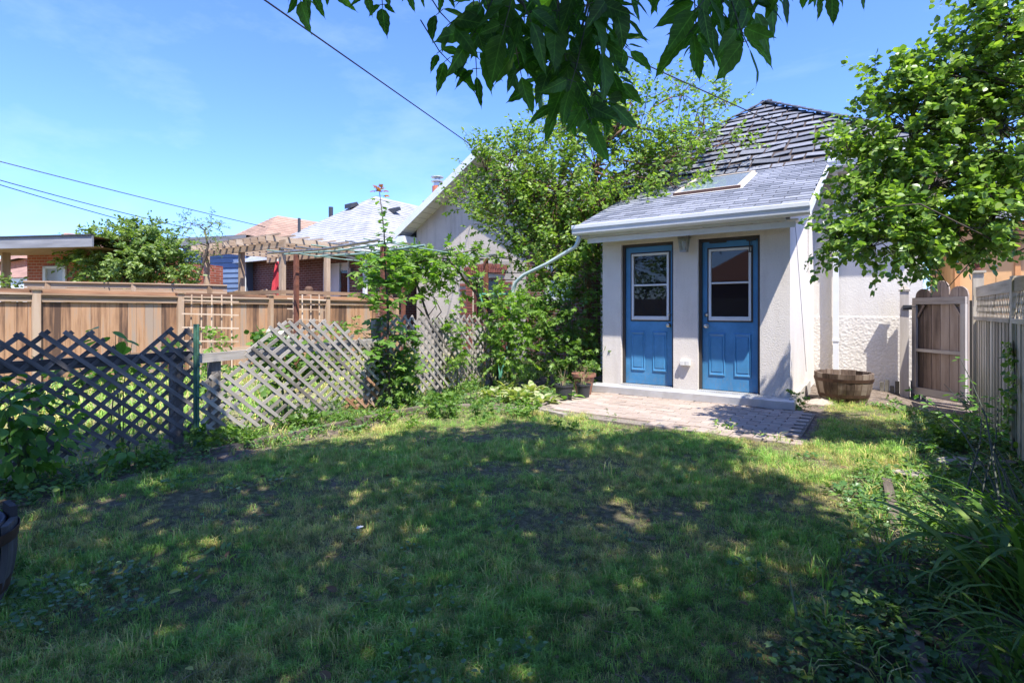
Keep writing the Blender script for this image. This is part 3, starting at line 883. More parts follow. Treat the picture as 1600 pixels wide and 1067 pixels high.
    ds.box(xd-0.04, xd+0.04, yd-0.035, yd+0.03, 0.15, 3.35); ds.bar((xd,yd,3.33),(xd,EY-0.03,3.60),0.075,0.06)
    for z in (0.75, 2.2): ds.box(xd-0.05, xd+0.05, yd-0.045, yd+0.06, z, z+0.04)
    ds.build("downspout", WHITE, house)
    # gutter downspout on the left: elbow, sloping run, elbow, drop
    pts = [(-3.70,7.10,2.40),(-3.70,7.10,2.32),(-3.76,7.12,2.22),(-4.28,7.15,1.99),(-4.72,7.17,1.84),(-4.90,7.18,1.72),(-4.97,7.18,1.55),(-4.98,7.18,1.30),(-4.98,7.18,0.05)]
    dp = mat_plain("pale_green_grey_downspout", (0.50,0.58,0.54), 0.45, 0.08, 4, dirt=((0.33,0.38,0.33),0.4))
    ds = MB(); ds.tube(pts, [0.037]*len(pts), 4); ds.build("downspout", dp, house, smooth=True)
    tk = mat_plain("weathered_base_board", (0.13,0.12,0.10), 0.9, 0.3, 12)
    for i in range(9):
        x = 0.0+0.065*i
        b_ = MB(); b_.box(x, x+0.055, HY-0.20, HY-0.17, -0.2, 0.13+0.05*math.sin(i*2.3)); b_.build("base_board", tk, house)
build_roofs()

# lantern on the wall between the doors
def build_lantern():
    x, y, z = -2.225, 7.5, 2.06
    o = empty("wall_lantern", (x, y, z), "small pewter coach lantern on the stucco between the blue doors", "lamp")
    b = MB(); b.box(x-0.035, x+0.035, y-0.02, y-0.001, z+0.19, z+0.31); b.tube([(x,y-0.02,z+0.26),(x,y-0.08,z+0.30),(x,y-0.10,z+0.27)], 0.009, 6); b.build("bracket", PEWTER, o)
    c = (x, y-0.11)
    r = MB(); n = 4
    def ring(rad, zz): return [(c[0]+sx*rad, c[1]+sy*rad, zz) for sx, sy in ((-1,-1),(1,-1),(1,1),(-1,1))]
    A, B, C_, D = ring(0.075, z+0.20), ring(0.035, z+0.26), ring(0.02, z+0.265), ring(0.012, z+0.30)
    for u, v in ((A,B),(B,C_),(C_,D)):
        for q in range(4): r.quad(u[q], u[(q+1)%4], v[(q+1)%4], v[q])
    r.poly(D); r.poly(A[::-1]); r.build("roof_cap", PEWTER, o)
    f = MB(); a, b2 = ring(0.062, z+0.195), ring(0.043, z+0.02)
    for q in range(4):
        f.bar(a[q], b2[q], 0.009, 0.009); f.bar(a[q], a[(q+1)%4], 0.009, 0.009); f.bar(b2[q], b2[(q+1)%4], 0.009, 0.012)
    f.box(c[0]-0.045,c[0]+0.045,c[1]-0.045,c[1]+0.045,z+0.005,z+0.015)
    f.build("cage", PEWTER, o)
    for q in range(4):
        g = MB(); q2 = (q+1)%4
        def inn(p): return (c[0]+(p[0]-c[0])*0.96, c[1]+(p[1]-c[1])*0.96, p[2])
        g.quad(inn(b2[q]), inn(b2[q2]), inn(a[q2]), inn(a[q])); g.build("pane", GLASS_LAMP, o)
    bl = MB(); bl.lathe([(0.001,0.16),(0.02,0.15),(0.026,0.12),(0.02,0.08),(0.012,0.06),(0.012,0.02)], (c[0],c[1],z), 12); bl.build("bulb", CREAM, o, smooth=True)
build_lantern()
# ------------------------------------------------------------------ neighbouring houses
def hip_house(name, label, x0, x1, y0, ez, m, roofmat, wallmat, over=0.4, ridge_to=22.0, wz=0.0, rows=None, wallx=None, ybk=None):
    o = empty(name, ((x0+x1)/2, y0, 0), label, "house")
    EX0, EX1, EY = x0-over, x1+over, y0-over
    d = (EX1-EX0)/2
    P = Vector(((EX0+EX1)/2, EY+d, ez+m*d)); P2 = Vector((P.x, ridge_to, P.z)); yb = ridge_to+d
    mb = MB()
    mb.poly([(EX0,EY,ez),(EX1,EY,ez),P]); mb.poly([(EX1,EY,ez),(EX1,yb,ez),P2,P]); mb.poly([(EX0,yb,ez),(EX0,EY,ez),P,P2]); mb.poly([(EX1,yb,ez),(EX0,yb,ez),P2])
    mb.poly([(EX0,EY,ez),(EX0,yb,ez),(EX1,yb,ez),(EX1,EY,ez)])
    roof = mb.build("roof", roofmat, o)
    # shingle courses as low real steps
    st = MB(); L = d*math.hypot(1,m); step = 0.16
    for j in range(int(L/step)):
        f0, f1 = j*step/L, min(1.0,(j+1)*step/L)
        for side in (0, 1, 2):
            if side == 0:
                a = [(EX0+d*f0,EY+d*f0),(EX1-d*f0,EY+d*f0),(EX1-d*f1,EY+d*f1),(EX0+d*f1,EY+d*f1)]
            elif side == 1:
                a = [(EX1-d*f0,EY+d*f0),(EX1-d*f0,ridge_to),(EX1-d*f1,ridge_to),(EX1-d*f1,EY+d*f1)]
            else:
                a = [(EX0+d*f0,ridge_to),(EX0+d*f0,EY+d*f0),(EX0+d*f1,EY+d*f1),(EX0+d*f1,ridge_to)]
            zl, zh = ez+m*d*f0+0.030, ez+m*d*f1+0.010
            st.poly([(a[0][0],a[0][1],zl),(a[1][0],a[1][1],zl),(a[2][0],a[2][1],zh),(a[3][0],a[3][1],zh)])
            st.poly([(a[0][0],a[0][1],zl-0.02),(a[1][0],a[1][1],zl-0.02),(a[1][0],a[1][1],zl),(a[0][0],a[0][1],zl)])
    s = st.build("shingle_courses", roofmat, roof); s["kind"] = "stuff"
    return o, roof, (EX0, EX1, EY, d, P, P2)
def roof_mat(name, cols, s=1.0):
    m, nt, b = nodes_of(name)
    p = geo_pos(nt)
    sep = nt.nodes.new("ShaderNodeSeparateXYZ"); lk(nt, p, sep.inputs[0])
    cmb = nt.nodes.new("ShaderNodeCombineXYZ")
    lk(nt, mth(nt, 'ADD', sep.outputs[0], mth(nt,'MULTIPLY',sep.outputs[1],0.02)), cmb.inputs[0]); lk(nt, sep.outputs[2], cmb.inputs[1])
    bt = nt.nodes.new("ShaderNodeTexBrick"); lk(nt, cmb.outputs[0], bt.inputs["Vector"])
    bt.inputs["Color1"].default_value = rgb(cols[0]); bt.inputs["Color2"].default_value = rgb(cols[1]); bt.inputs["Mortar"].default_value = rgb(tuple(x*0.6 for x in cols[0]))
    bt.inputs["Scale"].default_value = 1.0; bt.inputs["Brick Width"].default_value = 0.3; bt.inputs["Row Height"].default_value = 0.10; bt.inputs["Mortar Size"].default_value = 0.006
    c = mixc(nt, 0.8, bt.outputs[0], ramp(nt, noise(nt, 2.2, 5, 0.7, p), [(0.7,0.7,0.7),(1.25,1.25,1.25)], [0.3,0.7]), 'MULTIPLY')
    lk(nt, c, b.inputs["Base Color"]); b.inputs["Roughness"].default_value = 0.95
    bump(nt, b, noise(nt, 60, 3, 0.6, p), 0.4, 0.01)
    return m

def roof_vent(parent, p, mat, w=0.35):
    b = MB(); x, y, z = p
    b.prism([(y-0.15,z),(y-0.15,z+0.16),(y+0.12,z+0.26),(y+0.2,z+0.16)], 'x', x-w/2, x+w/2)
    return b.build("roof_vent", mat, parent)

def build_neighbours():
    # grey shingled brick house
    gm = roof_mat("pale_grey_shingle_roof", [(0.36,0.36,0.36),(0.30,0.30,0.31)])
    o, roof, (EX0,EX1,EY,d,P,P2) = hip_house("brick_house", "brick bungalow with pale grey shingle roof behind the pergola", -18.0, -12.1, 10.1, 3.0, 0.72, gm, BRICK)
    mb = MB(); dx0, dx1 = -13.95, -12.85
    mb.box(-18.0, dx0, 10.1, 10.35, 0, 2.98); mb.box(dx1, -12.1, 10.1, 10.35, 0, 2.98); mb.box(dx0, dx1, 10.1, 10.35, 2.72, 2.98); mb.box(-12.35,-12.1,10.35,22,0,2.98)
    mb.build("wall", BRICK, o)
    db = MB(); db.box(dx0, dx1, 10.22, 10.30, 0.6, 2.70); door = db.build("door", WHITE, o)
    g = MB(); g.box(dx0+0.62, dx1-0.1, 10.20, 10.215, 1.0, 2.45); g.build("pane", GLASS, door)
    fr = MB(); fr.box(dx0-0.05, dx0-0.001, 10.07, 10.2, 0.6, 2.75); fr.box(dx1+0.001, dx1+0.05, 10.07, 10.2, 0.6, 2.75); fr.box(dx0+0.54,dx0+0.6,10.16,10.215,0.6,2.70); fr.build("door_frame", WHITE, o)
    gt = MB(); gt.box(EX0, EX1+0.05, EY-0.11, EY-0.001, 2.90, 3.02); gt.box(EX1+0.001, EX1+0.1, EY, 20, 2.90, 3.02); gt.build("gutter", WHITE, o)
    ds = MB(); ds.box(-12.09, -11.99, 10.0, 10.09, 0.5, 2.9); ds.build("downspout", WHITE, o)
    lb = MB(); lb.box(-12.72,-12.60,9.98,10.09,2.25,2.5); lb.build("porch_light", PEWTER, o)
    for (fx, fy) in ((0.25, 0.62), (0.75, 0.80)):
        px = EX0+2*d*fx; s = 0.85*d if fx < 0.5 else 0.78*d
        yy = EY+s*0.86; xx = P.x+(-0.35 if fx < 0.5 else 0.25)
    roof_vent(roof, (P.x-0.45, EY+d*0.78, 3.0+0.72*d*0.78), BLACKPL)
    roof_vent(roof, (P.x+1.0, EY+d*0.98, 3.0+0.72*(d-1.05)), BLACKPL)
    ss = MB(); ss.tube([(P.x-1.75, EY+d*0.42, 3.0+0.72*d*0.40),(P.x-1.75, EY+d*0.42, 3.0+0.72*d*0.42+0.5)], 0.05, 8); ss.build("vent_pipe", BLACKPL, roof)
    # wide chimney in brick with clay pot
    ch = MB(); c = at(684, 318, 17.5)
    ch.box(c.x-0.35, c.x+0.35, c.y-0.35, c.y+0.35, 3.5, c.z+0.06); chim = ch.build("chimney", BRICK, roof)
    pot_m = mat_plain("orange_clay_flue", (0.50,0.16,0.08), 0.8, 0.15, 9)
    o2 = MB(); o2.lathe([(0.17,0),(0.17,0.50),(0.13,0.50),(0.13,0)], (c.x-0.02,c.y,c.z+0.06), 14); o2.build("chimney_pot", pot_m, roof)
    o2 = MB(); o2.lathe([(0.12,0),(0.12,0.13),(0.20,0.14),(0.20,0.17),(0.10,0.17),(0.10,0.27),(0.21,0.28),(0.21,0.31),(0,0.33)], (c.x-0.02,c.y,c.z+0.565), 14); o2.build("flue_cap", METAL, roof)
    # brown roofed house
    bm = roof_mat("tan_brown_shingle_roof", [(0.36,0.235,0.165),(0.30,0.19,0.135)])
    o, roof, (EX0,EX1,EY,d,P,P2) = hip_house("brown_roof_house", "brick house with faded tan brown hip roof behind the blue shed", -24.2, -18.6, 10.3, 3.0, 0.74, bm, BRICK)
    mb = MB(); mb.box(-24.2, -18.6, 10.3, 10.5, 0, 2.98); mb.box(-18.8,-18.6,10.5,20,0,2.98); mb.build("wall", BRICK_OR, o)
    roof_vent(roof, (P.x+2.2, EY+d*1.2, 3.0+0.74*(d-1.9)), BLACKPL)
    ss = MB(); q = at(517, 335, 22); ss.tube([(q.x,q.y,q.z-0.8),(q.x,q.y,q.z+0.30)], 0.09, 8); ss.build("vent_pipe", BLACKPL, roof)
    # very far roofs on the left
    fr1 = roof_mat("far_brown_roof", [(0.30,0.17,0.12),(0.25,0.14,0.10)])
    c = at(102, 364, 34)
    mb = MB(); mb.poly([(c.x-3.4,c.y-3,4.2),(c.x+3.4,c.y-3,4.2),(c.x,c.y,c.z)]); mb.poly([(c.x+3.4,c.y-3,4.2),(c.x+3.4,c.y+8,4.2),(c.x,c.y+6,c.z),(c.x,c.y,c.z)]); mb.poly([(c.x-3.4,c.y+8,4.2),(c.x-3.4,c.y-3,4.2),(c.x,c.y,c.z),(c.x,c.y+6,c.z)])
    far = empty("distant_house", (c.x,c.y,0), "distant house with brown hip roof showing above the flat garage roof", "house")
    mb.build("roof", fr1, far)
    wb_ = MB(); wb_.box(c.x-3, c.x+3, c.y-2.6, c.y+7, 0, 4.2); wb_.build("wall", BRICK_OR, far)
    c = at(22, 430, 26)
    far = empty("white_bungalow", (c.x,c.y,0), "small distant bungalow with brown roof and white wall seen under the garage roof", "house")
    pk = at(12, 412, 26)
    mb = MB(); e = at(44, 432, 25).z
    mb.poly([(c.x-4.0,c.y-1.5,e),(c.x+1.3,c.y+0.3,e),(c.x-2.0,c.y+1.9,pk.z+0.3)]); mb.poly([(c.x+1.3,c.y+0.3,e),(c.x+1.3,c.y+6,e),(c.x-2.0,c.y+6,pk.z+0.3),(c.x-2.0,c.y+1.9,pk.z+0.3)])
    mb.build("roof", fr1, far)
    wb_ = MB(); wb_.prism([(c.x-3.8,c.y-1.3),(c.x+1.1,c.y+0.4),(c.x+1.1,c.y+6),(c.x-3.8,c.y+6)], 'z', 0, e-0.02); wb_.build("wall", WHITE, far)
    # flat-roofed garage with brick wall on the far left
    A = Vector((-16.9, 3.05, 0)); B = Vector((-14.2, 4.35, 0))
    A = A + (A-B)*0.5
    u = (B-A).normalized(); n = Vector((u.y, -u.x, 0)); 
    if n.y > 0: n = -n
    gar = empty("flat_roof_garage", (A+B)/2, "flat roofed brick garage with weathered grey fascia board, far left behind the cedar fence", "garage")
    fas = mat_wood("blue_grey_fascia_wood", [(0.13,0.13,0.135),(0.22,0.22,0.23),(0.31,0.31,0.315)], 14, 1.0)
    zt = 2.92
    plank("fascia", A+Vector((0,0,zt-0.14)), B+Vector((0,0,zt-0.14)), 0.24, 0.04, fas, gar, n)
    k = MB(); k.bar(A+Vector((0,0,zt)), B+Vector((0,0,zt)), 0.10, 0.03); k.build("roof_edge", BLACKPL, gar)
    sof = mat_wood("tan_soffit_wood", [(0.32,0.20,0.13),(0.45,0.31,0.22)], 10, 1.0)
    mb = MB(); q = [A-n*0.03+Vector((0,0,zt-0.25)), B-n*0.03+Vector((0,0,zt-0.25)), B-n*1.4+Vector((0,0,zt-0.25)), A-n*1.4+Vector((0,0,zt-0.25))]
    mb.quad(*q); mb.quad(*[p+Vector((0,0,0.22)) for p in q]); mb.build("soffit", sof, gar)
    mb = MB(); s = B-n*1.4; e_ = A-n*1.4
    w0 = at(36, 440, 13.4); 
    L = (s-e_).length
    def wallpt(t, z, off=0): return e_ + (s-e_)*t + n*off + Vector((0,0,z))
    t0 = 0.23
    mb.quad(wallpt(t0,0), wallpt(0.78,0), wallpt(0.78,2.69), wallpt(t0,2.69)); mb.quad(wallpt(0.78,0), wallpt(0.78,0)-n*4, wallpt(0.78,2.69)-n*4, wallpt(0.78,2.69)); mb.quad(wallpt(t0,0), wallpt(t0,0)-n*4, wallpt(t0,2.69)-n*4, wallpt(t0,2.69))
    mb.build("wall", BRICK_OR, gar)
    # the window in it
    ta, tb = 0.35, 0.50
    wf = MB()
    for (a, b2, za, zb) in ((ta,ta+0.018,1.45,2.38),(tb-0.018,tb,1.45,2.38),(ta,tb,2.32,2.38),(ta,tb,1.45,1.51),(ta,tb,1.66,1.71)):
        wf.bar(wallpt((a+b2)/2, (za+zb)/2, 0.04)-u*((b2-a)*L/2), wallpt((a+b2)/2, (za+zb)/2, 0.04)+u*((b2-a)*L/2), 0.05, zb-za)
    win = wf.build("window_frame", WHITE, gar)
    g = MB(); g.quad(wallpt(ta,1.45,0.015), wallpt(tb,1.45,0.015), wallpt(tb,2.38,0.015), wallpt(ta,2.38,0.015)); g.build("pane", mat_plain("blind_behind_glass",(0.35,0.38,0.42),0.15,0.1,3), win)
    pm_ = TIMBER_CAP
    pp = at(9, 440, 13.0); plank("post", (pp.x,pp.y,0), (pp.x,pp.y,zt-0.25), 0.15, 0.15, pm_, gar, (0,1,0))
    # second, nearer board rail above the fence (deck screen)
    scr = empty("deck_screen", (-13.4,5.0,0), "low screen of horizontal brown boards just above the cedar fence, left", "screen")
    for i, z in enumerate((1.80, 1.69, 1.58)):
        plank("board", Vector((-14.6,3.3,z)), Vector((-12.9,6.6,z)), 0.10, 0.03, TIMBER_CAP, scr, (1,0,0))
    plank("board", Vector((-14.6,3.3,1.865)), Vector((-12.9,6.6,1.865)), 0.12, 0.03, TIMBER_CAP, scr, (0,0,1))
    for t in (0.1, 0.5, 0.9):
        p = Vector((-14.6,3.3,0)).lerp(Vector((-12.9,6.6,0)), t); plank("post", p, p+Vector((0,0,1.84)), 0.09, 0.09, TIMBER_CAP, scr, (1,0,0))
    # blue sided shed
    bs = mat_plain("blue_vinyl_siding", (0.12,0.175,0.27), 0.6, 0.08, 4)
    A = at(286, 374, 19.0); B = at(383, 369, 18.2); A.z = B.z = 3.9
    u = (B-A); u.z = 0; L = u.length; u.normalize(); n = Vector((u.y,-u.x,0))
    shed = empty("blue_shed", (A.x,A.y,0), "flat roofed shed in dark blue horizontal siding beside the tan roof", "shed")
    z = 0.3
    a0, b0 = Vector((A.x,A.y,0)), Vector((B.x,B.y,0))
    nback = -n
    while z < 3.5:
        m_ = MB(); 
        m_.quad(a0+Vector((0,0,z))+n*0.03, b0+Vector((0,0,z))+n*0.03, b0+Vector((0,0,z+0.175)), a0+Vector((0,0,z+0.175)))
        m_.quad(a0+Vector((0,0,z)), b0+Vector((0,0,z)), b0+Vector((0,0,z))+n*0.03, a0+Vector((0,0,z))+n*0.03)
        m_.build("siding_board", bs, shed); z += 0.175
    m_ = MB(); m_.quad(b0, b0-n*4, b0-n*4+Vector((0,0,3.5)), b0+Vector((0,0,3.5))); m_.quad(a0, a0-n*4, a0-n*4+Vector((0,0,3.5)), a0+Vector((0,0,3.5)))
    m_.build("side_wall", bs, shed)
    cb = MB(); cb.bar(b0+Vector((0,0,0))+n*0.03, b0+Vector((0,0,3.5))+n*0.03, 0.1, 0.06); cb.build("corner_trim", WHITE, shed)
    ov = u*0.35
    plank("fascia", a0-ov+n*0.35+Vector((0,0,3.66)), b0+ov+n*0.35+Vector((0,0,3.66)), 0.26, 0.05, fas, shed, n)
    r_ = MB(); 
    q = [a0-ov+n*0.36+Vector((0,0,3.80)), b0+ov+n*0.36+Vector((0,0,3.80)), b0+ov-n*4+Vector((0,0,3.80)), a0-ov-n*4+Vector((0,0,3.80))]
    r_.quad(*q); r_.quad(*[p-Vector((0,0,0.28)) for p in q]); r_.build("roof", BLACKPL, shed)
    # stucco gabled neighbour
    y0 = 11.2; x0, xm, x1 = -11.15, -7.30, -5.75
    pk = (-8.35, 5.50); ez = 3.55
    ns = empty("stucco_house", (-8.5, y0, 0), "gabled beige stucco house with white soffits left of the tall fruit tree", "house")
    def zr_(x): return pk[1] - abs(x-pk[0])*0.62
    wx0, wx1, wz0, wz1 = -9.05, -8.15, 0.85, 2.12
    mb = MB()
    def wall_piece(poly): mb.prism(poly, 'y', y0, y0+0.2)
    wall_piece([(x0,0),(wx0,0),(wx0,zr_(wx0)-0.1),(x0,zr_(x0)-0.1)])
    wall_piece([(wx1,0),(xm,0),(xm,zr_(xm)-0.1),(pk[0],pk[1]-0.1),(wx1,zr_(wx1)-0.1)][:2] + [(xm,zr_(xm)-0.1),(wx1,zr_(wx1)-0.1)])
    wall_piece([(wx0,wz1),(wx1,wz1),(wx1,zr_(wx1)-0.1),(pk[0],pk[1]-0.1),(wx0,zr_(wx0)-0.1)])
    wall_piece([(wx0,0),(wx1,0),(wx1,wz0),(wx0,wz0)])
    mb.build("gable_wall", STUCCO_N, ns)
    mb = MB(); mb.prism([(xm+0.001,0),(x1,0),(x1,zr_(x1)-0.1),(xm+0.001,zr_(xm)-0.1)], 'y', y0-0.02, y0+0.2); mb.box(x1-0.2,x1,y0+0.2,20,0,3.4); mb.box(x0,x0+0.2,y0+0.2,20,0,3.5)
    mb.build("brick_wall", BRICK, ns)
    # panel coloured as unlit room, frame, pane, and the single bricks round it
    dkr = mat_plain("dark_room", (0.06,0.045,0.04), 0.8, 0.3, 6)
    m_ = MB(); m_.box(wx0, wx1, y0+0.15, y0+0.19, wz0, wz1); m_.build("dark_room_panel", dkr, ns)
    wf = MB()
    rdk = mat_plain("dark_red_window_paint", (0.10,0.03,0.03), 0.5, 0.2, 6)
    for (a, b2, za, zb) in ((wx0,wx0+0.08,wz0,wz1),(wx1-0.06,wx1,wz0,wz1),(wx0+0.08,wx1-0.06,wz1-0.07,wz1),(wx0+0.08,wx1-0.06,wz0,wz0+0.07)):
        wf.box(a, b2, y0+0.05, y0+0.13, za, zb)
    win = wf.build("window_frame", rdk, ns)
    g = MB(); g.box(wx0+0.08, wx1-0.06, y0+0.09, y0+0.10, wz0+0.07, wz1-0.07); g.build("pane", GLASS, win)
    bk, nt, b = nodes_of("surround_brick"); r = obj_rand(nt)
    lk(nt, ramp(nt, r, [(0.15,0.045,0.035),(0.26,0.085,0.06)], [0,1]), b.inputs["Base Color"]); b.inputs["Roughness"].default_value = 0.9
    mort = mat_plain("pale_mortar", (0.36,0.32,0.28), 0.95, 0.1, 20)
    m_ = MB(); m_.box(wx0-0.42, wx0-0.001, y0-0.018, y0-0.001, 0.2, wz1+0.02); m_.box(wx1+0.001, wx1+0.42, y0-0.018, y0-0.001, 0.2, wz1+0.02); m_.box(wx0-0.42, wx1+0.42, y0-0.018, y0-0.001, wz1+0.021, wz1+0.42)
    m_.build("mortar_bed", mort, ns)
    mb_ = MB(); mb_.box(-0.1,0.1,-0.02,0.02,-0.031,0.031); bme = bpy.data.meshes.new("brick"); bme.from_pydata(mb_.v,[],mb_.f); bme.materials.append(bk)
    for side in (0, 1):
        for j in range(24):
            z = 0.25+0.078*j
            xs_ = (0.10, 0.31) if j % 2 == 0 else (0.10,)
            for xx in xs_:
                x = (wx0-xx) if side == 0 else (wx1+xx)
                place("brick", bme, (x, y0-0.03, z), ns)
    nA = 17
    for ring in (0, 1):
        for i in range(nA):
            t = (i-(nA-1)/2)/((nA-1)/2)
            x = (wx0+wx1)/2 + t*0.62*(1+0.10*ring); z = wz1+0.10+0.13*ring + 0.07*(1-t*t)
            place("brick", bme, (x, y0-0.03, z+0.02), ns, (0, R(90)+t*0.16, 0), (0.62,1,0.95))
    # right window with white frame in the brick part
    ax0, ax1, az0, az1 = -6.72, -5.95, 1.50, 2.35
    wf = MB()
    for (a, b2, za, zb) in ((ax0,ax0+0.09,az0,az1),(ax1-0.09,ax1,az0,az1),(ax0+0.09,ax1-0.09,az1-0.08,az1),(ax0+0.09,ax1-0.09,az0,az0+0.09)):
        wf.box(a, b2, y0-0.07, y0-0.021, za, zb)
    win = wf.build("window_frame", WHITE, ns)
    g = MB(); g.box(ax0+0.09, ax1-0.09, y0-0.04, y0-0.03, az0+0.09, az1-0.08); g.build("pane", mat_plain("grey_reflecting_glass",(0.14,0.2,0.26),0.08,0.1,3,spec=0.9), win)
    # roof slabs with soffit panels, barge boards
    rf = roof_mat("dark_neighbour_roof", [(0.10,0.10,0.11),(0.14,0.14,0.15)])
    mb = MB(); oy = y0-0.5
    exl, exr = pk[0]-3.15, pk[0]+3.0
    def slab(xa, xb, za, zb, t=0.14):
        mb.prism([(xa,za),(xb,zb),(xb,zb-t),(xa,za-t)], 'y', oy, 20)
    slab(exl, pk[0], zr_(exl), pk[1]); slab(pk[0], exr, pk[1], zr_(exr)); mb.build("roof", rf, ns)
    for sg, xe in ((-1, exl), (1, exr)):
        m_ = MB(); m_.prism([(xe,zr_(xe)+0.02),(pk[0],pk[1]+0.02),(pk[0],pk[1]-0.20),(xe,zr_(xe)-0.20)], 'y', oy-0.03, oy-0.001); m_.build("barge_board", WHITE, ns)
        nS = 16
        for i in range(nS):
            f0, f1 = i/nS, (i+0.94)/nS
            xa, xb = xe+(pk[0]-xe)*f0, xe+(pk[0]-xe)*f1
            m_ = MB(); m_.poly([(xa,oy,zr_(xa)-0.145),(xb,oy,zr_(xb)-0.145),(xb,y0,zr_(xb)-0.145),(xa,y0,zr_(xa)-0.145)])
            m_.poly([(xa,oy,zr_(xa)-0.141),(xb,oy,zr_(xb)-0.141),(xb,y0,zr_(xb)-0.141),(xa,y0,zr_(xa)-0.141)]); m_.build("soffit_panel", CREAM, ns)
    m_ = MB(); m_.box(exl, x0, oy-0.02, y0+0.3, zr_(exl)-0.34, zr_(exl)-0.15); m_.build("eave_return", WHITE, ns)
    # tan house beyond the gate on the right
    tm = mat_plain("tan_board_siding", (0.62,0.36,0.16), 0.8, 0.12, 3)
    th = empty("tan_clad_house", (2.6, 14.0, 0), "tan board clad wall beyond the right hand fence under the lilac branches", "house")
    for i in range(11):
        x = 1.28+0.30*i
        b_ = MB(); b_.box(x, x+0.292, 14.0, 14.03, -0.2, 3.0); b_.build("cladding_board", tm, th)
        if i % 3 == 0:
            b_ = MB(); b_.box(x-0.03, x+0.05, 13.97, 13.998, -0.2, 3.0); b_.build("batten", mat_plain("orange_tan_batten",(0.55,0.26,0.10),0.8,0.1,4), th)
    b_ = MB(); b_.box(1.22, 5, 14.031, 20, -0.2, 3.0); b_.build("wall", tm, th)
    b_ = MB(); b_.poly([(1.1,13.7,3.0),(5,13.7,3.0),(5,17,4.6),(2.5,17,4.6)]); b_.poly([(1.1,13.7,2.99),(1.1,20,2.99),(2.5,17,4.59)]); b_.build("roof", rf, th)
build_neighbours()

# ------------------------------------------------------------------ cedar fence at X=-11.6
def build_cedar():
    X = -11.6; o = empty("cedar_fence", (X, 6, 0), "tall orange brown cedar board fence with capped posts across the far side", "fence")
    y = -5.0; k = 0
    posts = [2.45 + 2.35*i for i in range(-1, 4)]
    posts = [at(55,500,1), at(280,500,1), at(421,500,1), at(510,500,1)]
    py = [X/ (p.x/p.y) for p in posts]
    py = [py[0]-7.2, py[0]-4.8, py[0]-2.4] + py + [py[-1]+2.35]
    while y < 10.0:
        w = 0.142
        d = min(abs(y+w/2-q) for q in py)
        plank("board", (X+random.uniform(-.004,.004), y+w/2, 0.06), (X, y+w/2, 1.40+random.uniform(-.004,.004)), w-0.004, 0.018, TIMBER_NEW, o, (1,0,0))
        y += w
    for q in py:
        p = plank("post", (X+0.03,q,-0.05), (X+0.03,q,1.60), 0.11, 0.11, TIMBER_CAP, o, (1,0,0))
        c = MB(); c.prism([(X-0.05,0),(X+0.11,0),(X+0.03,0.0)], 'y', q, q+0.001) if False else c.box(X-0.05, X+0.11, q-0.08, q+0.08, 1.60, 1.63); c.build("post_cap", TIMBER_CAP, o)
    for a, b2 in zip(py, py[1:]):
        a += 0.056; b2 -= 0.056
        plank("rail", (X+0.035,a,1.49), (X+0.035,b2,1.49), 0.03, 0.035, TIMBER_CAP, o, (1,0,0))
        plank("rail", (X+0.03,a,1.435), (X+0.03,b2,1.435), 0.06, 0.04, TIMBER_CAP, o, (1,0,0))
        plank("cap_rail", (X+0.02,a,1.535), (X+0.02,b2,1.535), 0.14, 0.035, TIMBER_CAP, o, (0,0,1))
        plank("rail", (X+0.03,a,0.42), (X+0.03,b2,0.42), 0.09, 0.04, TIMBER_CAP, o, (1,0,0))
        plank("rail", (X-0.002,a,1.52), (X-0.002,b2,1.52), 0.2, 0.01, TIMBER_NEW, o, (1,0,0))
build_cedar()

# ------------------------------------------------------------------ lattice fences along X=-5.3
def lattice(label, X, y0, y1, zb, top, spacing, ang, mat, name="lattice_fence", w=0.036, rail=None, posts=(), broken=(), mat2=None, tilt=0.0, skip=0.0):
    o = empty(name, (X, (y0+y1)/2, 0), label, "fence")
    ca, sa = math.cos(ang), math.sin(ang)
    ym, zm = (y0+y1)/2, 0.6
    for layer in (0, 1):
        # layer 0: front slats falling to the right as seen; layer 1: behind, rising
        aa = -ang+tilt if layer == 0 else ang+tilt
        d = Vector((0, math.cos(aa), math.sin(aa))); n = Vector((0, -math.sin(aa), math.cos(aa)))
        K = int(5/spacing)
        for k in range(-K, K):
            c = Vector((0, ym, zm)) + n*(k*spacing)
            # walk along the slat and keep the piece inside the panel
            inside = []
            t = -3.5
            segs = []; cur = None
            while t < 3.5:
                p = c + d*t
                ok = y0 <= p.y <= y1 and zb <= p.z <= top(p.y)
                if ok and cur is None: cur = t
                if not ok and cur is not None: segs.append((cur, t)); cur = None
                t += 0.012
            for a, b2 in segs:
                if b2-a < 0.06 or random.random() < skip: continue
                xx = X + (0.006 if layer == 0 else -0.006)
                j = random.gauss(0, 0.005)
                p0 = c+d*a; p1 = c+d*b2
                mt = mat
                lo, hi = (p0, p1) if p0.z < p1.z else (p1, p0)
                if mat2 and mat2[1](lo):
                    cut = lo.lerp(hi, min(0.45, random.uniform(.18,.3)/max(.2,(hi-lo).length)))
                    plank("slat", (xx, lo.y, lo.z+j), (xx, cut.y, cut.z+j), w, 0.009, mat2[0], o, (1,0,0))
                    p0, p1 = cut, hi
                plank("slat", (xx, p0.y, p0.z+j), (xx, p1.y, p1.z-j), w, 0.009, mt, o, (1,0,0))
    for r in rail or ():
        plank("rail", (X-0.05, r[0], r[1]), (X-0.05, r[2], r[3]), 0.085, 0.04, r[4] if len(r) > 4 else mat, o, (1,0,0))
    for p in posts:
        plank("post", (X-0.12, p[0], -0.05), (X-0.12, p[0], p[1]), 0.09, 0.09, mat, o, (1,0,0))
    return o
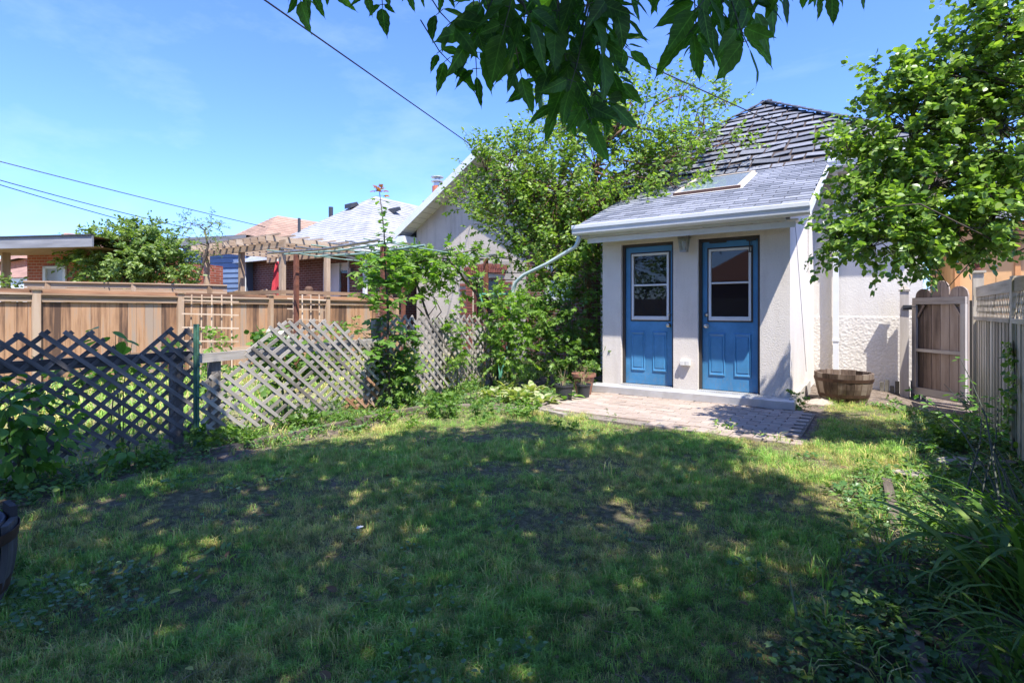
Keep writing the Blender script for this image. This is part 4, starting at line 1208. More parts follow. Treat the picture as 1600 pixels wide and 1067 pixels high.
def top_left(y):
    # broken dip in the upper edge
    z = 1.085
    if 1.62 < y < 2.10: z = 1.085 - 0.26*(1-abs(y-1.90)/0.28) if abs(y-1.90) < 0.28 else 1.085
    return z
lattice("dark weathered diamond lattice fence, left end, with a broken dip in its top", -5.3, -0.80, 2.40, 0.10, top_left, 0.098, R(42), LATTICE_DARK,
        rail=((-0.8,0.83,2.4,0.83),), posts=((2.30,0.9),(0.9,0.85)), w=0.034, skip=0.01)
def top_mid(y):
    return float(np.interp(y, [2.42,2.70,2.95,3.15,3.60,4.05,4.25,4.45,4.60], [0.62,0.66,0.90,1.12,1.15,1.10,0.92,0.86,0.9]))
lattice("sagging bleached lattice fence panel right of the green stake, its foot stained orange", -5.25, 2.44, 4.60, 0.06, top_mid, 0.092, R(38), LATTICE_GREY,
        rail=((2.44,0.80,4.6,0.86,LATTICE_GREY),), posts=((2.62,0.82),(4.55,0.9)), w=0.035, tilt=R(-4), mat2=(LATTICE_RUST, lambda p: p.y > 4.0 and p.z < 0.33), skip=0.03)
lattice("upright grey lattice fence between the maple sapling and the hosta bed", -5.3, 4.66, 7.2, 0.12, lambda y: 1.17+0.01*math.sin(y*9), 0.098, R(45), LATTICE_GREY,
        posts=((4.7,1.15),(5.9,1.15),(7.15,1.2)), w=0.036, rail=((4.7,0.3,7.2,0.3),), tilt=0.0, skip=0.05)

def build_stake():
    x, y = -5.16, 2.36
    o = empty("metal_stake", (x,y,0), "narrow green metal stake standing against the dark lattice", "stake")
    b = MB(); b.bar((x,y,-0.05),(x,y,1.13),0.045,0.02,up=(1,0,0)); b.bar((x+0.015,y,-0.05),(x+0.015,y,1.13),0.012,0.03,up=(1,0,0)); b.build("stake_bar", DKGREEN, o)
    b = MB()
    for i in range(9): b.bar((x+0.02,y+0.01,0.15+0.1*i),(x+0.045,y+0.01,0.16+0.1*i),0.012,0.02)
    b.build("hooks", DKGREEN, o)
build_stake()

# ------------------------------------------------------------------ garden trellises in front of the cedar fence
def trellis(label, px0, px1, py0, py1, dist, cols, rows):
    a = at(px0, py0, dist); b_ = at(px1, py0, dist*1.03)
    zt = a.z; zb = at(px0, py1, dist).z
    a.z = b_.z = 0
    o = empty("garden_trellis", (a+b_)/2, label, "trellis")
    u = (b_-a); n = Vector((u.y,-u.x,0)).normalized()
    for i in range(cols):
        p = a + u*((i+0.4)/(cols))
        lean = n*(-0.05) + u*0.05*(0.5-i/cols)
        plank("upright", p+Vector((0,0,0.0)), p+lean+Vector((0,0,zt)), 0.024, 0.02, TRELLIS_W, o, n)
    for j in range(rows):
        z = zb + (zt-zb)*(j+0.5)/rows
        plank("crossbar", a-u*0.06+n*0.021+Vector((0,0,z+0.02)), b_+u*0.02+n*0.021+Vector((0,0,z-0.01)), 0.026, 0.018, TRELLIS_W, o, n)
trellis("pale square grid trellis leaning by the cedar fence, right of the green stake", 290, 372, 460, 566, 10.0, 5, 5)
trellis("pale grid trellis beside the rust coloured arbour post, half behind lattice", 452, 508, 460, 540, 11.2, 4, 5)

# ------------------------------------------------------------------ timber pergola and deck behind the cedar fence
def build_pergola():
    X0, X1, Y0, Y1, H = -16.0, -12.2, 7.6, 9.9, 3.0
    o = empty("timber_pergola", ((X0+X1)/2,(Y0+Y1)/2,0), "brown timber pergola with slatted top on the deck behind the cedar fence", "pergola")
    for x, y in ((X0,Y0),(-14.1,Y0),(X1,Y0),(X0,Y1-0.1),(X1,Y1-1.0)):
        plank("post", (x,y,0.5), (x,y,H-0.06), 0.12, 0.12, PERGOLA_W, o, (0,1,0))
    for y in (Y0-0.08, Y1-0.3):
        plank("beam", (X0-0.25,y,H-0.10), (X1+0.25,y,H-0.10), 0.19, 0.045, PERGOLA_W, o, (0,1,0))
    n = 12
    for i in range(n):
        x = X0 + (X1-X0)*i/(n-1)
        plank("rafter", (x,Y0-0.42,H+0.02), (x,Y1,H+0.02), 0.14, 0.04, PERGOLA_W, o, (1,0,0))
    for j in range(7):
        y = Y0-0.25+0.4*j
        plank("slat", (X0-0.3,y,H+0.115), (X1+0.3,y,H+0.115), 0.045, 0.04, PERGOLA_W, o, (0,0,1))
    d = empty("wooden_deck", ((X0+X1)/2,(Y0+Y1)/2,0), "raised timber deck with plain rail behind the cedar fence", "deck")
    b = MB(); b.box(X0-0.6, X1+0.2, Y0-0.2, Y1+0.18, 0.45, 0.55); b.build("deck_floor", PERGOLA_W, d)
    for z in (1.72, 1.60):
        plank("rail", (X1+0.15,Y0-0.15,z), (X1+0.15,Y1,z), 0.09, 0.04, TIMBER_CAP, d, (1,0,0))
        plank("rail", (-15.0,Y0-0.15,z), (X1+0.15,Y0-0.15,z), 0.09, 0.04, TIMBER_CAP, d, (0,1,0))
    for i in range(24):
        y = Y0+0.1*i
        plank("baluster", (X1+0.15,y,0.55), (X1+0.15,y,1.6), 0.04, 0.04, TIMBER_CAP, d, (1,0,0))
    s0 = at(340, 466, 15.5); s1 = at(378, 454, 15.0)
    for k in range(2):
        off = Vector((0.75*k, 0.3*k, 0)); plank("stair_rail", s0+off, s1+off, 0.09, 0.04, TIMBER_CAP, d, (0,1,0))
    # closed red umbrella
    c = at(434, 440, 15.3)
    um = empty("folded_umbrella", (c.x,c.y,0.55), "closed red parasol standing on the deck by the pergola post", "umbrella")
    red = mat_plain("red_canvas", (0.45,0.035,0.05), 0.8, 0.2, 10)
    b = MB(); b.lathe([(0.03,1.0),(0.17,1.05),(0.14,1.3),(0.10,1.7),(0.055,2.05),(0.01,2.15)], (c.x,c.y,0.55), 10)
    for i, v in enumerate(b.v):
        k = 1.25 if (i % 10) % 2 else 0.8
        b.v[i] = (c.x+(v[0]-c.x)*k, c.y+(v[1]-c.y)*k, v[2])
    b.build("canopy", red, um)
    b = MB(); b.tube([(c.x,c.y,0.56),(c.x,c.y,2.75)], 0.02, 8); b.build("pole", WHITE, um)
    b = MB(); b.lathe([(0.25,0),(0.25,0.05),(0.04,0.08),(0.04,0.2)], (c.x,c.y,0.551), 14); b.build("base", BLACKPL, um)
build_pergola()

def build_person():
    # person sitting on the deck; only head and shoulders show over the rail
    c = at(482, 450, 13.9); x, y = c.x, c.y
    g = 0.55
    P = [(x,y,g+0.50),(x,y,g+0.75),(x,y,g+0.98),(x+0.02,y-0.01,g+1.09),(x+0.03,y-0.03,g+1.17),(x+0.03,y-0.03,g+1.27),
         (x-0.17,y-0.01,g+0.97),(x-0.25,y-0.05,g+0.72),(x-0.12,y-0.27,g+0.66),
         (x+0.18,y-0.01,g+0.97),(x+0.27,y-0.05,g+0.72),(x+0.16,y-0.27,g+0.66),
         (x-0.10,y-0.02,g+0.48),(x-0.13,y-0.42,g+0.50),(x-0.13,y-0.44,g+0.08),(x-0.13,y-0.58,g+0.05),
         (x+0.10,y-0.02,g+0.48),(x+0.13,y-0.42,g+0.50),(x+0.13,y-0.44,g+0.08),(x+0.13,y-0.58,g+0.05)]
    E = [(0,1),(1,2),(2,3),(3,4),(4,5),(2,6),(6,7),(7,8),(2,9),(9,10),(10,11),(0,12),(12,13),(13,14),(14,15),(0,16),(16,17),(17,18),(18,19)]
    rad = [0.15,0.14,0.13,0.055,0.085,0.08,0.065,0.045,0.032,0.065,0.045,0.032,0.10,0.075,0.05,0.04,0.10,0.075,0.05,0.04]
    pr = empty("person", (x,y,g), "person with short brown hair sitting on the deck, seen above the fence rail", "person")
    me = bpy.data.meshes.new("body"); me.from_pydata([(a-x,b-y,c_-g) for a,b,c_ in P], E, []); me.update()
    skin, nt, b = nodes_of("person_skin_and_shirt"); 
    sep = nt.nodes.new("ShaderNodeSeparateXYZ"); lk(nt, geo_pos(nt), sep.inputs[0])
    lk(nt, ramp(nt, mth(nt,'MULTIPLY',sep.outputs[2],0.4), [(0.10,0.12,0.18),(0.65,0.62,0.60),(0.52,0.30,0.21)], [0.43,0.44,0.623]), b.inputs["Base Color"])
    for e in nt.nodes:
        if e.type == 'VALTORGB': e.color_ramp.interpolation = 'CONSTANT'
    b.inputs["Roughness"].default_value = 0.7
    me.materials.append(skin)
    ob = place("body", me, (x,y,g), pr)
    sk = ob.modifiers.new("skin", 'SKIN'); ob.modifiers.new("sub", 'SUBSURF').levels = 2; ob.modifiers["sub"].render_levels = 2
    if not me.skin_vertices: me.attributes  # layer is made with the modifier
    for i, v in enumerate(me.skin_vertices[0].data): v.radius = (rad[i], rad[i]); v.use_root = (i == 0)
    hair = mat_plain("brown_hair", (0.10,0.05,0.03), 0.8, 0.3, 40)
    b = MB(); b.lathe([(0.095,-0.02),(0.108,0.04),(0.10,0.09),(0.06,0.13),(0,0.14)], (x+0.03,y-0.01,g+1.21), 14)
    b.build("hair", hair, pr, smooth=True)
    b = MB(); hx, hy, hz = x+0.03, y-0.115, g+1.20
    b.bar((hx,hy,hz+0.03),(hx,hy-0.025,hz-0.01),0.025,0.02)
    b.build("nose", mat_plain("skin_tone",(0.52,0.30,0.21),0.6,0.05,5), pr)
    b = MB(); b.box(hx-0.045,hx-0.02,hy-0.002,hy+0.01,hz+0.03,hz+0.04); b.box(hx+0.02,hx+0.045,hy-0.002,hy+0.01,hz+0.03,hz+0.04); b.box(hx-0.03,hx+0.03,hy-0.002,hy+0.01,hz-0.045,hz-0.037); b.build("face_features", DARKTRIM, pr)
    ch = empty("deck_chair", (x,y,g), "plain wooden chair under the person on the deck", "chair")
    b = MB(); b.box(x-0.25,x+0.25,y-0.25,y+0.22,g+0.33,g+0.37); b.build("seat", PERGOLA_W, ch)
    b = MB(); b.box(x-0.25,x+0.25,y+0.20,y+0.23,g+0.371,g+0.85); b.build("backrest", PERGOLA_W, ch)
    for sx in (-0.22,0.22):
        for sy in (-0.22,0.19):
            b = MB(); b.box(x+sx-0.02,x+sx+0.02,y+sy-0.02,y+sy+0.02,g,g+0.329); b.build("leg", PERGOLA_W, ch)
build_person()

# ------------------------------------------------------------------ rusty arbour with wires in the neighbour's garden
RODG = mat_plain("grey_green_rod_paint", (0.20,0.30,0.25), 0.6, 0.2, 8)
def build_arbour():
    o = empty("vine_arbour", (-7.0,6.5,0), "arbour of rust red steel posts and thin green and grey rods carrying vines", "arbour")
    X0, X1, Y0, Y1, H = -8.1, -5.95, 5.3, 7.75, 2.2
    for x, y in ((X0,Y0),(X1,Y0),(X0,Y1),(X1,Y1)):
        b = MB(); b.bar((x,y,-0.05),(x,y,H),0.065,0.065,up=(1,0,0)); b.build("post", RUST, o)
    for i, y in enumerate((Y0-0.3, Y0, Y0+0.6, Y0+1.3, Y1, Y1+0.5)):
        b = MB(); z = H+0.02+0.01*i
        b.tube([(X0-0.35,y,z),((X0+X1)/2,y+0.03,z-0.03),(X1+0.25,y,z+0.01)], 0.014 if i % 2 else 0.019, 6); b.build("rod", RODG if i in (1,2) else PEWTER, o)
    for i in range(7):
        x = X0-0.2+0.4*i
        b = MB(); z = H+0.055
        b.tube([(x,Y0-0.4,z),(x+0.04,(Y0+Y1)/2,z-0.04),(x+0.02,Y1+0.6,z)], 0.011, 6); b.build("rod", PEWTER if i % 3 else RODG, o)
    for z in (1.95, 1.82):
        b = MB(); b.tube([(X1,Y1,z),(X1+0.35,Y1+1.2,z+0.05),(X1+0.4,Y1+2.4,z+0.1)], 0.008, 5); b.build("wire", CABLE, o)
    # green folding frame near the stucco house window
    A = at(750, 459, 9.6); B = at(812, 463, 9.6)
    g = empty("garden_table", (A.x,A.y,0), "green metal folding garden table in front of the brick trimmed window", "table")
    zt = A.z; u = Vector((B.x-A.x,B.y-A.y,0)); n = Vector((-u.y,u.x,0)).normalized()*0.6
    b = MB(); a0 = Vector((A.x,A.y,zt)); b0 = a0+u; b.quad(a0,b0,b0+n,a0+n); b.quad(a0-Vector((0,0,.02)),b0-Vector((0,0,.02)),b0+n-Vector((0,0,.02)),a0+n-Vector((0,0,.02)))
    b.bar(a0,b0,0.03,0.03); b.bar(a0+n,b0+n,0.03,0.03); b.build("table_top", GREENPAINT, g)
    for p, q in ((a0, a0+u*0.5), (b0, b0-u*0.5), (a0+n, a0+n+u*0.5), (b0+n, b0+n-u*0.5)):
        b = MB(); q = Vector(q); q.z = 0.0; b.bar(p, q, 0.03, 0.03); b.build("leg", GREENPAINT, g)
build_arbour()

# ------------------------------------------------------------------ gate
def build_gate():
    G0 = Vector((0.43,10.22,0)); G1 = Vector((0.985,9.55,0)); zb, zf = -0.03, 1.42
    u = (G1-G0); L = u.length; u.normalize(); n = Vector((u.y,-u.x,0))
    if n.y > 0: n = -n
    o = empty("garden_gate", G0, "weathered wooden gate with rounded scalloped board tops beside the house", "gate")
    N = 6; w = L/N
    tops = [1.50, 1.60, 1.68, 1.66, 1.60, 1.50]
    rad = 0
    for i in range(N):
        a = G0+u*(w*(i+0.5)) - n*0.02
        poly = [(-w/2+0.004, zb), (w/2-0.004, zb)]
        # pairs of boards share a round head
        pair = i//2
        hh = [1.585, 1.69, 1.60][pair]; R_ = w*0.97
        for q in range(9):
            s = q/8
            xx = (w/2-0.004) + (-(w-0.008))*s
            gx = xx + (-w/2 if i % 2 == 0 else w/2)      # distance from the pair's centre
            zz = hh - R_*0.9 + 0.9*math.sqrt(max(0, R_*R_-gx*gx))
            poly.append((xx, max(zz, 1.43)))
        mb = MB(); k = len(poly)
        f = [a+u*p[0]+Vector((0,0,p[1])) for p in poly]; bk = [p - n*0.02 for p in f]
        c = sum(f, Vector())/k
        loc = Vector((a.x,a.y,0))
        ang = math.atan2(1,0)
        # local X along the grain (vertical)
        M = Matrix((Vector((0,0,1)), n, Vector((0,0,1)).cross(n))).transposed()
        Mi = M.inverted()
        V = [tuple(Mi @ (p-loc)) for p in f+bk]
        me = bpy.data.meshes.new("board")
        me.from_pydata(V, [], [tuple(range(k)), tuple(range(2*k-1,k-1,-1))] + [(j,k+j,k+(j+1)%k,(j+1)%k) for j in range(k)])
        me.materials.append(GATE_W); me.update()
        place("board", me, loc, o, M)
    for (a, b2, z0, z1, ww, nm) in ((0,L,zf-0.02,zf-0.02,0.10,"top_rail"),(0,L,zb+0.07,zb+0.07,0.11,"bottom_rail"),(0.07,L-0.07,0.66,0.66,0.045,"middle_rail")):
        plank(nm, G0+u*a+n*0.012+Vector((0,0,z0)), G0+u*b2+n*0.012+Vector((0,0,z1)), ww, 0.035, GATE_FR, o, n)
    for a in (0.035, L-0.035):
        plank("stile", G0+u*a+n*0.014+Vector((0,0,zb+0.126)), G0+u*a+n*0.014+Vector((0,0,zf-0.071)), 0.075, 0.035, GATE_FR, o, n)
    for s in (0,1):
        a = 0.075 if s == 0 else L-0.075; b2 = a + (0.12 if s == 0 else -0.12)
        plank("brace", G0+u*a+n*0.005+Vector((0,0,zf-0.26)), G0+u*b2+n*0.005+Vector((0,0,zf-0.08)), 0.03, 0.02, GATE_W, o, n)
    # gate post with bead and cap, hinge side
    p = Vector((0.31,10.16,0))
    po = empty("gate_post", p, "square weathered gate post with carved pointed cap against the house", "post")
    plank("shaft", p+Vector((0,0,-0.15)), p+Vector((0,0,1.55)), 0.11, 0.11, GATE_FR, po, (0,1,0))
    b = MB(); b.box(p.x-0.07,p.x+0.07,p.y-0.07,p.y+0.07,1.551,1.58)
    n0 = [(p.x-0.065,p.y-0.065,1.58),(p.x+0.065,p.y-0.065,1.58),(p.x+0.065,p.y+0.065,1.58),(p.x-0.065,p.y+0.065,1.58)]; ap = (p.x,p.y,1.66)
    for q in range(4): b.poly([n0[q], n0[(q+1)%4], ap])
    b.build("cap", GATE_FR, po)
    b = MB(); b.box(p.x-0.02,p.x+0.09,p.y-0.075,p.y-0.058,1.27,1.34); b.bar((p.x+0.0,p.y-0.08,1.30),(p.x+0.14,p.y-0.09,1.32),0.03,0.012); b.build("hinge", BLACKPL, po)
build_gate()

# ------------------------------------------------------------------ right hand fence
def build_right_fence():
    X = 1.0
    o = empty("board_fence", (X,6,0), "mossy grey board fence topped with small lattice on the right", "fence")
    y = 0.2
    zt = 1.14
    while y < 8.62:
        g0 = min(0.0, gz(X-0.1, y))
        plank("board", (X-0.012,y+0.065,-0.12), (X-0.012,y+0.065,zt), 0.125, 0.018, FENCE_R, o, (-1,0,0))
        plank("gap_shade_board", (X+0.012,y+0.155,-0.12), (X+0.012,y+0.155,zt), 0.10, 0.018, FENCE_GAP, o, (-1,0,0))  # dark strip standing in for the shade between boards
        y += 0.175
    for (ya, yb) in ((0.2,1.65),(1.75,4.0),(4.1,6.35),(6.45,8.62)):
        plank("rail", (X-0.015,ya,zt+0.022), (X-0.015,yb,zt+0.022), 0.04, 0.07, FENCE_R, o, (-1,0,0))
        plank("top_rail", (X-0.015,ya,1.48), (X-0.015,yb,1.48), 0.12, 0.03, FENCE_R, o, (-1,0,0))
        H0, H1 = zt+0.045, 1.418
        hh = H1-H0
        sp = 0.085
        k = int((yb-ya)/sp)+1
        for lay in (0,1):
            for i in range(-int(hh/sp)-1, k+int(hh/sp)+1):
                s = ya + i*sp
                a = [s, H0]; b_ = [s+(hh*0.62 if lay == 0 else -hh*0.62), H1]
                # clip to the bay
                def clip(p, q):
                    for e, sg in ((ya,1),(yb,-1)):
                        if (p[0]-e)*sg < 0 and (q[0]-e)*sg < 0: return None
                        if (p[0]-e)*sg < 0:
                            t = (e-p[0])/(q[0]-p[0]); p = [e, p[1]+(q[1]-p[1])*t]
                        if (q[0]-e)*sg < 0:
                            t = (e-q[0])/(p[0]-q[0]); q = [e, q[1]+(p[1]-q[1])*t]
                    return p, q
                r = clip(a, b_)
                if r and abs(r[0][1]-r[1][1]) > 0.03:
                    plank("slat", (X-0.015-0.006*lay,r[0][0],r[0][1]), (X-0.015-0.006*lay,r[1][0],r[1][1]), 0.02, 0.006, FENCE_R, o, (-1,0,0))
    yy = 8.80
    while yy < 9.45:
        plank("board", (X+0.03,yy,-0.2), (X+0.03,yy,1.32), 0.125, 0.018, FENCE_GAP, o, (-1,0,0)); yy += 0.13  # dark boards added where the gap by the gate is in shade
    plank("gap_shade_panel", (X+0.13,9.80,-0.2), (X+0.13,9.80,1.40), 0.34, 0.02, FENCE_GAP, o, (-0.2,-1,0))  # added dark panel that reads as the black gap beside the gate
    for y in (4.05, 6.40):
        plank("post", (X,y,-0.15), (X,y,1.56), 0.09, 0.09, FENCE_R, o, (-1,0,0))
    p = Vector((X-0.0,8.70,0))
    plank("end_post", p+Vector((0,0,-0.2)), p+Vector((0,0,1.72)), 0.10, 0.10, FENCE_R, o, (-1,0,0))
    b = MB(); b.box(p.x-0.07,p.x+0.07,p.y-0.07,p.y+0.07,1.721,1.75); b.build("post_cap", FENCE_R, o)
    # small weathered lantern feeder hung above the post
    bf = empty("bird_feeder", (p.x+0.02,p.y,1.752), "small hanging bird feeder over the fence end post", "bird feeder")
    b = MB(); b.lathe([(0.045,0),(0.05,0.02),(0.03,0.03),(0.03,0.07),(0.055,0.08),(0.055,0.095),(0.0,0.10)], (p.x,p.y,1.752), 12); b.build("tray", RUST, bf)
    b = MB(); b.lathe([(0.042,0.10),(0.046,0.12),(0.05,0.24),(0.05,0.245),(0.08,0.25),(0.085,0.262),(0.03,0.28),(0,0.285)], (p.x+0.0,p.y,1.752), 14); b.build("glass_tube", GLASS_LAMP, bf)
    b = MB(); b.tube([(p.x,p.y,2.03),(p.x-0.015,p.y,2.08),(p.x+0.015,p.y,2.13),(p.x,p.y,2.2),(p.x,p.y,2.45)], 0.006, 5); b.build("hanging_wire", RUST, bf)
build_right_fence()

# ------------------------------------------------------------------ half barrels
def barrel(name, label, c, rt, rb, h, N, mat, hoopmat, holes=(), broken=(), liner=None, lean=0.0):
    o = empty(name, c, label, "planter")
    c = Vector(c)
    for i in range(N):
        if i in holes: continue
        t = 2*math.pi*(i+0.5)/N; dt = math.pi/N*0.965
        hh = h*(1 - (broken[i] if isinstance(broken, dict) and i in broken else 0)) + random.uniform(-.006,.006)
        lv = 6; V = []
        bulge = lambda s: rb + (rt-rb)*s + 0.02*math.sin(math.pi*s)
        for s in range(lv+1):
            f = s/lv; r0 = bulge(f); z = hh*f
            for rr, sg in ((r0,-1),(r0,1),(r0-0.025,1),(r0-0.025,-1)):
                V.append((rr*math.cos(t+sg*dt), rr*math.sin(t+sg*dt), z))
        Fc = []
        for s in range(lv):
            for q in range(4):
                Fc.append((4*s+q, 4*s+(q+1)%4, 4*s+4+(q+1)%4, 4*s+4+q))
        Fc += [(3,2,1,0), (4*lv,4*lv+1,4*lv+2,4*lv+3)]
        # local X up: rotate coordinates so the grain follows the stave
        M = Matrix(((0,0,1),(0,1,0),(-1,0,0)))      # world->local
        me = bpy.data.meshes.new("stave"); me.from_pydata([tuple(M @ Vector(v)) for v in V], [], Fc); me.materials.append(mat); me.update()
        place("stave", me, c, o, M.transposed())
    for f in (0.22, 0.72):
        r0 = rb+(rt-rb)*f+0.02*math.sin(math.pi*f)+0.004
        b = MB(); z = h*f; hh = h*0.11
        slope = (rt-rb)*hh/h
        b.lathe([(r0,z),(r0+slope,z+hh),(r0+slope-0.003,z+hh),(r0-0.003,z)], c, 40); b.build("hoop", hoopmat, o)
    b = MB(); b.lathe([(0,0.0),(rb-0.03,0.0),(rb+(rt-rb)*0.55-0.03,h*0.55),(0,h*0.58)], (c.x,c.y,c.z+0.01), 20); b.build("soil", SOIL, o)
    if liner:
        b = MB(); b.lathe([(rb-0.03,0.02),(rt-0.035,h*0.90),(rt-0.045,h*0.90),(rb-0.045,0.05)], c, 28); b.build("liner", liner, o, smooth=True)
    return o
barrel("half_barrel", "brown half barrel planter empty against the rough white wall", (-0.42,8.75,gz(-0.42,8.75)-0.01), 0.36, 0.27, 0.42, 22, BARREL_W, HOOP)
_liner = mat_plain("dark_blue_liner", (0.008,0.011,0.022), 0.5, 0.2, 8)
barrel("half_barrel", "dark grey broken half barrel cut by the left edge of the lawn", (-3.23,0.40,gz(-3.2,0.4)-0.03), 0.30, 0.25, 0.43, 14, BARREL_G, HOOP, holes=(1,4), broken={0:0.08,2:0.12,13:0.05}, liner=_liner)

# ------------------------------------------------------------------ pots
def pot(name, label, c, rt, rb, h, mat, lip=0.02):
    o = empty(name, c, label, "plant pot")
    b = MB(); b.lathe([(0,0),(rb,0),(rt*0.97,h*0.84),(rt,h*0.84),(rt+lip,h*0.86),(rt+lip,h),(rt,h),(rt*0.95,h*0.9),(rb*0.9,0.03),(0,0.03)], c, 28); b.build("pot", mat, o, smooth=False)
    b = MB(); b.lathe([(0,h*0.90),(rt*0.94,h*0.86)], c, 20); b.build("soil", SOIL, o)
    return o
POTS = [(-3.60,7.06,0.03,0.16,0.11,0.30,TERRA,"plant_pot","large brown pot with scraggly weeds by the corner of the metal sill"),
        (-3.62,6.50,0.03,0.125,0.105,0.20,BLACKPL,"nursery_pot","wide black nursery pot of dry stems at the patio corner"),
        (-3.46,6.78,0.03,0.10,0.08,0.19,BLACKPL,"nursery_pot","narrow black nursery pot between the brown pot and the wide black pot")]
for x,y,z,rt,rb,h,mt,nm,lb in POTS: pot(nm, lb, (x,y,z), rt, rb, h, mt, 0.02 if mt is TERRA else 0.008)

# ------------------------------------------------------------------ edging timbers
def edging(label, pts, w, h, name="edging_timber", z=0.0):
    for (a, b2), lb in zip(zip(pts, pts[1:]), label):
        a = Vector(a); b2 = Vector(b2)
        d = (b2-a).normalized()
        o = plank(name, a+d*0.01, b2-d*0.01, w, h, EDGE_W, None, (0,0,1))
        tag(o, lb, "edging", "timber edging of the beds")
edging(["long low log edging the left bed below the sagging lattice", "short split log edging the left bed under the maple sapling", "short dark log edging the bed near the hostas"],
       [(-4.86,2.3,-0.01),(-4.80,4.0,0.005),(-4.76,4.95,0.01),(-4.35,5.35,0.0)], 0.08, 0.09)
edging(["wet dark timber edging the right bed in the bottom corner of the lawn", "timber edging the right bed beneath the arching lily leaves", "short upright timber edging at the sunlit corner of the right bed"],
       [(0.13,1.7,-0.01),(0.10,2.75,-0.035),(0.08,3.75,-0.03),(0.04,4.65,0.01)], 0.055, 0.10)
edging(["old timber lying near the foot of the right fence"], [(0.50,5.35,0.02),(0.90,5.85,0.0)], 0.10, 0.08)
def slab(label, c, sx, sy, h, rz, mat, name="flat_stone"):
    b = MB(); k = 9
    pts = [(math.cos(2*math.pi*i/k)*sx*random.uniform(.8,1.1), math.sin(2*math.pi*i/k)*sy*random.uniform(.8,1.1)) for i in range(k)]
    b.prism(pts, 'z', 0, h); o = b.build(name, mat, None, origin=(0,0,0)); o.location = c; o.rotation_euler = (random.gauss(0,.04), random.gauss(0,.04), rz); WP[o.name] = Vector(c); tag(o, label, "stone")
    m = o.modifiers.new("b",'BEVEL'); m.width = 0.008
STONE = mat_plain("garden_stone", (0.30,0.26,0.22), 0.9, 0.3, 9, bmp=0.5, bscale=25)
slab("pale flat stone at the sunny corner of the right bed", (0.22,4.95,gz(.22,4.95)), 0.16, 0.12, 0.06, 0.3, STONE)
slab("grey stone behind the pale flat stone in the right bed", (0.48,5.55,gz(.48,5.5)), 0.15, 0.10, 0.07, 0.9, STONE)
slab("broken concrete slab before the gate", (0.60,8.9,-0.11), 0.22, 0.12, 0.04, 2.5, STONE)
b = MB(); b.bar((-3.42,5.62,0.015),(-3.05,5.50,0.015),0.07,0.05); o = b.build("broken_paver", STONE, None); tag(o, "broken dark paver at the ragged near corner of the patio", "stone")
# pale stone dust heap by the barrel
b = MB(); c = Vector((-0.66,8.55,-0.01)); n = 18
rings = [(0.0,0.05),(0.12,0.045),(0.25,0.025),(0.36,-0.01)]
vv = []
for r, z in rings:
    for q in range(n):
        t = 2*math.pi*q/n; k = 1+0.15*math.sin(3*t+r*9); vv.append((c.x+r*k*0.55*math.cos(t), c.y+r*k*math.sin(t), z+random.uniform(-.008,.008)+c.z))
b.v = vv
for i in range(len(rings)-1):
    for q in range(n): b.f.append((i*n+q, (i+1)*n+q, (i+1)*n+(q+1)%n, i*n+(q+1)%n)); b.m.append(0)
o = b.build("stone_dust", mat_plain("pale_stone_dust",(0.36,0.30,0.25),0.95,0.25,40,bmp=0.8,bscale=80), None, smooth=True); tag(o, "small heap of pale stone dust between porch and half barrel", "gravel heap", kind="stuff")

# ------------------------------------------------------------------ overhead cables
def cable(label, a, b2, sag=0.15, r=0.012, ext=0.0):
    a = Vector(a); b2 = Vector(b2)
    a = a + (a-b2)*ext
    pts = [a.lerp(b2, i/14) - Vector((0,0,sag*4*(i/14)*(1-i/14))) for i in range(15)]
    m = MB(); m.tube(pts, r, 6); o = m.build("power_cable", CABLE, None); tag(o, label, "cable")
cable("black service cable running down to the stucco house gable", at(410,-2,6.0), at(752,238,13.5), 0.0, 0.011, 0.4)
cable("black service cable running behind the fruit tree to our roof", at(985,88,7.0), at(1290,228,10.9), 0.02, 0.009, 0.9)
cable("highest of the three thin wires crossing the left sky", at(-10,250,16), at(640,404,27), 0.12, 0.016)
cable("middle one of the three thin wires crossing the left sky", at(-10,279,16), at(300,358,21), 0.05, 0.016)
cable("lowest of the three thin wires crossing the left sky", at(-10,286,16), at(300,372,21), 0.05, 0.016)
cable("thin slack wire hanging down the porch side wall", (-0.90,7.7,2.44), (-0.90,9.0,0.35), 0.0, 0.003)

# ------------------------------------------------------------------ behind the camera, unseen: fence and low garage added for the door glass reflections
def build_back():
    o = empty("back_fence", (-2,-6.5,0), "brown board fence added unseen behind the viewer for the door glass reflections", "fence")
    b = MB()
    for i in range(110):
        x = -15.2+0.15*i; b.box(x, x+0.142, -6.52, -6.5, -0.05, 1.75+0.01*math.sin(i*5))
    s = b.build("boards", GATE_W, o); s["kind"] = "stuff"
    g = empty("lane_garage", (-2.5,-11,0), "low dark brick garage with reddish hip roof added out of view behind the back fence", "garage")
    b = MB(); b.box(-6.5,1.5,-14,-8.5,-0.05,2.5); b.build("wall", BRICK, g)
    b = MB(); b.poly([(-6.9,-8.1,2.5),(1.9,-8.1,2.5),(-.4,-11.2,4.3),(-4.6,-11.2,4.3)]); b.poly([(-6.9,-8.1,2.5),(-4.6,-11.2,4.3),(-6.9,-14.3,2.5)]); b.poly([(1.9,-8.1,2.5),(1.9,-14.3,2.5),(-.4,-11.2,4.3)]); b.poly([(-6.9,-14.3,2.5),(1.9,-14.3,2.5),(-.4,-11.2,4.3),(-4.6,-11.2,4.3)])
    b.build("roof", mat_plain("reddish_garage_roof",(0.20,0.09,0.06),0.9,0.2,6), g)
build_back()
# ------------------------------------------------------------------ foliage machinery
def unit(v):
    return v/np.maximum(np.linalg.norm(v, axis=-1, keepdims=True), 1e-9)
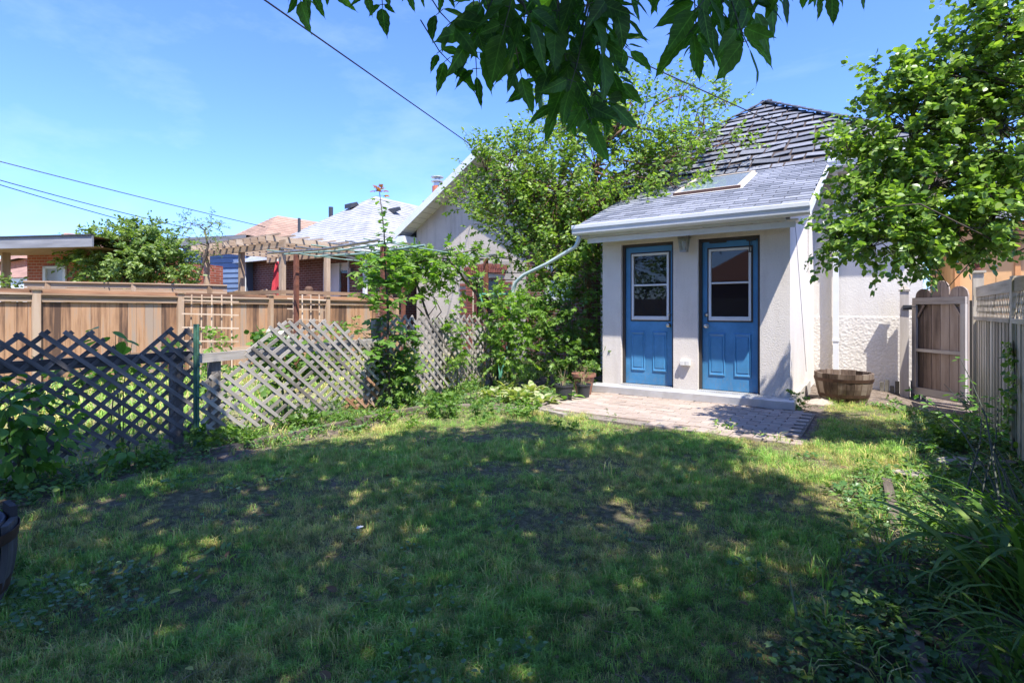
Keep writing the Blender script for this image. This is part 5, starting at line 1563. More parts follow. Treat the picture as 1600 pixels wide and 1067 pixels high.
# templates: (verts (k,3) with x across, y along, z normal ; quads)
T_OVATE = (np.array([(0,0,0),(.26,.28,.05),(.22,.66,.03),(0,1.0,-.10),(-.22,.66,.03),(-.26,.28,.05)]), np.array([(0,1,2,3),(0,3,4,5)]))
T_LONG = (np.array([(0,0,0),(.15,.3,.03),(.13,.65,.0),(0,1.0,-.16),(-.13,.65,.0),(-.15,.3,.03)]), np.array([(0,1,2,3),(0,3,4,5)]))
T_ROUND = (np.array([(0,0,0),(.36,.22,.06),(.36,.62,.04),(0,1.0,-.06),(-.36,.62,.04),(-.36,.22,.06)]), np.array([(0,1,2,3),(0,3,4,5)]))
T_LOBED = (np.array([(0,0,0),(.48,.12,-.03),(.24,.36,.03),(.50,.72,-.05),(.14,.64,.03),(0,1.05,-.10),(-.14,.64,.03),(-.50,.72,-.05),(-.24,.36,.03),(-.48,.12,-.03)]),
           np.array([(0,1,2,2),(0,2,3,4),(0,4,5,6),(0,6,7,8),(0,8,9,9)]))
T_BLADE = (np.array([(-.03,0,0),(.03,0,0),(.03,.5,.02),(-.03,.5,.02),(0.0,1.0,-.08),(0.001,1.0,-.08)]), np.array([(0,1,2,3),(3,2,5,4)]))
def leaf_mesh(name, P, D, N, S, T, mat):
    D = unit(D); B = unit(np.cross(D, N)); N2 = np.cross(B, D)
    tv, tf = T; k = len(tv); n = len(P)
    S = np.asarray(S).reshape(-1,1,1)*np.ones((n,1,1))
    V = P[:,None,:] + S*(tv[None,:,0,None]*B[:,None,:] + tv[None,:,1,None]*D[:,None,:] + tv[None,:,2,None]*N2[:,None,:])
    Fc = (tf[None,:,:] + (np.arange(n)*k)[:,None,None]).reshape(-1,4)
    if T is T_LOBED:
        # triangles given as doubled quads -> split: fan as triangles
        tri = []
        for q in tf:
            if q[2] == q[3]: tri.append((q[0],q[1],q[2]))
            else: tri += [(q[0],q[1],q[2]),(q[0],q[2],q[3])]
        tri = np.array(tri)
        Fc = (tri[None] + (np.arange(n)*k)[:,None,None]).reshape(-1,3)
    return mesh_np(name, V.reshape(-1,3), Fc, mat)
def leaf_obj(name, P, D, N, S, T, mat, parent, kind="stuff", origin=None):
    origin = Vector(origin) if origin is not None else Vector(P.mean(0))
    me = leaf_mesh(name, P-np.array(origin), D, N, S, T, mat)
    o = place(name, me, origin, parent)
    if kind: o["kind"] = kind
    return o
def sprays(starts, dirs, L, n, rng, droop=0.25, spread=0.9, hang=0.3, jit=0.04, up=0.7):
    """twigs with alternate leaves; returns P,D,N and the twig polylines"""
    m = len(starts)
    L = np.asarray(L).reshape(-1,1,1)*np.ones((m,1,1))
    t = np.linspace(0.12, 1.0, n)[None,:,None]
    dirs = unit(dirs)
    side = unit(np.cross(dirs, np.array([0,0,1.0])+rng.normal(0,.25,(m,3))))
    curve = lambda t: starts[:,None,:] + dirs[:,None,:]*L*t - np.array([0,0,1.0])*droop*L*t**2
    P = curve(t) + rng.normal(0, jit, (m,n,3))*L
    sg = np.where(np.arange(n)%2==0, 1, -1)[None,:,None]
    D = dirs[:,None,:]*(0.55+0.5*(t>0.95)) + side[:,None,:]*sg*spread*(t<0.95) + rng.normal(0,.35,(m,n,3)) - np.array([0,0,1.0])*hang
    N = np.array([0,0,1.0])*up + rng.normal(0,.62,(m,n,3)) + 0.25*dirs[:,None,:]
    tt = np.linspace(0,1,4)[None,:,None]
    return P.reshape(-1,3), D.reshape(-1,3), N.reshape(-1,3), curve(tt)
def ell_points(rng, c, r, n, lo=0.45):
    v = unit(rng.normal(0,1,(n,3)))
    rad = (lo + (1-lo)*rng.random((n,1))**0.6)
    return np.array(c) + v*rad*np.array(r), v
def keep_sky(P, px, py):
    pass
def cam_uvd(P):
    P = np.asarray(P)
    d = -SN*P[:,0] + CS*P[:,1]; l = CS*P[:,0] + SN*P[:,1]
    dd = np.maximum(d, 1e-6)
    return 800+830*l/dd, HOR-830*(P[:,2]-CAMZ)/dd, d

def tree(name, label, base, trunk, blobs, leaf, T, mat, bark, seed, r0=0.07, lf=1.0, L=(0.35,0.7), nper=9, hang=0.35, droop=0.25, cat="tree", outward=1.0, upb=0.35, group=None, limbs=True, twigs=True, flt=None, jit=0.04):
    """blobs: (cx,cy,cz,rx,ry,rz,n_sprays)"""
    rng = np.random.default_rng(seed); rnd = random.Random(seed)
    o = empty(name, base, label, cat, group)
    tb = MB(); pts = [Vector(p) for p in trunk]
    k = len(pts)
    tb.tube(pts, [r0*(1-0.55*i/(k-1)) for i in range(k)], 10)
    tr = tb.build("trunk", bark, o, smooth=True, origin=Vector(base))
    lim = MB(); Ps, Ds, Ns, Ss = [], [], [], []
    for bi, (cx,cy,cz,rx,ry,rz,ns) in enumerate(blobs):
        c = Vector((cx,cy,cz))
        j = min(range(1,k), key=lambda i: (pts[i]-c).length + (0.6 if pts[i].z > cz else 0))
        s = pts[j]
        LL0 = (c-s).length*0.13
        wv = [s.lerp(c, q) + Vector((rnd.gauss(0,1), rnd.gauss(0,1), rnd.gauss(0.5,.8)))*LL0*(math.sin(math.pi*q)) for q in (.2,.4,.6,.8)]
        if limbs: lim.tube([s]+wv+[c], [r0*lf*k_ for k_ in (.38,.32,.27,.22,.17,.10)], 6)
        st, dv = ell_points(rng, (cx,cy,cz), (rx*0.85,ry*0.85,rz*0.85), ns, 0.25)
        dirs = dv*outward + np.array([0,0,upb]) + rng.normal(0,.3,(ns,3))
        LL = rng.uniform(L[0], L[1], ns)
        P, D, N, tw = sprays(st, dirs, LL, nper, rng, droop=droop, hang=hang, jit=jit)
        Ps.append(P); Ds.append(D); Ns.append(N)
        if twigs:
            for i in range(ns):
                w = tw[i]
                if i % 3 == 0:
                    q0 = c.lerp(Vector(w[0]), 0.5) + Vector((0,0,0.04))
                    lim.tube([c, q0, Vector(w[0])], [r0*0.13, r0*0.10, r0*0.07], 4, cap=False)
                lim.tube([Vector(p) for p in w], [r0*0.07, r0*0.06, r0*0.045, r0*0.02], 3, cap=False)
    P = np.concatenate(Ps); D = np.concatenate(Ds); N = np.concatenate(Ns)
    if flt is not None:
        kmask = flt(P); P, D, N = P[kmask], D[kmask], N[kmask]
    S = (0.42+0.78*rng.random(len(P))**0.7)*leaf
    leaf_obj("crown", P, D, N, S, T, mat, o)
    if lim.v:
        l = lim.build("limbs", bark, o, origin=Vector(base), smooth=True); l["kind"] = "stuff"
    return o

LF_TREE = mat_leaf("fruit_tree_leaf", (0.092,0.169,0.033), (0.175,0.266,0.053), (0.279,0.370,0.090), trans=0.38, rough=0.42)
LF_LILAC = mat_leaf("lilac_leaf", (0.097,0.179,0.040), (0.178,0.282,0.056), (0.301,0.404,0.087), trans=0.33, rough=0.36, spec=0.5)
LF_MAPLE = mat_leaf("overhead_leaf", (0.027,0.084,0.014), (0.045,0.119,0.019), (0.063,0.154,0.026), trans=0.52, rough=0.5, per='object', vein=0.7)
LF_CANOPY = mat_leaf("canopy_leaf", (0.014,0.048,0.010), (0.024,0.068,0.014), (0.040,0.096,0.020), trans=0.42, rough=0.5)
LF_SAP = mat_leaf("sapling_leaf", (0.066,0.154,0.026), (0.116,0.224,0.039), (0.198,0.322,0.065), trans=0.38, rough=0.45, per='object')
LF_RED = mat_leaf("reddish_new_leaf", (0.22,0.07,0.05), (0.32,0.14,0.08), (0.2,0.2,0.07), trans=0.4, per='object')
LF_BUSH = mat_leaf("bush_leaf", (0.058,0.126,0.023), (0.107,0.203,0.039), (0.181,0.294,0.058), trans=0.33)
LF_BRIGHT = mat_leaf("bright_leaf", (0.088,0.176,0.028), (0.163,0.275,0.050), (0.250,0.363,0.077), trans=0.42)
LF_SHADE = mat_leaf("shaded_bush_leaf", (0.058,0.149,0.026), (0.117,0.245,0.040), (0.176,0.333,0.059), trans=0.35, per='object')
LF_HOSTA = mat_leaf("hosta_leaf_green", (0.080,0.160,0.032), (0.160,0.256,0.060), (0.288,0.336,0.128), trans=0.32, per='object', big=22, tint=(0.42,0.42,0.24))
LF_LILY = mat_leaf("daylily_blade", (0.063,0.146,0.026), (0.115,0.227,0.040), (0.210,0.308,0.066), trans=0.3, per='object')
LF_WEED = mat_leaf("weed_leaf", (0.066,0.147,0.033), (0.132,0.238,0.046), (0.231,0.336,0.078), trans=0.35)
LF_IVY = mat_leaf("ground_ivy_leaf", (0.048,0.123,0.033), (0.096,0.189,0.052), (0.176,0.275,0.104), trans=0.22, rough=0.35)
LF_FAR = mat_leaf("far_tree_leaf", (0.091,0.154,0.046), (0.165,0.238,0.065), (0.264,0.336,0.104), trans=0.35)
LF_DRY = mat_leaf("dry_leaf", (0.11,0.06,0.035), (0.20,0.12,0.07), (0.30,0.22,0.12), trans=0.15, rough=0.8)
LF_YEL = mat_leaf("yellow_leaf_face", (0.42,0.40,0.06), (0.55,0.5,0.08), None, trans=0.2)

# ------------------------------------------------------------------ tall fruit tree between the houses
def blob(px, py, d, rpx, rpy, n, rd=None):
    c = at(px, py, d); rx = rpx*d/830; rz = rpy*d/830
    return (c.x, c.y, c.z, rx, rd if rd else rx*0.8, rz, n)
FB = [(*b_[:6], int(b_[6]*(1.5 if cam_uvd([b_[:3]])[0][0] < 900 else 0.85))) for b_ in [blob(800,330,10.2,75,60,120), blob(870,300,9.7,80,75,130), blob(800,250,10.4,55,45,70), blob(930,260,9.9,80,80,130), blob(1010,250,9.8,60,55,80),
      blob(900,190,10.2,75,50,75), blob(985,160,10.0,30,60,30), blob(1000,200,10,50,50,50), blob(1065,150,10.2,28,55,26), blob(1130,160,10.3,16,40,16), blob(1100,200,10.0,40,35,40),
      blob(1060,245,9.6,60,30,55), blob(760,270,10.6,30,50,25), blob(735,310,10.6,30,30,22), blob(880,380,9.6,60,50,80), blob(920,360,9.3,45,60,60), blob(860,430,9.2,40,40,40),
      blob(820,380,9.9,45,30,40), blob(1040,285,9.4,60,28,50), blob(1000,325,9.1,45,22,34), blob(940,320,9.2,45,40,40), blob(1130,225,9.6,30,18,14)]]
FT = at(915, 600, 10.0)
tree("fruit_tree", "tall bright green fruit tree with upright shoots between stucco house and porch", (FT.x,FT.y,0),
     [(FT.x,FT.y,-0.1), at(918,470,9.9), at(920,380,9.8), at(925,300,9.8), at(940,230,9.9)], FB, 0.092, T_OVATE, LF_TREE, BARK_R, 21, r0=0.08, L=(0.3,0.62), nper=16, hang=0.55, droop=0.12, upb=0.75, outward=0.75)

# ------------------------------------------------------------------ lilac on the right
LB = [blob(1500,120,5.4,90,70,110), blob(1420,200,5.5,75,75,120), blob(1560,200,5.2,80,90,120), blob(1370,270,5.6,50,45,55), blob(1460,290,5.3,80,60,110), blob(1345,330,5.5,45,40,50),
      blob(1400,360,5.3,60,42,68), blob(1490,360,5.2,70,40,75), blob(1560,330,5.0,60,60,80), blob(1590,50,5.2,60,70,70), blob(1545,25,5.5,35,40,30), blob(1385,130,5.7,35,40,24), blob(1440,130,5.6,50,40,45), blob(1325,235,5.6,35,14,14),
      blob(1300,365,5.4,16,18,10), blob(1365,385,5.3,45,22,30), blob(1640,200,5.0,90,150,110), blob(1650,-40,5.0,120,90,80)]
LB = [(x*.86,y*.86,CAMZ+(z-CAMZ)*.86,rx*.86,ry*.86,rz*.86,n) for x,y,z,rx,ry,rz,n in LB]
LT = Vector((1.6, 5.7, 0))
tree("lilac_tree", "large spreading lilac with glossy heart shaped leaves over the right fence", LT,
     [(1.6,5.7,-0.1),(1.58,5.72,0.9),(1.5,5.75,1.7),(1.3,5.8,2.4),(1.0,5.8,3.0)], LB, 0.058, T_ROUND, LF_LILAC, BARK, 22, r0=0.045, lf=0.55, L=(0.16,0.36), nper=21, hang=0.35, droop=0.15, upb=0.3)

# ------------------------------------------------------------------ far small trees
c = at(205, 500, 13.0)
tree("bushy_tree", "rounded bushy tree in front of the flat roofed garage", (c.x,c.y,0), [(c.x,c.y,-0.1), at(205,470,13), at(205,440,13), at(208,410,13)],
     [blob(145,392,12.8,42,34,110), blob(215,378,13,55,30,150), blob(190,430,12.7,55,30,120), blob(255,410,12.9,50,42,150), blob(205,405,12.8,80,40,150), blob(280,440,12.7,22,18,18), blob(165,440,12.6,25,14,14), blob(240,365,13,30,16,18)],
     0.095, T_OVATE, LF_FAR, BARK, 23, r0=0.05, L=(0.25,0.5), nper=24)
c = at(312, 500, 13.6)
tree("slender_tree", "slender open tree with thin stem beside the blue shed", (c.x,c.y,0), [(c.x,c.y,-0.1), at(306,440,13.6), at(318,410,13.6), at(325,385,13.6), at(320,360,13.6)],
     [blob(300,350,13.6,22,14,22), blob(330,352,13.6,22,16,24), blob(295,375,13.6,14,12,8), blob(330,380,13.6,14,10,8), blob(318,400,13.6,10,8,5)],
     0.085, T_LONG, LF_FAR, BARK, 24, r0=0.05, L=(0.2,0.4), nper=9, hang=0.1)
c = at(10, 520, 10.8)
tree("shrub", "small green shrub against the cedar fence at the left edge", (c.x,c.y,0), [(c.x,c.y,-0.05), at(8,500,11.9), at(8,460,12.2)], [blob(8,450,12.3,22,14,26), blob(35,462,12.3,22,6,10)], 0.10, T_OVATE, LF_FAR, BARK, 25, r0=0.03, L=(0.15,0.3), nper=7, cat="shrub")
c = at(1462, 470, 12.5)
tree("shrub", "bright green shrub showing between gate top and tan house", (c.x,c.y,-0.1), [(c.x,c.y,-0.1), at(1462,470,12.5), at(1464,440,12.5)], [blob(1455,430,12.5,14,22,22), blob(1485,442,12.6,14,20,20), blob(1470,400,12.8,22,16,20)], 0.09, T_OVATE, LF_BRIGHT, BARK, 26, r0=0.03, L=(0.15,0.3), nper=7, cat="shrub")
c = at(1500, 300, 30)
tree("distant_tree", "distant tree seen as green patches behind the lilac on the right", (c.x,c.y,0), [(c.x,c.y,0), at(1500,400,30), at(1500,330,30), at(1500,290,30)], [blob(1440,400,29,50,45,50), blob(1540,330,31,60,60,60), blob(1600,390,30,50,40,50)], 0.22, T_OVATE, LF_BUSH, BARK, 27, r0=0.2, L=(0.6,1.2), nper=8)

# ------------------------------------------------------------------ shade tree overhead: trunk behind the camera, crown above it
def build_shade_tree():
    rng = np.random.default_rng(31); rnd = random.Random(31)
    base = Vector((1.1,-3.2,0))
    o = empty("shade_tree", base, "large shade tree whose dark leafy branch tips hang into the top of the view", "tree")
    tb = MB(); tr = [base-Vector((0,0,.1)), base+Vector((-.1,.15,1.4)), base+Vector((-.3,.5,2.8)), base+Vector((-.8,1.2,4.2)), base+Vector((-1.3,2.0,5.4))]
    tb.tube(tr, [0.24,0.19,0.16,0.12,0.08], 14); tb.build("trunk", BARK, o, smooth=True, origin=base)
    lim = MB()
    n = 10500
    # unseen crown, shaped to cast the wanted shadow outline; kept clear of the view
    L = np.array([-TOSUN.x/TOSUN.z, -TOSUN.y/TOSUN.z])       # ground shift of a shadow per metre of height
    gx = rng.uniform(-7.4, 1.6, n*3); gy = rng.uniform(-4.0, 6.1, n*3)
    wob = 0.10*np.sin(gx*9.3+0.5)+0.07*np.sin(gx*21+1.2)
    edge = np.interp(gx, [-7.4,-6.4,-5.8,-5.3,-4.6,-4.2,-3.9,-3.45,-3.35,-2.9,-2.55,-2.35,-2.2,-1.9,-1.4,-1.1,-.84,-.57,-.4,-.2,0,.3,1.6], [0.8,2.1,2.7,2.6,2.6,3.2,4.2,4.5,5.1,5.15,4.7,4.4,5.1,5.55,5.3,5.05,4.45,4.35,4.05,3.8,3.4,3.25,3.0])
    ok = gy < edge + wob - rng.exponential(0.05, len(gx))
    # gaps shaped into the crown to let a few sun flecks through
    for (fx, fy, fr) in ((-1.29,3.17,.15),(-2.18,4.38,.12),(-3.53,3.45,.13),(-3.82,3.25,.12),(-4.28,1.73,.14),(-4.14,1.15,.14),(-3.55,1.35,.13),(-.52,4.08,.12),(-2.55,4.15,.12),(-1.6,4.5,.10),(-2.85,1.35,.10),(-.25,3.0,.12)):
        ok &= ((gx-fx)**2+(gy-fy)**2) > fr**2
    gx, gy = gx[ok], gy[ok]
    z = rng.uniform(3.6, 6.4, len(gx))
    x = gx - L[0]*z; y = gy - L[1]*z
    P0 = np.stack([x,y,z],-1)
    u, v, d = cam_uvd(P0)
    inview = (d > 0.2) & (v > -60-260/np.maximum(d,0.5)) & (u > -250) & (u < 1850)
    P0 = P0[~inview][:n]
    m = len(P0)
    k = 7
    P = (P0[:,None,:] + rng.normal(0,.10,(m,k,3))).reshape(-1,3)
    u, v, d = cam_uvd(P)
    ok = ~((d > 0.1) & (v > -25))
    P = P[ok]
    D = rng.normal(0,1,P.shape) - np.array([0,0,0.6]); N = np.array([0,0,1.0])+rng.normal(0,.45,P.shape)
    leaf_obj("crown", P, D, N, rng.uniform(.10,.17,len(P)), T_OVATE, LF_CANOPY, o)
    # limbs reaching through the crown
    for i in range(34):
        p = Vector(P0[rng.integers(m)]); j = rnd.choice((2,3,4))
        s = tr[j]; mid = s.lerp(p, .5)+Vector((0,0,.35))
        uu, vv, dd = cam_uvd(np.array([tuple(mid), tuple(p), tuple(s.lerp(p,.75)+Vector((0,0,.2)))]))
        if any((dd > 0.1) & (vv > -40)): continue
        lim.tube([s, mid, s.lerp(p,.75)+Vector((0,0,.2)), p], [.05,.035,.022,.008], 6)
    # hanging branch tips: compound leaves, every leaflet its own object
    def leaflet_mesh(seed, broad):
        r = random.Random(seed)
        n_ = 9; left, right, mid = [], [], []
        for i in range(n_+1):
            t = i/n_
            w = broad*(math.sin(math.pi*min(1,t*1.02)**0.72))**0.85*(1-0.42*t)
            if t > 0.72: w *= max(0.0,(1-t)/0.28)**0.8
            tooth = 0.028 if (i % 2 and 0.25 < t < 0.85) else 0.0
            bend = 0.05*math.sin(t*3+seed); zz = -0.20*t*t + 0.02*math.sin(7*t+seed)
            mid.append((bend, t, zz)); 
            right.append((bend+w+tooth, t-(0.01 if tooth else 0), zz+0.22*w)); left.append((bend-w-tooth, t, zz+0.22*w))
        V = mid+left+right; k_ = n_+1; Fc = []
        for i in range(n_):
            Fc.append((i, i+1, k_+i+1, k_+i)); Fc.append((i+1, i, 2*k_+i, 2*k_+i+1))
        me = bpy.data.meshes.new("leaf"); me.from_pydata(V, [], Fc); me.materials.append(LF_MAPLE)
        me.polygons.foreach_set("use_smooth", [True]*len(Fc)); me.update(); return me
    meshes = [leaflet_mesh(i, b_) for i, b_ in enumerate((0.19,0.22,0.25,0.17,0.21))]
    twig = MB()
    def leaf_at(p, dirv, size, nrm):
        d_ = dirv.normalized(); nrm = (nrm - d_*nrm.dot(d_)).normalized(); b_ = d_.cross(nrm)
        M = Matrix((b_, d_, nrm)).transposed()
        place("leaf", rnd.choice(meshes), p, o, M, (size*rnd.uniform(.85,1.1), size, size))
    right_ = Vector((CS,SN,0)); fwd = Vector((-SN,CS,0)); upv = Vector((0,0,1))
    def compound(px, py, d, ang, size, nl=5, down=1.0):
        """px,py: where the leaf stalk ends; ang: screen angle of the main axis (0 = straight down, + = to the right)"""
        p = at(px, py, d)
        axis = (right_*math.sin(ang) - upv*math.cos(ang) + fwd*rnd.uniform(-.35,.35)).normalized()
        st = p - axis*size*0.55
        top = st - axis*size*0.9 + upv*size*0.3
        twig.tube([top, st, p], [0.0022,0.0018,0.0012], 5)
        leaf_at(p, axis, size*rnd.uniform(.75,1.2), (fwd*-1+upv*.4+Vector((rnd.gauss(0,.4),rnd.gauss(0,.4),rnd.gauss(0,.4)))))
        side = axis.cross(fwd).normalized()
        pairs = (nl-1)//2
        for q in range(pairs):
            s = p - axis*size*(0.18+0.36*q)
            for sg in (-1,1):
                dv = (axis*0.55 + side*sg*0.85 - upv*0.35 + fwd*rnd.uniform(-.5,.5))
                sp = s + side*sg*size*0.10
                twig.tube([s, sp], [0.0012,0.001], 4)
                leaf_at(sp, dv, size*rnd.uniform(.5,1.0), (fwd*-1+upv*.5+Vector((rnd.gauss(0,.5),rnd.gauss(0,.5),rnd.gauss(0,.5)))))
    S = 0.104
    # big central mass: outline points first, then filling
    mass = [(712,45,.9,1.2),(705,100,.7,1.1),(745,120,.15,1.15),(735,60,-.6,1.1),(800,95,.2,1.0),(770,40,.3,1.1),(835,135,-1.1,1.1),(870,175,-.25,1.25),(905,165,.5,1.25),(925,195,.15,1.0),(955,165,.9,1.0),(985,80,.9,.9),
            (955,110,.6,1.1),(905,110,.1,1.2),(860,110,-.2,1.2),(820,60,0,1.2),(900,60,.2,1.2),(950,50,.5,1.1),(780,5,0,1.1),(840,10,.1,1.1),(900,0,-.1,1.1),(960,5,.5,1.0),(745,0,-.3,1.1),(930,140,.3,1.1),(880,70,-.5,1.2),
            (800,20,.4,1.2),(870,30,.0,1.2),(925,20,.2,1.2),(840,90,.2,1.2),(975,30,.8,1.0),(760,75,.1,1.1),(890,140,-.2,1.2),(850,60,-.4,1.2),(815,120,.3,1.0),(790,-20,0,1.2),(860,-15,.2,1.2),(930,-20,.1,1.2),(985,-10,.4,1.0),(940,80,.2,1.2),(970,130,.4,.9),
            (830,35,.5,1.2),(885,100,.3,1.2),(910,45,-.3,1.2),(785,55,-.2,1.1),(868,5,-.3,1.2),(945,170,.1,.95),
            (1085,20,-.5,1.1),(1070,60,-.8,1.1),(1110,40,.1,1.1),(1140,15,.3,1.1),(1120,70,.4,1.05),(1165,55,.6,1.2),(1180,20,.7,1.1),(1100,-10,-.2,1.1),(1150,-20,.1,1.1),(1090,75,-.1,.9),(1170,75,.25,1.1),(1200,-5,.5,1.0)]
    for (px,py,a_,s_) in mass:
        compound(px, py, rnd.uniform(1.35,1.75), a_+rnd.gauss(0,.12), S*s_*1.08, 5)
    for (px,py,a_,s_,nl) in ((482,-2,-.4,.8,3),(470,2,.3,.8,3),(520,-12,.9,.7,3),(598,14,.1,.75,3),(568,-6,-.9,.6,3),(640,-10,.3,.5,3),(690,-8,-.2,.7,3),(660,-14,0,.6,3),(1010,-12,.5,.8,3),(1035,-14,-.5,.7,3),(1225,-6,.3,.8,3),(1262,-12,-.5,.8,3),(1300,-8,.2,.7,3),(1345,-14,.4,.7,3),(700,-16,.2,.6,3),(1280,-4,0.1,.7,3),(475,-26,0,.8,3),(600,-30,.2,.7,3)):
        compound(px, py, rnd.uniform(1.45,1.7), a_, S*s_, nl)
    for (pts, r) in (([(700,-120),(770,-40),(850,40),(900,120)],.006),([(1000,-140),(930,-40),(905,60),(925,150)],.006),([(1300,-150),(1180,-60),(1130,0),(1110,50)],.005),([(300,-160),(440,-80),(560,-60),(660,-70),(780,-100)],.005),([(1000,-110),(1150,-90),(1300,-70),(1400,-60)],.005)):
        w = [at(px, py, 1.6) for px, py in pts]
        twig.tube(w, [r, r*.8, r*.6, r*.35] + [r*.3]*(len(w)-4), 6)
    # the boughs that carry them come down from the crown
    for (px, py) in ((700,-120),(1000,-140),(1300,-150),(300,-160),(780,-100),(1000,-110)):
        p = at(px,py,1.6); e = Vector((p.x+0.5, p.y-0.9, 3.6)); twig.tube([tr[3], e, p.lerp(e,.4)+Vector((0,0,.1)), p], [.03,.018,.011,.006], 6)
    t_ = twig.build("twigs", STEM_D, o, origin=base); t_["kind"] = "stuff"
    if lim.v: l_ = lim.build("limbs", BARK, o, origin=base, smooth=True); l_["kind"] = "stuff"
build_shade_tree()

tree("back_tree", "broad tree added behind the back fence, out of view, for the door glass to reflect", (-10.5,-10,0), [(-10.5,-10,-.1),(-10.4,-10,1.5),(-10.5,-9.9,3.2)],  # added so the panes mirror leaves instead of open sky
     [(-10.5,-10,3.6,2.6,2.0,1.6,160),(-12.5,-9.5,2.8,1.6,1.4,1.4,70),(-8.2,-9.8,2.6,1.5,1.3,1.2,70)], 0.22, T_OVATE, LF_BUSH, BARK, 28, r0=0.2, L=(0.6,1.1), nper=9)
# ------------------------------------------------------------------ plants made of separate leaves
def obj_leaf_mesh(name, T, mat, curl=0.0, sub=False):
    tv, tf = T
    Fc = []
    for q in tf:
        q = list(dict.fromkeys(int(i) for i in q)); Fc.append(tuple(q))
    me = bpy.data.meshes.new(name); me.from_pydata([tuple(v) for v in tv], [], Fc); me.materials.append(mat); me.update()
    return me
T_HOSTA = []
def hosta_leaf(mat, seed=0):
    n = 7; V = []; k = n+1
    for i in range(k):
        t = i/n; w = 0.30*math.sin(math.pi*min(1,t)**0.75)**0.8 if 0 < t < 1 else 0
        zz = 0.25*t-0.55*t*t
        V.append((0,t,zz)); V.append((-w,t,zz+w*0.35+0.02*math.sin(9*t+seed))); V.append((w,t,zz+w*0.35+0.02*math.cos(8*t+seed)))
    Fc = []
    for i in range(n):
        a, b_ = 3*i, 3*i+3
        Fc += [(a,b_,b_+1,a+1),(b_,a,a+2,b_+2)]
    me = bpy.data.meshes.new("leaf"); me.from_pydata(V,[],Fc); me.materials.append(mat); me.polygons.foreach_set("use_smooth",[True]*len(Fc)); me.update(); return me
def orient(d, n):
    d = d.normalized(); n = (n-d*n.dot(d)); n = n.normalized() if n.length > 1e-5 else d.orthogonal().normalized(); b_ = d.cross(n)
    return Matrix((b_,d,n)).transposed()
def rosette(label, c, n, size, mat, name="hosta", cat="plant", group=None, el=(0.2,1.1), rnd=None, spread=0.06):
    rnd = rnd or random.Random(hash(label) % 9999 if False else len(label)*7+int(abs(c[0])*100))
    o = empty(name, c, label, cat, group)
    ms = [hosta_leaf(mat, s) for s in range(3)]
    for i in range(n):
        t = i*2.399+rnd.uniform(-.3,.3); e = el[0]+(el[1]-el[0])*(1-i/n)+rnd.uniform(-.15,.15)
        d = Vector((math.cos(t)*math.cos(e), math.sin(t)*math.cos(e), math.sin(e)))
        p = Vector(c)+Vector((math.cos(t),math.sin(t),0))*spread*rnd.uniform(.5,2)+Vector((0,0,0.03+0.25*size*rnd.random()))
        place("leaf", rnd.choice(ms), p, o, orient(d, Vector((0,0,1))), Vector((1,1,1))*size*rnd.uniform(.7,1.1))
    return o
for i, (px, py, n, s, lb) in enumerate(((770,622,24,.17,"variegated hosta nearest the upright lattice fence"),(808,628,30,.19,"large yellow edged hosta clump in the middle of the bed"),(850,632,24,.17,"variegated hosta beside the dark bush, nearest the pots"),(792,612,24,.18,"pale hosta at the back of the bed under the downspout"),(832,614,22,.17,"hosta at the back of the bed beneath the big bush"))):
    c = ground_at(px, py); rosette(lb, (c.x,c.y,gz(c.x,c.y)), n, s, LF_HOSTA, rnd=random.Random(i+50))
c = ground_at(885, 626); rosette("small broad leaved plant left of the black pots", (c.x,c.y,gz(c.x,c.y)), 9, .16, LF_BRIGHT if False else LF_SAP, "broadleaf_plant", rnd=random.Random(77))

def strap(label, c, n, L, mat, seed, name="daylily", e=(0.7,1.45), w=0.022, bias=None):
    rnd = random.Random(seed); o = empty(name, c, label, "plant")
    ms = []
    for v in range(5):
        k = 9; V = []; Fc = []; b_ = 0.55+0.22*v
        x, z, a = 0.0, 0.0, 1.25
        pts = []
        for i in range(k+1):
            pts.append((x,z)); a -= (0.12+0.30*(i/k))*b_; x += math.cos(a)/k; z += math.sin(a)/k
        for i,(x,z) in enumerate(pts):
            t = i/k; ww = (w/0.5)*(0.55+0.6*t if t < .5 else (0.85)*(1-((t-.5)/.5)**1.6)+0.02)
            V += [(-ww*.5,x,z+ww*.18),(0,x,z),(ww*.5,x,z+ww*.18)]
        for i in range(k):
            a_ = 3*i; Fc += [(a_,a_+1,a_+4,a_+3),(a_+1,a_+2,a_+5,a_+4)]
        me = bpy.data.meshes.new("leaf"); me.from_pydata(V,[],Fc); me.materials.append(mat); me.polygons.foreach_set("use_smooth",[True]*len(Fc)); me.update(); ms.append(me)
    md = ms[4].copy(); md.materials.clear(); md.materials.append(LF_DRY)
    for i in range(n):
        t = rnd.uniform(0,2*math.pi)
        if bias is not None and rnd.random() < 0.6: t = bias+rnd.gauss(0,.6)
        p = Vector(c)+Vector((rnd.gauss(0,.07),rnd.gauss(0,.07),-0.01))
        s = L*rnd.uniform(.6,1.1)
        if i % 9 == 4: place("dry_leaf", md, p, o, (rnd.gauss(0,.2), rnd.gauss(0,.2), t-math.pi/2), (s*.8,s*.8,s*.6)); continue
        place("leaf", rnd.choice(ms), p, o, (rnd.gauss(0,.16), rnd.gauss(0,.16), t-math.pi/2), (s*rnd.uniform(.8,1.3),s,s))
    return o
def g3(x, y): return (x, y, gz(x,y))
strap("big clump of arching strap leaves in the right bed near the bottom corner", g3(0.50,2.95), 75, 0.72, LF_LILY, 1, bias=math.pi*0.95, w=0.020)
strap("arching strap leaf clump behind the big one, right edge of the view", g3(0.62,3.55), 60, 0.62, LF_LILY, 2, bias=math.pi, w=0.018)
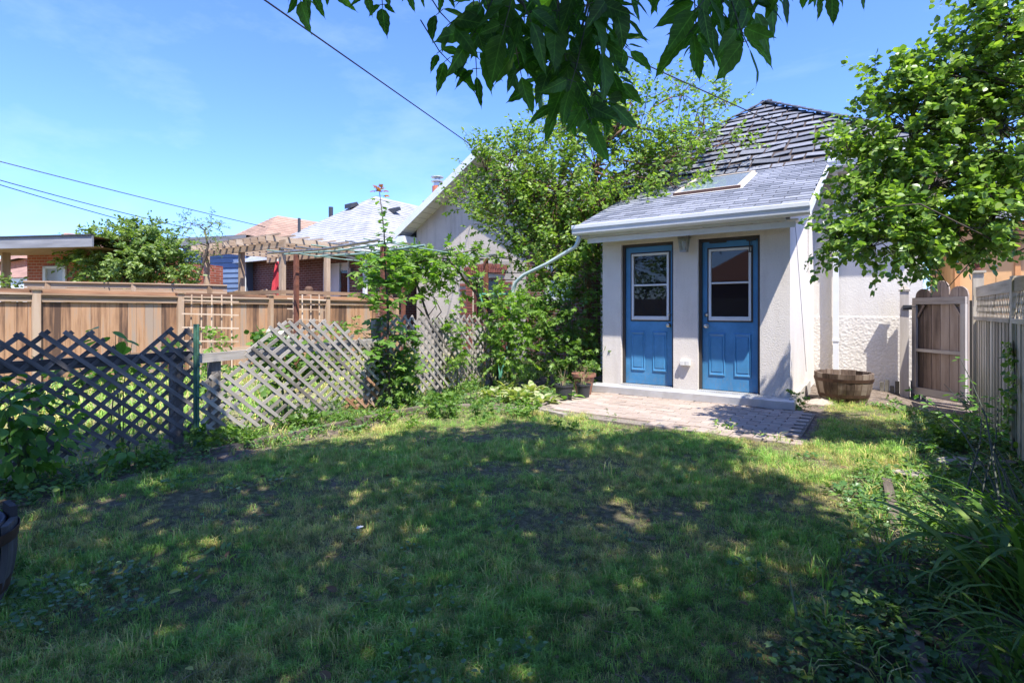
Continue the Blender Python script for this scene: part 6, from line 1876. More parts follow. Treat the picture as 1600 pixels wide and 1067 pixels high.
strap("long strap leaves rising near the right fence behind the lilies", g3(0.86,3.9), 22, 0.55, LF_LILY, 3)
strap("lily leaves spilling over the dark edging timber, lowest on the right", g3(0.45,2.35), 45, 0.5, LF_LILY, 4, bias=math.pi*0.9, w=0.018)
strap("grassy clump growing at the foot of the sagging lattice", g3(-4.93,3.85), 60, 0.30, LF_BRIGHT if False else LF_SAP, 5, name="grass_clump", w=0.02)

# bushes: stems and leaf clouds
def bush(name, label, base, blobs, leaf, T, mat, seed, cat="shrub", r0=0.02, L=(0.12,0.3), nper=8, bark=STEM, hang=0.3, group=None, **k):
    top = Vector((blobs[0][0], blobs[0][1], blobs[0][2]))
    b0 = Vector(base)
    return tree(name, label, b0, [b0-Vector((0,0,.02)), b0.lerp(top,.5)+Vector((.02,.01,0)), top], blobs, leaf, T, mat, bark, seed, r0=r0, L=L, nper=nper, hang=hang, cat=cat, group=group, **k)
def wb(x,y,z,rx,ry,rz,n): return (x,y,z,rx,ry,rz,n)
# vine covered bush below the fruit tree
bush("vine_bush", "dense dark bush filling the gap between hostas and porch wall", (-4.35,8.0,0), [blob(890,490,8.8,50,50,100), blob(900,560,8.6,45,45,90), blob(850,500,8.9,45,45,80), blob(915,430,8.9,30,55,70), blob(860,560,8.7,40,40,60), blob(835,470,9.0,25,22,30)], 0.075, T_LOBED, LF_BUSH, 41, r0=0.04, L=(0.2,0.4), nper=8)
bush("climbing_bush", "bright green bush around the pale downspout beside the lattice", (-4.95,7.1,0), [blob(790,500,8.4,35,30,60), blob(775,470,8.5,22,18,24), blob(820,490,8.5,30,30,44), blob(790,550,8.3,25,35,44), blob(815,535,8.4,25,30,34)], 0.085, T_LOBED, LF_BRIGHT, 42, r0=0.03, L=(0.18,0.35), nper=7)
bush("golden_vine", "yellow green vine climbing the upright lattice fence", (-5.15,6.0,0), [blob(712,520,7.9,16,16,24), blob(714,555,7.8,12,18,16), blob(700,500,8.0,12,10,8)], 0.075, T_LOBED, LF_BRIGHT, 43, r0=0.012, L=(0.1,0.22), nper=6)
# vines on the arbour
bush("grape_vine", "grape vine trailing over the rust coloured arbour", (-6.1,6.9,0), [blob(640,412,8.9,35,22,40), blob(690,410,9.0,40,20,44), blob(600,415,8.8,35,22,34), blob(740,408,9.2,30,12,18), blob(665,440,8.8,45,22,34), blob(590,450,8.7,25,30,20), blob(715,440,9.0,22,20,16), blob(800,405,9.6,25,5,6)], 0.115, T_LOBED, LF_BRIGHT, 44, r0=0.03, L=(0.15,0.35), nper=6, bark=BARK)
b = MB(); p0 = at(765,520,9.0); b.tube([Vector((p0.x,p0.y,0)), at(763,500,9.0), at(745,460,9.0), at(722,430,8.9), at(700,405,8.9), at(660,400,8.8)], [.03,.03,.026,.022,.016,.008], 7); 
b.tube([Vector((p0.x+.1,p0.y+.1,0)), at(772,490,9.1), at(760,455,9.1), at(735,425,9.0)], [.022,.02,.016,.008], 6); o = b.build("bare_vine_stem", BARK, None, smooth=True); tag(o, "thick dark bare vine stem rising to the arbour near the brick trimmed window", "vine")
# left shrub: raspberry-like, individual leaves
def leafy(name, label, base, centre, radii, n, size, T, mat, seed, cat="shrub", stems=9):
    rnd = random.Random(seed); o = empty(name, base, label, cat)
    me = obj_leaf_mesh("leaf", T, mat)
    st = MB(); c = Vector(centre); tips = []
    for i in range(stems):
        t = rnd.uniform(0, 6.28); q = c+Vector((math.cos(t)*radii[0]*.8*rnd.random(), math.sin(t)*radii[1]*.8*rnd.random(), radii[2]*rnd.uniform(.1,.9)))
        st.tube([Vector(base)+Vector((rnd.gauss(0,.05),rnd.gauss(0,.05),-.01)), Vector(base).lerp(q,.5)+Vector((0,0,.08)), q], [.006,.005,.002], 5); tips.append(q)
    s_ = st.build("stems", STEM, o)
    for i in range(n):
        v = Vector((rnd.gauss(0,1),rnd.gauss(0,1),rnd.gauss(0,1))).normalized()*(rnd.random()**0.4)
        p = c+Vector((v.x*radii[0],v.y*radii[1],v.z*radii[2]))
        if p.z < 0.04: p.z = 0.04+rnd.random()*0.1
        d = Vector((v.x,v.y,v.z*0.3))+Vector((rnd.gauss(0,.5),rnd.gauss(0,.5),-.45)); nn = Vector((v.x*.5,v.y*.5,1))+Vector((rnd.gauss(0,.35),rnd.gauss(0,.35),0))
        place("leaf", me, p, o, orient(d, nn), Vector((1,1,1))*size*rnd.uniform(.65,1.15))
    return o
T_BROAD = (np.array([(0,0,0),(.20,.12,.03),(.33,.35,.05),(.30,.6,.02),(.14,.85,-.05),(0,1.02,-.14),(-.14,.85,-.05),(-.30,.6,.02),(-.33,.35,.05),(-.20,.12,.03),(0,.35,-.02),(0,.7,-.06)]),
           [(0,1,2,10),(10,2,3,11),(11,3,4,5),(11,5,6,7),(10,11,7,8),(0,10,8,9)])
leafy("raspberry_bush", "dark green broad leaved bush before the left end of the lattice", (-5.0,1.12,0.0), (-5.0,1.12,0.40), (0.26,0.36,0.42), 230, 0.105, T_BROAD, LF_SHADE, 61)
leafy("raspberry_bush", "low leafy shoots right of the dark bush at the foot of the lattice", (-4.95,1.75,0.0), (-4.95,1.75,0.10), (0.18,0.35,0.10), 55, 0.085, T_BROAD, LF_SHADE, 62, stems=5)
def big_leaf_plant():
    c = at(178, 560, 4.75)
    o = leafy("sunflower_plant", "tall pale heart leaved plant behind the broken dip of the dark lattice", (c.x,c.y,0), (c.x,c.y,0.85), (0.16,0.2,0.35), 26, 0.16, T_BROAD, LF_SAP, 63, cat="plant", stems=3)
big_leaf_plant()
# maple sapling
def build_sapling():
    rnd = random.Random(71)
    b0 = ground_at(612, 636); b0.z = 0
    o = empty("maple_sapling", b0, "tall thin maple sapling with red tipped top shooting up through the lattice", "tree")
    # pull it to the bed in front of the lattice
    top = at(592, 292, 6.75)
    pts = [Vector((b0.x,b0.y,-0.05)), at(606,560,6.8), at(606,480,6.8), at(602,420,6.8), at(600,360,6.75), top]
    st = MB(); st.tube(pts, [.022,.018,.015,.011,.008,.004], 7)
    T_M = (np.array([(0,0,0),(.22,-.10,0),(.52,.02,-.04),(.34,.24,.02),(.62,.44,-.05),(.40,.56,-.03),(.30,.50,.02),(.18,.86,-.04),(0,1.05,-.10),(-.18,.86,-.04),(-.30,.50,.02),(-.40,.56,-.03),(-.62,.44,-.05),(-.34,.24,.02),(-.52,.02,-.04),(-.22,-.10,0),(0,.35,.03)]),
           [(0,1,2,3),(0,3,16),(16,3,4,5),(16,5,6),(16,6,7,8),(16,8,9,10),(16,10,11),(16,11,12,13),(16,13,0),(0,13,14,15)])
    me = obj_leaf_mesh("leaf", T_M, LF_SAP); mr = obj_leaf_mesh("leaf", T_M, LF_RED)
    def along(t):
        f = t*(len(pts)-1); i = min(int(f), len(pts)-2); return pts[i].lerp(pts[i+1], f-i)
    def pair(p, size, m_, r, ang=None, elev=-.15):
        t = rnd.uniform(0,3.14) if ang is None else ang
        for k in (0,1):
            d = Vector((math.cos(t+k*math.pi), math.sin(t+k*math.pi), rnd.uniform(-.3,.25)))
            q = p + d*r
            st.tube([p,q],[.0022,.0016],4)
            place("leaf", m_, q, o, orient(d+Vector((0,0,elev)), Vector((rnd.gauss(0,.3),rnd.gauss(0,.3),1))), Vector((1,1,1))*size*rnd.uniform(.8,1.15))
    t = 0.12
    while t < 0.985:
        s = 0.135 if t < .6 else 0.115-0.05*(t-.6)/.4
        pair(along(t), s, mr if t > .95 else me, 0.07 if t > .6 else 0.12)
        t += 0.021
    # side shoots, mostly in the lower two thirds
    for i in range(26):
        t = rnd.uniform(.10,.66); p = along(t); a = rnd.uniform(0,6.28); Ls = rnd.uniform(.22,.5)*(1.0 if t < .5 else .75)
        e = p+Vector((math.cos(a)*Ls, math.sin(a)*Ls, Ls*rnd.uniform(.1,.7)))
        st.tube([p, p.lerp(e,.5)+Vector((0,0,-.02)), e], [.006,.004,.002], 5)
        for q in (.35,.55,.75,.9,1.0):
            pair(p.lerp(e,q), 0.12*rnd.uniform(.7,1.1), me, 0.06)
    for k in range(4):
        pair(top-Vector((0,0,0.02*k)), 0.075, mr, 0.02, ang=k*.8, elev=.5)
    s_ = st.build("stem", BARK, o, origin=Vector((b0.x,b0.y,0)))
build_sapling()
# dark shrubs under/behind the sapling and lattice
bush("shrub", "leafy dark shrub at the foot of the maple sapling", (-5.05,4.6,0), [blob(610,600,6.9,30,26,40), blob(590,570,7.0,25,22,26), blob(640,590,7.0,22,25,26), blob(640,545,7.1,18,20,18)], 0.075, T_LOBED, LF_BUSH, 45, r0=0.015, L=(0.1,0.25), nper=7)
bush("snowball_bush", "white flowering bush showing over the sagging lattice", (-5.6,3.55,0), [blob(425,545,6.3,28,26,46), blob(470,560,6.4,30,18,30), blob(505,560,6.6,25,20,26), blob(440,590,6.3,30,22,30)], 0.08, T_ROUND, LF_BUSH, 46, r0=0.02, L=(0.1,0.24), nper=7)
_fl = mat_plain("pale_green_white_petal", (0.62,0.66,0.48), 0.8, 0.1, 30)
fl = empty("white_flower_heads", at(430,522,6.2), "pale round flower heads over the sagging lattice near the arbour post", "flowers")
for px,py in ((424,520),(440,524),(456,530),(500,548)):
    b = MB(); c = at(px,py,6.2); rnd = random.Random(px)
    for i in range(60):
        v = Vector((rnd.gauss(0,1),rnd.gauss(0,1),rnd.gauss(0,1))).normalized(); p = c+v*0.055
        a_ = v.orthogonal().normalized()*0.014; b_ = v.cross(a_).normalized()*0.014
        b.quad(p-a_-b_,p+a_-b_,p+a_+b_,p-a_+b_)
    b.build("flower_head", _fl, fl)
# neighbour's garden plants seen through and over the lattice
for i,(px,py,d,rx,ry,n,mt,lb) in enumerate((
    (330,540,7.2,22,24,22,LF_BRIGHT,"bright leaves climbing the left garden trellis"),
    (185,590,5.4,50,16,34,LF_BUSH,"leafy plants behind the broken dip of the dark lattice"),
    (270,570,5.6,30,26,34,LF_BUSH,"dark leafy bush behind the top right of the dark lattice"),
    (100,590,5.0,60,14,22,LF_BUSH,"low leafy row behind the left end of the dark lattice"),
    (545,525,8.3,22,28,28,LF_FAR,"feathery grey green plant left of the sapling by the cedar fence"),
    (340,600,5.9,26,24,30,LF_BUSH,"bushy growth behind the old lattice post"),
    (520,520,7.6,18,8,8,LF_BRIGHT,"small plant by the second trellis"),
    (690,590,8.3,22,16,18,LF_BUSH,"shaded plants behind the upright lattice fence"))):
    c = at(px,py,d); bush("garden_plant", lb, (c.x,c.y,0), [blob(px,py,d,rx,ry,n)], 0.075, T_OVATE, mt, 80+i, cat="plant", r0=0.01, L=(0.1,0.22), nper=7)
bush("tall_weed", "tuft of fine leaves growing in the sunny bed by the upright lattice", ground_at(735,640), [blob(735,615,7.0,28,18,34), blob(700,625,6.9,24,16,26)], 0.06, T_LONG, LF_WEED, 95, cat="plant", r0=0.006, L=(0.06,0.18), nper=8)
# weeds as individual small plants in the beds
WE = [(672,640,24,22,"bushy weed at the corner of the log edging"),(650,668,10,8,"tiny weed in the sunny lawn edge left of the patio"),(755,655,16,22,"dark leggy weed in the bed before the hostas"),(745,668,9,8,"small weed in bare soil before the hostas"),(830,650,24,20,"fresh green weed patch left of the patio"),
      (885,668,16,10,"weeds crowding the ragged patio corner"),(520,655,36,22,"lush weeds at the foot of the sagging lattice"),(600,660,20,16,"weed clump behind the short split log"),(1240,640,9,26,"upright weed against the corner of the porch"),(1255,640,16,10,"low weeds at the right end of the patio"),
      (1395,640,20,12,"weeds in front of the gate post"),(320,700,30,18,"weed mat under the green stake"),(400,690,34,16,"weeds along the long log edging"),(455,670,26,14,"leafy weeds inside the long log edging"),(560,670,16,10,"small sunny weeds by the orange stained lattice"),
      (1350,745,14,16,"pale feathery weed beside the sunlit corner timber"),(240,730,30,16,"dark weeds before the dark lattice"),(1205,640,5,5,"tiny tuft sprouting between pavers near the right door"),(960,655,18,8,"weed fringe along the patio edge"),(1130,672,14,5,"short weeds at the patio edge below the right door"),(1480,700,22,20,"weeds by the right fence behind the rose canes"),(1440,690,16,10,"weeds on the bare path before the gate")]
for i,(px,py,rx,ry,lb) in enumerate(WE):
    c = ground_at(px,py); d = (-SN*c.x+CS*c.y); c.z = gz(c.x,c.y)
    R_x = rx*d/830; R_z = ry*d/830
    bush("weed", lb, c, [(c.x,c.y,c.z+R_z*0.75,R_x,R_x*0.7,R_z*0.7,max(8,int(26*rx*ry/400)))], 0.05 if i%3 else 0.04, (T_LONG,T_OVATE,T_LOBED)[i%3], (LF_WEED,LF_BRIGHT,LF_WEED)[i%3] if 560 < px < 1300 else LF_BUSH, 120+i, cat="weed", r0=0.005, L=(0.05,0.13), nper=7)
for i,(px,py,rx,ry,n,lb) in enumerate(((690,650,26,24,60,"lush light green clump in the bed in front of the upright lattice"),(635,632,20,22,50,"dark leafy clump just right of the sapling stem"),(725,610,18,20,36,"yellow green leafy plant against the upright lattice"),(810,650,22,12,30,"low fresh green plants before the hosta clump"),(480,668,24,18,40,"soft green weeds in the bed under the sagging lattice"),(372,692,22,16,34,"dark weeds just right of the green stake"))):
    c = ground_at(px,py); d = (-SN*c.x+CS*c.y); c.z = gz(c.x,c.y)
    bush("bed_plant", lb, c, [(c.x,c.y,c.z+ry*d/830*.7,rx*d/830,rx*d/830*.7,ry*d/830*.7,n)], 0.055, (T_LOBED,T_OVATE)[i%2], (LF_WEED,LF_BUSH,LF_BRIGHT)[i%3], 300+i, cat="plant", r0=0.006, L=(0.06,0.16), nper=7, group="leafy plants in the left bed")
# pot plants
for (x,y,z,rt,rb,h,mt,nm,lb), s in zip(POTS, (1,2,3)):
    rnd = random.Random(s); b = MB()
    for i in range(9):
        a = rnd.uniform(0,6.28); e = Vector((x+math.cos(a)*rt*rnd.uniform(.4,1.3), y+math.sin(a)*rt*rnd.uniform(.4,1.3), z+h+rnd.uniform(.02,.20)))
        b.tube([(x+rnd.gauss(0,.03),y+rnd.gauss(0,.03),z+h*.85), (x+math.cos(a)*rt*.4,y+math.sin(a)*rt*.4,z+h+.10), e], [.003,.0025,.0015], 4)
    o = b.build("dry_stems", mat_plain("dry_stalk",(0.30,0.21,0.12),0.9,0.3,20), None)
    tag(o, ("dry stalks in the large brown pot","curled dry stalks in the wide black pot","dry stalks in the narrow black pot")[s-1], "dead plant")
    bush("pot_weed", ("sprouting green weed in the large brown pot","low green weed in the wide black pot","small green weed in the narrow black pot")[s-1], (x,y,z+h*0.86), [(x+(.03 if s==1 else 0),y,z+h+0.05,rt*.6,rt*.6,(.11,.04,.08)[s-1],(26,16,14)[s-1])], 0.035, T_LONG, LF_WEED, 200+s, cat="plant", r0=0.004, L=(0.04,0.12), nper=7)

# rose canes in the right bed
def canes():
    rnd = random.Random(91); base = Vector((0.55,3.75,gz(.55,3.75)))
    o = empty("rose_bush", base, "dark bare rose canes with a few leaves standing in the right bed", "shrub")
    me = obj_leaf_mesh("leaf", T_OVATE, LF_SHADE)
    ends = [(1428,610,4.6),(1440,690,4.3),(1468,640,4.4),(1500,560,4.2),(1500,610,4.5),(1535,640,3.9),(1475,600,4.7),(1452,750,4.0),(1520,700,4.1),(1560,620,3.6)]
    for i,(px,py,d) in enumerate(ends):
        e = at(px,py,d); s = base+Vector((rnd.gauss(0,.12),rnd.gauss(0,.2),-.02)); mid = s.lerp(e,.5)+Vector((.04,0,.12))
        b = MB(); b.tube([s, s.lerp(mid,.5)+Vector((0,0,.03)), mid, mid.lerp(e,.5)+Vector((0,0,.02)), e], [.006,.0055,.0045,.0035,.002], 5); cane = b.build("cane", STEM_D, o, origin=s)
        for j in range(9):
            t = rnd.uniform(.45,1.0); p = mid.lerp(e,(t-.45)/.55)
            for k in range(3):
                a = rnd.uniform(0,6.28); dd = Vector((math.cos(a),math.sin(a),rnd.uniform(-.4,.3)))
                place("leaf", me, p+dd*.02, o, orient(dd, Vector((rnd.gauss(0,.4),rnd.gauss(0,.4),1))), Vector((1,1,1))*rnd.uniform(.035,.06))
canes()
# ivy strand on the right fence
rng_ = np.random.default_rng(5)
def fence_vine():
    o = empty("ivy", (0.93,6.3,0), "ivy strand climbing the right hand board fence", "vine")
    n = 240; t = rng_.random(n); y = 6.35+0.10*np.sin(t*7)+rng_.normal(0,.10,n); z = t*1.0-0.02; x = np.full(n,.955)-rng_.random(n)*.05
    P = np.stack([x,y,z],-1); D = rng_.normal(0,1,(n,3))-np.array([0,0,.5]); N = np.array([-1,0,.4])+rng_.normal(0,.3,(n,3))
    leaf_obj("leaves", P, D, N, rng_.uniform(.03,.06,n), T_ROUND, LF_WEED, o)
    b = MB(); b.tube([(.97,6.33,0),(.965,6.42,.4),(.965,6.28,.7),(.965,6.36,1.0)], [.008,.006,.005,.003], 5); b.build("stem", BARK, o)
fence_vine()
# single tall onion-like stem bottom right of lawn
b = MB(); p = ground_at(1252,1008); b.tube([p, p+Vector((-.02,.03,.10)), at(1234,905,2.35)], [.007,.006,.004], 6); o = b.build("green_stalk", STEM, None); tag(o, "single pale green stalk leaning at the bottom right of the lawn", "plant stem")
# ------------------------------------------------------------------ ground growth: grass and low cover (uncountable)
def grass_material():
    m, nt, b = nodes_of("grass_blades")
    p = geo_pos(nt); r = isl_rand(nt); ro = obj_rand(nt)
    green = ramp(nt, r, [(0.115,0.235,0.045),(0.18,0.33,0.07),(0.29,0.43,0.12)], [0,0.55,1])
    straw = ramp(nt, r, [(0.32,0.25,0.12),(0.54,0.44,0.22),(0.42,0.38,0.14)], [0,0.5,1])
    n1 = noise(nt, 0.9, 4, 0.6, p); n2 = noise(nt, 4.5, 3, 0.6, p)
    s = mth(nt, 'ADD', mth(nt, 'MULTIPLY', n1, 0.6), mth(nt, 'MULTIPLY', n2, 0.4))
    f = ramp(nt, s, [(0.16,0.16,0.16),(0.45,0.45,0.45),(0.85,0.85,0.85)], [0.43, 0.51, 0.61])
    f = mth(nt, 'GREATER_THAN', f, mth(nt, 'FRACT', mth(nt, 'MULTIPLY', r, 7.31)))
    col = mixc(nt, f, green, straw)
    v1 = ramp(nt, noise(nt, 11, 3, 0.6, p), [(0.55,0.62,0.55),(1.15,1.15,1.1),(1.75,1.7,1.6)], [0.36,0.5,0.66])
    col = mixc(nt, 1.0, col, v1, 'MULTIPLY')
    lk(nt, col, b.inputs["Base Color"]); b.inputs["Roughness"].default_value = 0.55; b.inputs["Specular IOR Level"].default_value = 0.25
    tr = nt.nodes.new("ShaderNodeBsdfTranslucent"); h = mixc(nt, 1.0, col, (1.7,1.9,0.8), 'MULTIPLY'); lk(nt, h, tr.inputs[0])
    mx = nt.nodes.new("ShaderNodeMixShader"); mx.inputs[0].default_value = 0.3
    lk(nt, b.outputs[0], mx.inputs[1]); lk(nt, tr.outputs[0], mx.inputs[2]); lk(nt, mx.outputs[0], nt.nodes["Material Output"].inputs[0])
    return m
GRASS = grass_material()
def tuft_mesh(name, seed, nb, h, rad, lean, w=0.0045, mat=None):
    rng = np.random.default_rng(seed); V = []; Fc = []
    for i in range(nb):
        a = rng.uniform(0,6.283); r = rad*math.sqrt(rng.random()); x, y = r*math.cos(a), r*math.sin(a)
        az = rng.uniform(0,6.283); hh = h*rng.uniform(.45,1.1); ln = lean*rng.uniform(.2,1.3)*hh
        dx, dy = math.cos(az), math.sin(az); px_, py_ = -dy*w/2, dx*w/2
        n = len(V)
        V += [(x-px_,y-py_,-.005),(x+px_,y+py_,-.005),(x+dx*ln*.35+px_*.9,y+dy*ln*.35+py_*.9,hh*.6),(x+dx*ln*.35-px_*.9,y+dy*ln*.35-py_*.9,hh*.6),(x+dx*ln,y+dy*ln,hh*(1-.25*lean))]
        Fc += [(n,n+1,n+2,n+3),(n+3,n+2,n+4)]
    me = bpy.data.meshes.new(name); me.from_pydata(V,[],Fc); me.materials.append(mat or GRASS); me.update(); return me
def cover_mesh(name, seed, nl, size, rad, T, mat, h=0.05, flat=1.0):
    rng = np.random.default_rng(seed)
    a = rng.uniform(0,6.283,nl); r = rad*np.sqrt(rng.random(nl))
    P = np.stack([r*np.cos(a), r*np.sin(a), rng.uniform(.01,h,nl)],-1)
    D = np.stack([np.cos(a),np.sin(a),rng.uniform(-.2,.5,nl)],-1)+rng.normal(0,.5,(nl,3))*[1,1,.3]
    N = np.array([0,0,flat])+rng.normal(0,.4,(nl,3))
    return leaf_mesh(name, P, D, N, size*rng.uniform(.6,1.2,nl), T, mat)

def scatter(name, label, region, step, dens, meshes, smin, smax, seed, tilt=0.15, cat="grass"):
    """a mesh sheet following the ground; geometry nodes grow the pieces on it, the sheet itself is not output"""
    x0,x1,y0,y1 = region
    xs = np.arange(x0,x1+step,step); ys = np.arange(y0,y1+step,step)
    X, Y = np.meshgrid(xs, ys, indexing='ij'); Z = hgt(X,Y)
    i = np.arange(len(xs)-1)[:,None]*len(ys)+np.arange(len(ys)-1)[None,:]
    Fq = np.stack([i,i+len(ys),i+len(ys)+1,i+1],-1).reshape(-1,4)
    me = mesh_np(name, np.stack([X,Y,Z],-1).reshape(-1,3), Fq, meshes[0].materials[0])
    dv, sv = dens(X,Y)
    a = me.attributes.new("dens",'FLOAT','POINT'); a.data.foreach_set("value", dv.reshape(-1).astype(np.float32))
    a = me.attributes.new("siz",'FLOAT','POINT'); a.data.foreach_set("value", sv.reshape(-1).astype(np.float32))
    o = place(name, me, (0,0,0)); tag(o, label, cat, kind="stuff")
    protos = []
    for k, pm in enumerate(meshes):
        po = bpy.data.objects.new(name+"_tuft", pm); protos.append(po)
    ng = bpy.data.node_groups.new(name, 'GeometryNodeTree')
    ng.interface.new_socket("Geometry", in_out='INPUT', socket_type='NodeSocketGeometry')
    ng.interface.new_socket("Geometry", in_out='OUTPUT', socket_type='NodeSocketGeometry')
    N = ng.nodes; Lk = ng.links.new
    gi = N.new("NodeGroupInput"); go = N.new("NodeGroupOutput")
    na = N.new("GeometryNodeInputNamedAttribute"); na.data_type = 'FLOAT'; na.inputs["Name"].default_value = "dens"
    dp = N.new("GeometryNodeDistributePointsOnFaces"); dp.distribute_method = 'RANDOM'; dp.inputs["Seed"].default_value = seed
    Lk(gi.outputs[0], dp.inputs["Mesh"]); Lk(na.outputs["Attribute"], dp.inputs["Density"])
    gt = N.new("GeometryNodeGeometryToInstance")
    for po in protos:
        oi = N.new("GeometryNodeObjectInfo"); oi.inputs["Object"].default_value = po; oi.inputs["As Instance"].default_value = False
        Lk(oi.outputs["Geometry"], gt.inputs[0])
    # one instance per prototype: separate geometry-to-instance nodes joined
    N.remove(gt)
    jn = N.new("GeometryNodeJoinGeometry")
    for nd in [n for n in N if n.bl_idname == "GeometryNodeObjectInfo"]:
        g1 = N.new("GeometryNodeGeometryToInstance"); Lk(nd.outputs["Geometry"], g1.inputs[0]); Lk(g1.outputs[0], jn.inputs[0])
    ip = N.new("GeometryNodeInstanceOnPoints"); Lk(dp.outputs["Points"], ip.inputs["Points"]); Lk(jn.outputs[0], ip.inputs["Instance"])
    ip.inputs["Pick Instance"].default_value = True
    ri = N.new("FunctionNodeRandomValue"); ri.data_type = 'INT'
    ri.inputs[4].default_value = 0; ri.inputs[5].default_value = len(meshes)-1; ri.inputs["Seed"].default_value = seed+1
    Lk(ri.outputs[2], ip.inputs["Instance Index"])
    rr = N.new("FunctionNodeRandomValue"); rr.data_type = 'FLOAT_VECTOR'
    rr.inputs[0].default_value = (-tilt,-tilt,0); rr.inputs[1].default_value = (tilt,tilt,6.283); rr.inputs["Seed"].default_value = seed+2
    e2r = N.new("FunctionNodeEulerToRotation"); Lk(rr.outputs[0], e2r.inputs[0]); Lk(e2r.outputs[0], ip.inputs["Rotation"])
    rs = N.new("FunctionNodeRandomValue"); rs.data_type = 'FLOAT'; rs.inputs[2].default_value = smin; rs.inputs[3].default_value = smax; rs.inputs["Seed"].default_value = seed+3
    ns = N.new("GeometryNodeInputNamedAttribute"); ns.data_type = 'FLOAT'; ns.inputs["Name"].default_value = "siz"
    mu = N.new("ShaderNodeMath"); mu.operation = 'MULTIPLY'; Lk(rs.outputs[1], mu.inputs[0])
    # the size map is read on the sheet and carried to the points
    Lk(ns.outputs["Attribute"], mu.inputs[1])
    Lk(mu.outputs[0], ip.inputs["Scale"])
    Lk(ip.outputs[0], go.inputs[0])
    md = o.modifiers.new("growth",'NODES'); md.node_group = ng
    return o

def lawn_d(X, Y):
    dist = np.sqrt(X**2+Y**2)
    base = np.clip(5200/np.maximum(dist,1.6)**1.25, 560, 2600)
    m = lawn_mask(X,Y)
    patch = np.clip(0.75+0.75*nz(X,Y,1.7)+0.35*nz(X,Y,4.1,2), 0.05, 1.25)
    near = smooth(1.0, 2.4, dist-0.35*nz(X,Y,3.3,1))
    right = 1-0.55*smooth(-0.6,-0.1,X)*smooth(4.2,3.0,Y)
    path = 1-0.8*np.exp(-((X-0.35)**2/0.12+(Y-8.4)**2/0.5))
    d = base*m*np.clip(patch,0.12,1.2)*(0.5+0.5*near)*right*path
    s = (0.6+0.75*np.clip(patch,0,1.2))*(1.0+0.35*nz(X,Y,9.0,3)+0.25*nz(X,Y,17.0,5))
    s = s*(0.75+0.25*smooth(2.0,5.0,dist))
    return d, np.clip(s,0.3,1.6)
tufts = [tuft_mesh("tuft", 1, 34, .055, .065, 1.0, .0026), tuft_mesh("tuft", 2, 28, .075, .060, 1.2, .0028), tuft_mesh("tuft", 3, 40, .036, .075, 1.5, .0024), tuft_mesh("tuft", 4, 16, .095, .045, .8, .0034), tuft_mesh("tuft", 5, 40, .040, .07, 1.8, .0024), tuft_mesh("tuft", 6, 40, .022, .08, 2.6, .0026)]
scatter("grass", "patchy shaggy lawn grass with straw coloured thatch", (-5.2,0.8,0.15,8.8), 0.08, lawn_d, tufts, 0.42, 0.85, 5)
def nb_d(X, Y):
    d = np.full_like(X, 30.0)*np.clip(0.8+0.5*nz(X,Y,1.3),.2,1.2); return d, np.ones_like(X)*1.2
scatter("neighbour_grass", "sunlit rough grass in the neighbouring garden behind the lattice", (-11.5,-5.4,0.5,10.8), 0.3, nb_d, [tuft_mesh("tuft", 7, 22, .09, .12, .9, .010), tuft_mesh("tuft", 8, 18, .12, .10, .8, .012)], 0.7, 1.3, 9)
def bed_d(X, Y):
    m = lawn_mask(X,Y)
    left = (X < -3.2)&(X > -5.3)&(Y < 7.1)&(Y > 0.6)
    right = (X > -0.45)&(X < 0.95)&(Y < 8.6)
    d = np.where(left, 120.0, np.where(right, 300.0, 0.0))*(1-m)*np.clip(0.85+0.8*nz(X,Y,2.3,1),0.15,1.4)
    sunny = left & (Y > 4.3)
    d = np.where(sunny, d*0.9, d)
    d = np.where((X>-3.95)&(X<-0.5)&(Y>5.45)&(Y<7.4), 0, d)
    d = d + 16*m*np.clip(nz(X,Y,3.0,4)-.1,0,1)
    return d, np.clip(0.9+0.4*nz(X,Y,3.1,2),.4,1.4)
scatter("ground_cover", "low weeds and ivy covering the soil of both beds", (-5.3,1.0,0.6,8.7), 0.12, bed_d,
        [cover_mesh("c1",1,26,.028,.07,T_ROUND,LF_IVY,.06), cover_mesh("c2",2,20,.036,.07,T_OVATE,LF_WEED,.08), cover_mesh("c3",3,20,.035,.08,T_LOBED,LF_IVY,.05), tuft_mesh("c4",9,10,.11,.03,.9,.006)], 0.6, 1.4, 21, cat="ground cover")
def corner_d(X, Y):
    dist = np.sqrt((X+0.95)**2+(Y-1.45)**2)
    d = np.exp(-((X+1.15)**2/.05+(Y-1.42)**2/.02))*240 + np.exp(-((X+1.75)**2/.03+(Y-1.65)**2/.03))*60 + np.exp(-((X-0.0)**2/.03+(Y-2.0)**2/.25))*150 + np.exp(-((X+2.8)**2/.05+(Y-.75)**2/.06))*200 + 3
    return d, np.ones_like(X)
scatter("ivy_patch", "clumps of bluish ground ivy at the bottom edge of the lawn", (-3.3,0.35,0.5,2.9), 0.08, corner_d, [cover_mesh("i1",5,12,.026,.045,T_ROUND,LF_IVY,.06), cover_mesh("i2",6,10,.03,.045,T_ROUND,LF_IVY,.07)], 0.6, 1.2, 31, cat="ivy")
def dry_d(X, Y):
    dist = np.sqrt(X**2+Y**2)
    return (22+70*smooth(3.6,1.8,dist)+25*np.clip(nz(X,Y,2.2,6),0,1))*np.where(X>-4.9,1,0), np.ones_like(X)
def dryleaf(name, seed, size):
    rng = np.random.default_rng(seed); P = np.array([[0,0,.012]]); 
    return leaf_mesh(name, P, np.array([[1,.2,.1*rng.normal()]]), np.array([[.3*rng.normal(),.3*rng.normal(),1.]]), np.array([size]), T_OVATE if seed%2 else T_LOBED, LF_DRY)
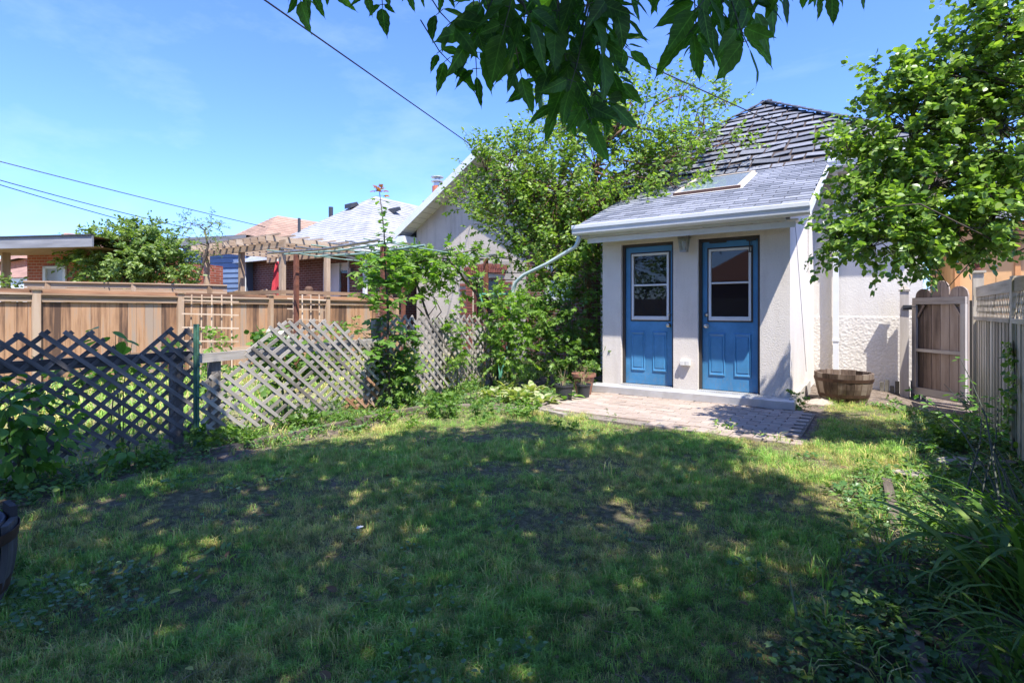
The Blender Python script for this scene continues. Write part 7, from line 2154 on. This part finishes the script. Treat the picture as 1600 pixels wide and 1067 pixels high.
def twig_mesh(name, seed):
    rnd = random.Random(seed); b = MB(); p = Vector((0,0,.015)); pts = [p]
    for i in range(4): p = p+Vector((rnd.uniform(.02,.05),rnd.gauss(0,.015),rnd.gauss(0,.004))); pts.append(p)
    b.tube(pts,[.0016,.0016,.0014,.0012,.001],4); me = bpy.data.meshes.new(name); me.from_pydata(b.v,[],b.f); me.materials.append(mat_plain("dry_twig",(0.22,0.16,0.11),0.9,0.3,30)); return me
scatter("fallen_leaves", "curled brown fallen leaves and bits of twig on the grass", (-4.9,0.8,0.6,6.0), 0.15, dry_d, [dryleaf("d1",1,.035), dryleaf("d2",2,.03), dryleaf("d3",3,.045), dryleaf("d4",4,.025), twig_mesh("t1",1), twig_mesh("t2",2)], 0.6, 1.3, 41, tilt=.35, cat="fallen leaves")
def single_leaf(px, py, size, mat, label, rz):
    c = ground_at(px,py,.05); me = leaf_mesh("fallen_leaf", np.array([[0,0,0.0]]), np.array([[math.cos(rz),math.sin(rz),.15]]), np.array([[.25,.1,1.0]]), np.array([size]), T_OVATE, mat)
    o = place("fallen_leaf", me, (c.x,c.y,gz(c.x,c.y)+.05)); tag(o, label, "leaf")
single_leaf(978,948,.06,LF_YEL,"yellow leaf lying on the lawn at bottom centre right",.3)
single_leaf(262,922,.055,LF_YEL,"folded yellow green leaf at the lower left of the lawn",1.0)
single_leaf(290,1037,.04,LF_YEL,"yellow leaf nearest the bottom edge, left",.2)
single_leaf(556,822,.045,mat_plain("white_petal",(0.7,0.7,0.66),0.7,0.05,9),"small white scrap on the shaded lawn",1.2)
# ------------------------------------------------------------------ groups of repeats
GROUPS = {"hosta": "hosta plants in the left bed", "garden_trellis": "garden trellises by the cedar fence", "power_cable": "overhead cables and wires",
          "weed": "weeds at the edges of lawn and beds", "daylily": "strap leaved lilies in the right bed", "lattice_fence": "lattice fence panels along the left boundary",
          "nursery_pot": "black nursery pots at the patio corner", "garden_plant": "plants in the neighbour's garden", "pot_weed": "weeds growing in the pots", "dry_stems": "dry stalks in the pots",
          "half_barrel": "wooden half barrels", "flat_stone": "stones in the right bed", "raspberry_bush": "leafy bushes at the left lattice"}
for o in scene.objects:
    k = o.name.split(".")[0]
    if o.parent is None and k in GROUPS and "group" not in o: o["group"] = GROUPS[k]
